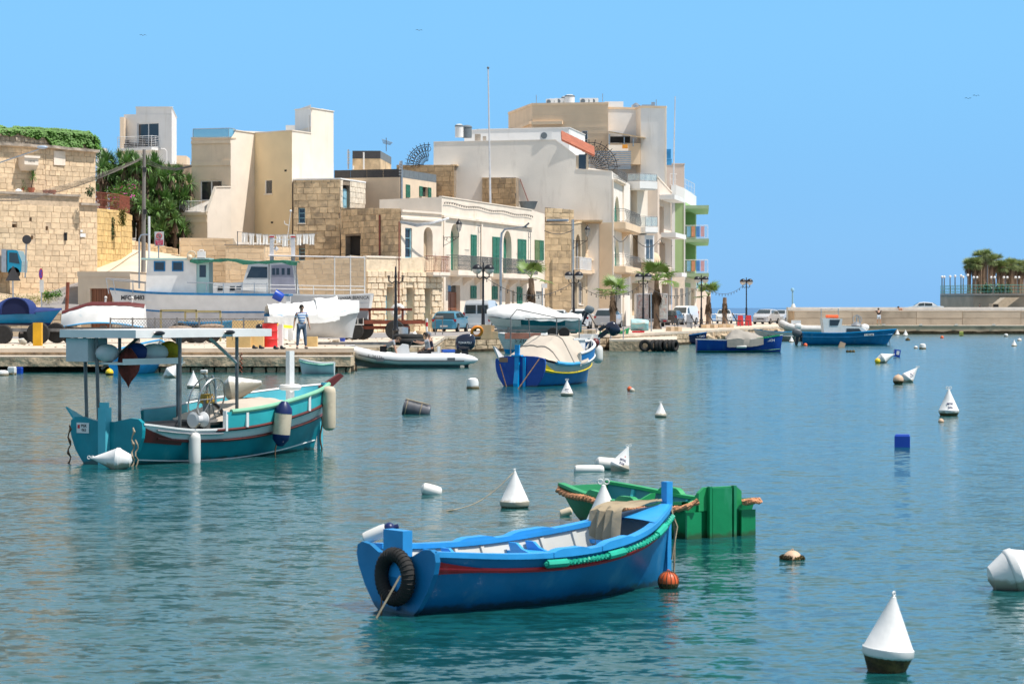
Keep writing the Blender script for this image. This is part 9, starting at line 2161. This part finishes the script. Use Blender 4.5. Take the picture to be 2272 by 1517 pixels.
cone_buoy(266,1040,66,'white double cone buoy lying on its side at the teal boat stern',tilt=-1.5,rings=2,growth=False)
cone_buoy(378,838,38,'white double cone buoy tilted under the canopy, weedy at its foot',tilt=.85,rings=2)
cone_buoy(1374,1044,54,'white lettered cone buoy leaning beside two floating fenders',tilt=.4,rings=2,tag_=('MSK','036'))
cone_buoy(1957,805,30,'white double cone buoy lying beside the yellow ball buoy',tilt=1.2,rings=1)
cone_buoy(2012,848,36,'white lettered cone buoy leaning against a faded peach ball',tilt=.75,rings=2,tag_=('MSK','175'))
cone_buoy(2068,740,14,'tiny white tilted buoy at the middle of the breakwater foot',tilt=.9,rings=0)
t=cone_buoy(2242,1306,150,'huge white cone buoy lying on its side, cut by the frame edge',tilt=1.25,rings=0,growth=False,s=.52)
text('MSK',.075,onboat(place(1385,1046),0,(.01,-.30,.10)),bpy.data.objects['marker_buoy'],m_ink)if False else None
def can(px,py,w_,h_,label,mat,name='float',cat='buoy',tilt=0.,growth=True,boxy=False):
 p=place(px,py);k=p.y/F;w,h=w_*k,h_*k;b=MB();m=Rot(tilt,3,'Y')
 if boxy:b.lathe([(w*.62,-.3*h),(w*.68,-.1*h),(w*.70,.0),(w*.70,h*.85),(w*.60,h),(0,h)],(0,0,0),4,Rot(.6,3,'Z')@m,smooth=False)
 else:b.lathe([(w*.46,-.4*h),(w*.5,0),(w*.5,h*.6),(w*.42,h*.88),(w*.2,h),(0,h)],n=18,m=m)
 for v in b.v:v+=p
 o=solo(b,name,mat,label,cat,p)
 if growth:b=MB();b.lathe([(w*.5,-.3*h),(w*(.54 if not boxy else .6),-.02*h),(w*(.53 if not boxy else .6),.12*h),(w*.48,.2*h)],p,16,m);P(b,'growth',m_alg,o,True)
 return o
def ballb(px,py,d_,label,mat,growth=True,sink=.35,name='ball_buoy',sc=(1,1,1)):
 p=place(px,py);r_=d_/2*p.y/F;b=MB();b.ball(p+Vector((0,0,r_*(1-2*sink))),r_,18,12,sc);o=solo(b,name,mat,label,'buoy',p)
 b=MB();top=p+Vector((0,0,r_*(2-2*sink)));b.torus(top,r_*.13,r_*.05,Rot(PI/2,3,'X'),10,5);P(b,'eye',mat,o,True)
 if growth:b=MB();rr_=r_*1.02;b.lathe([(rr_*cos(a)*sc[0],r_*(1-2*sink)+rr_*sin(a))for a in[rad_(q)for q in(-50,-35,-20,-8)]],p,16);P(b,'growth',m_alg,o,True)
 return o
can(1049,862,26,24,'white drum float with weedy base behind the covered blue boat',m_buoy)
t=fender('floating_fender',place(957,1096)+Vector((0,0,.05)),(1,.1,-.28),.30,.085,m_fendw,None,'white rounded float with dirty base above the blue boat stern','buoy')
fender('floating_fender',place(1307,1046)+Vector((0,0,.03)),(1,0,0),.48,.075,m_fendw,None,'long white fender floating nearest the green boat','buoy');fender('floating_fender',place(1350,1042)+Vector((0,.15,.09)),(1,.2,-.1),.42,.095,m_fendw,None,'white fender floating between the long fender and the lettered cone','buoy')
fender('floating_fender',place(1256,1143)+Vector((0,0,.04)),(1,0,.35),.17,.05,m_fend,None,'small brown and yellow float beside the green boat','buoy')
p=place(924,918);t=T('black_float','ribbed black drum float lashed with rope, in the middle of the water','buoy',p);m=Rot(rad_(104),3,'Y');b=MB();b.lathe([(0,-.34)]+[(.20+.012*(k%2),-.32+k*.053)for k in range(13)]+[(0,.34)],(0,0,.09),22,m);P(b,'drum_body',M('greyed_black_plastic',(.075,.08,.095),.5,var=.3,scale=5),t)
b=MB();b.torus(Vector((0,0,.09))+m@Vector((0,0,-.25)),.222,.012,m,20,4);b.torus(Vector((0,0,.09))+m@Vector((0,0,.1)),.222,.012,m,20,4);b.tube([Vector((0,-.1,.09))+m@Vector((-.21,0,-.3)),Vector((0,-.12,.09))+m@Vector((-.21,0,.25))],.014,4);P(b,'rope_lashing',m_ropet,t)
can(2002,991,34,28,'bright blue plastic drum float with a white seam',m_bplas,growth=False,boxy=True)
b=MB();p=place(2002,991);b.box(p+Vector((.12,-.36,.19)),(.02,.02,.30));
ballb(1483,1304,46,'orange ribbed ball buoy under the bow of the blue rowing boat',m_orange,sink=.18)
o=bpy.data.objects['ball_buoy'];b=MB();p=place(1483,1304);r_=23*p.y/F
for k in range(7):a=k*PI/7;b.torus(p+Vector((0,0,r_*.64)),r_*1.01,.004,Rot(a,3,'Z')@Rot(PI/2,3,'X'),24,4)
P(b,'rope_net',m_chain,o,True)
ballb(1758,1240,44,'half sunk tan ball buoy ringed with dark mussels, in open water',m_pbuoy,sink=.55)
b=MB();p=place(1758,1240);rg2=random.Random(2)
for k in range(170):a=rg2.uniform(0,6.28);rr_=rg2.uniform(.085,.125);b.box(p+Vector((cos(a)*rr_,sin(a)*rr_,rg2.uniform(-.01,.045)*(1.3-rr_/.125*.6))),(.018,.009,.02),rz=a,ry=rg2.uniform(-.6,.6))
P(b,'mussels',m_alg,[o for o in bpy.data.objects if o.get('label','').startswith('half sunk tan')][0],True,stuff=True)
ballb(1993,852,24,'faded peach ball buoy beside the leaning lettered cone',m_pbuoy,sink=.12);ballb(1961,800,16,'small faded pink ball buoy behind the yellow ball buoy',m_pbuoy,sink=.1);ballb(1947,806,13,'bright yellow ball buoy floating past the blue cabin boat',m_ybuoy,False,sink=.1)
b=MB();p=place(1990,792);b.box(p+Vector((0,0,.2)),(.32,.25,.38),ry=.15);o=solo(b,'blue_jerrycan',m_bplas,'small navy jerrycan float with a white label','float');b=MB();b.box(p+Vector((.03,-.14,.22)),(.15,.012,.2),ry=.15);P(b,'label_patch',m_whitep,o,True)
ballb(2032,773,9,'very small white float beside the grey topped drum',m_buoy,False);can(2047,774,15,12,'small white and brown drum float out in open water',m_buoy);ballb(2014,755,11,'small grey brown float below the breakwater',m_alg,False,.5);ballb(2090,750,8,'tiny orange float below the breakwater',m_orange,False)
can(2133,745,9,10,'tiny yellow green drum float at the breakwater foot',M('lime_plastic',(.50,.52,.12),.6),boxy=True);can(2232,747,9,7,'tiny white float at the breakwater foot, beyond the lime one',m_buoy);ballb(2262,756,11,'low white float near the breakwater end of the view',m_buoy,False,.5)
p=place(1868,770);b=MB();b.box(p+Vector((0,0,.12)),(.36,.25,.40),ry=.35);solo(b,'orange_jerrycan',m_pbuoy,'tilted pale orange plastic can floating before the blue cabin boat','float');ballb(1787,767,9,'tiny orange and white float at the blue cabin boat stern',m_orange,False)
p=place(1887,781);b=MB();
for k in range(3):b.ball(p+Vector((-.17+k*.17,0,.03)),.1,8,6)
solo(b,'black_floats',m_alg,'low dark lump floating below the blue cabin boat','float')
ballb(1397,867,12,'orange ball buoy touching a white float in the middle of the water',m_orange,False,.15);ballb(1403,868,12,'white float touching the orange ball buoy in the middle of the water',m_buoy,True,.4)
ballb(2088,936,13,'tiny orange brown float below the lettered cone buoy',m_pbuoy,True,.4);ballb(154,824,13,'red ball buoy floating at the ledge near the canopy stern',M('coral_buoy',(.68,.10,.06),.5),False,.15);ballb(243,832,18,'yellow netted ball buoy at the light blue boat',m_ybuoy,True,.2)
can(453,830,13,10,'small tilted white can float behind the small cone buoy',m_buoy,boxy=True);can(27,831,15,18,'white and pink plastic can float at the picture side of the ledge',m_buoy,boxy=True);can(43,828,13,14,'dark blue plastic can float beside the white and pink one',m_bplas,boxy=True,growth=False);can(6,833,26,12,'low white drum float at the ledge, cut by the frame edge',m_buoy)
b=MB();A_=place(1142,1125)+Vector((0,0,80/F*place(1142,1125).y));B_=place(990,1133);b.tube([A_.lerp(B_,i/12)-Vector((0,0,.12*sin(PI*i/12)))for i in range(13)],.006,4);solo(b,'buoy_line',m_ropet,'thin line slanting from the white cone buoy into the water','rope')
b=MB();pts=[W(535,783+k*3.4+0,95.4)+Vector((.06*sin(k*2.1),0,0))for k in range(15)];b.tube(pts,.03,5);solo(b,'rusty_chain',M('rust_red_steel',(.20,.055,.03)),'rusty chain hanging down the face of the lower ledge','chain')
for(px,y0,y1,D,lb)in((905,598,660,162,''),):pass
b=MB();b.torus(W(883,690,158),.42,.10,Rot(PI/2,3,'X'),20,6);b.torus(W(883,690,157.8),.34,.08,Rot(PI/2,3,'X'),20,6);solo(b,'hose_coil',m_fendw,'pale hose coil hung on the rusticated wall behind the broken lamp','hose')
for(px,py,lb)in((317,79,'tiny bird flying high above the white tower house'),(2148,219,'tiny bird flying over the far palm grove'),(2166,213,'second tiny bird flying over the far palm grove'),(930,68,'tiny bird high in the middle of the sky')):
 c=W(px,py,260);b=MB();b.add([c,c+Vector((.22,.05,.10)),c+Vector((.42,.1,.02)),c+Vector((.2,.1,.05))],[(0,1,2,3)]);b.add([c,c+Vector((-.2,.05,.12)),c+Vector((-.40,.1,.04)),c+Vector((-.18,.1,.06))],[(0,1,2,3)]);b.tube([c+Vector((0,-.12,0)),c,c+Vector((0,.2,0))],[.02,.05,.01],5);solo(b,'bird',m_iron,lb,'bird')
b=MB();b.box(W(1880,735,236),(0.001,.001,.001))if False else None
for k in range(4):
 px=(1961,2043,2122,2205)[k];o=MB();o.box((X(px,235.9),235.93,.93),(.3,.06,.1));P(o,'iron_cleat',m_fendw,bpy.data.objects['breakwater'],True)
D=103;b=MB();b.box((X(790,D),D,ZQ+.12),(3.2,.12,.12));b.box((X(770,D),D+.9,ZQ+.1),(3.6,.1,.1));solo(b,'steel_rail',m_steeld,'long rusty steel rails lying on the quay beside the broken lamp','rail')
for px,py,r_,lb in((745,766,.22,'coil of pale rope on the quay between the sheeted boat and the rails'),(350,768,.25,'coil of brown rope on the quay behind the white canopy'),(1210,746,.26,'coil of rope on the quay below the tarpaulined boat')):
 D=DQ(py)+1;b=MB();b.tube([Vector((X(px,D)+r_*(1-.06*k/6)*cos(k*.55),D+r_*(1-.06*k/6)*sin(k*.55),ZQ+.03+.004*k))for k in range(48)],.022,5);solo(b,'rope_coil',m_ropet,lb,'rope')
for px,py,mt,lb in((160,769,m_whitep,'small white bucket on the quay under the upturned boat'),(760,758,m_bplas,'blue bucket beside the sheeted boat'),(1150,748,m_fendw,'white bucket on the quay before the tarpaulined boat')):
 D=DQ(py)+1;t=T('bucket',lb,'bucket',(X(px,D),D,ZQ));b=MB();b.lathe([(.12,0),(.16,.3),(.17,.31),(.15,.3),(.11,.03)],n=14);P(b,'bucket_body',mt,t);b=MB();b.tube([(.16*cos(a),0,.30+.05*sin(a))for a in[PI*i/8 for i in range(9)]],.008,4);P(b,'handle',m_steel,t)
rq=random.Random(31);b=MB()
for k in range(260):
 px=rq.uniform(0,1050);D=rq.uniform(98.5,126)if px<780 else rq.uniform(118,135);s=rq.uniform(.02,.07);b.box((X(px,D),D,ZQ+s*.3),(s*1.6,s,s*.7),rz=rq.random()*3)
solo(b,'gravel',m_quayw,'scattered chips of stone on the quay','gravel',kind='stuff')
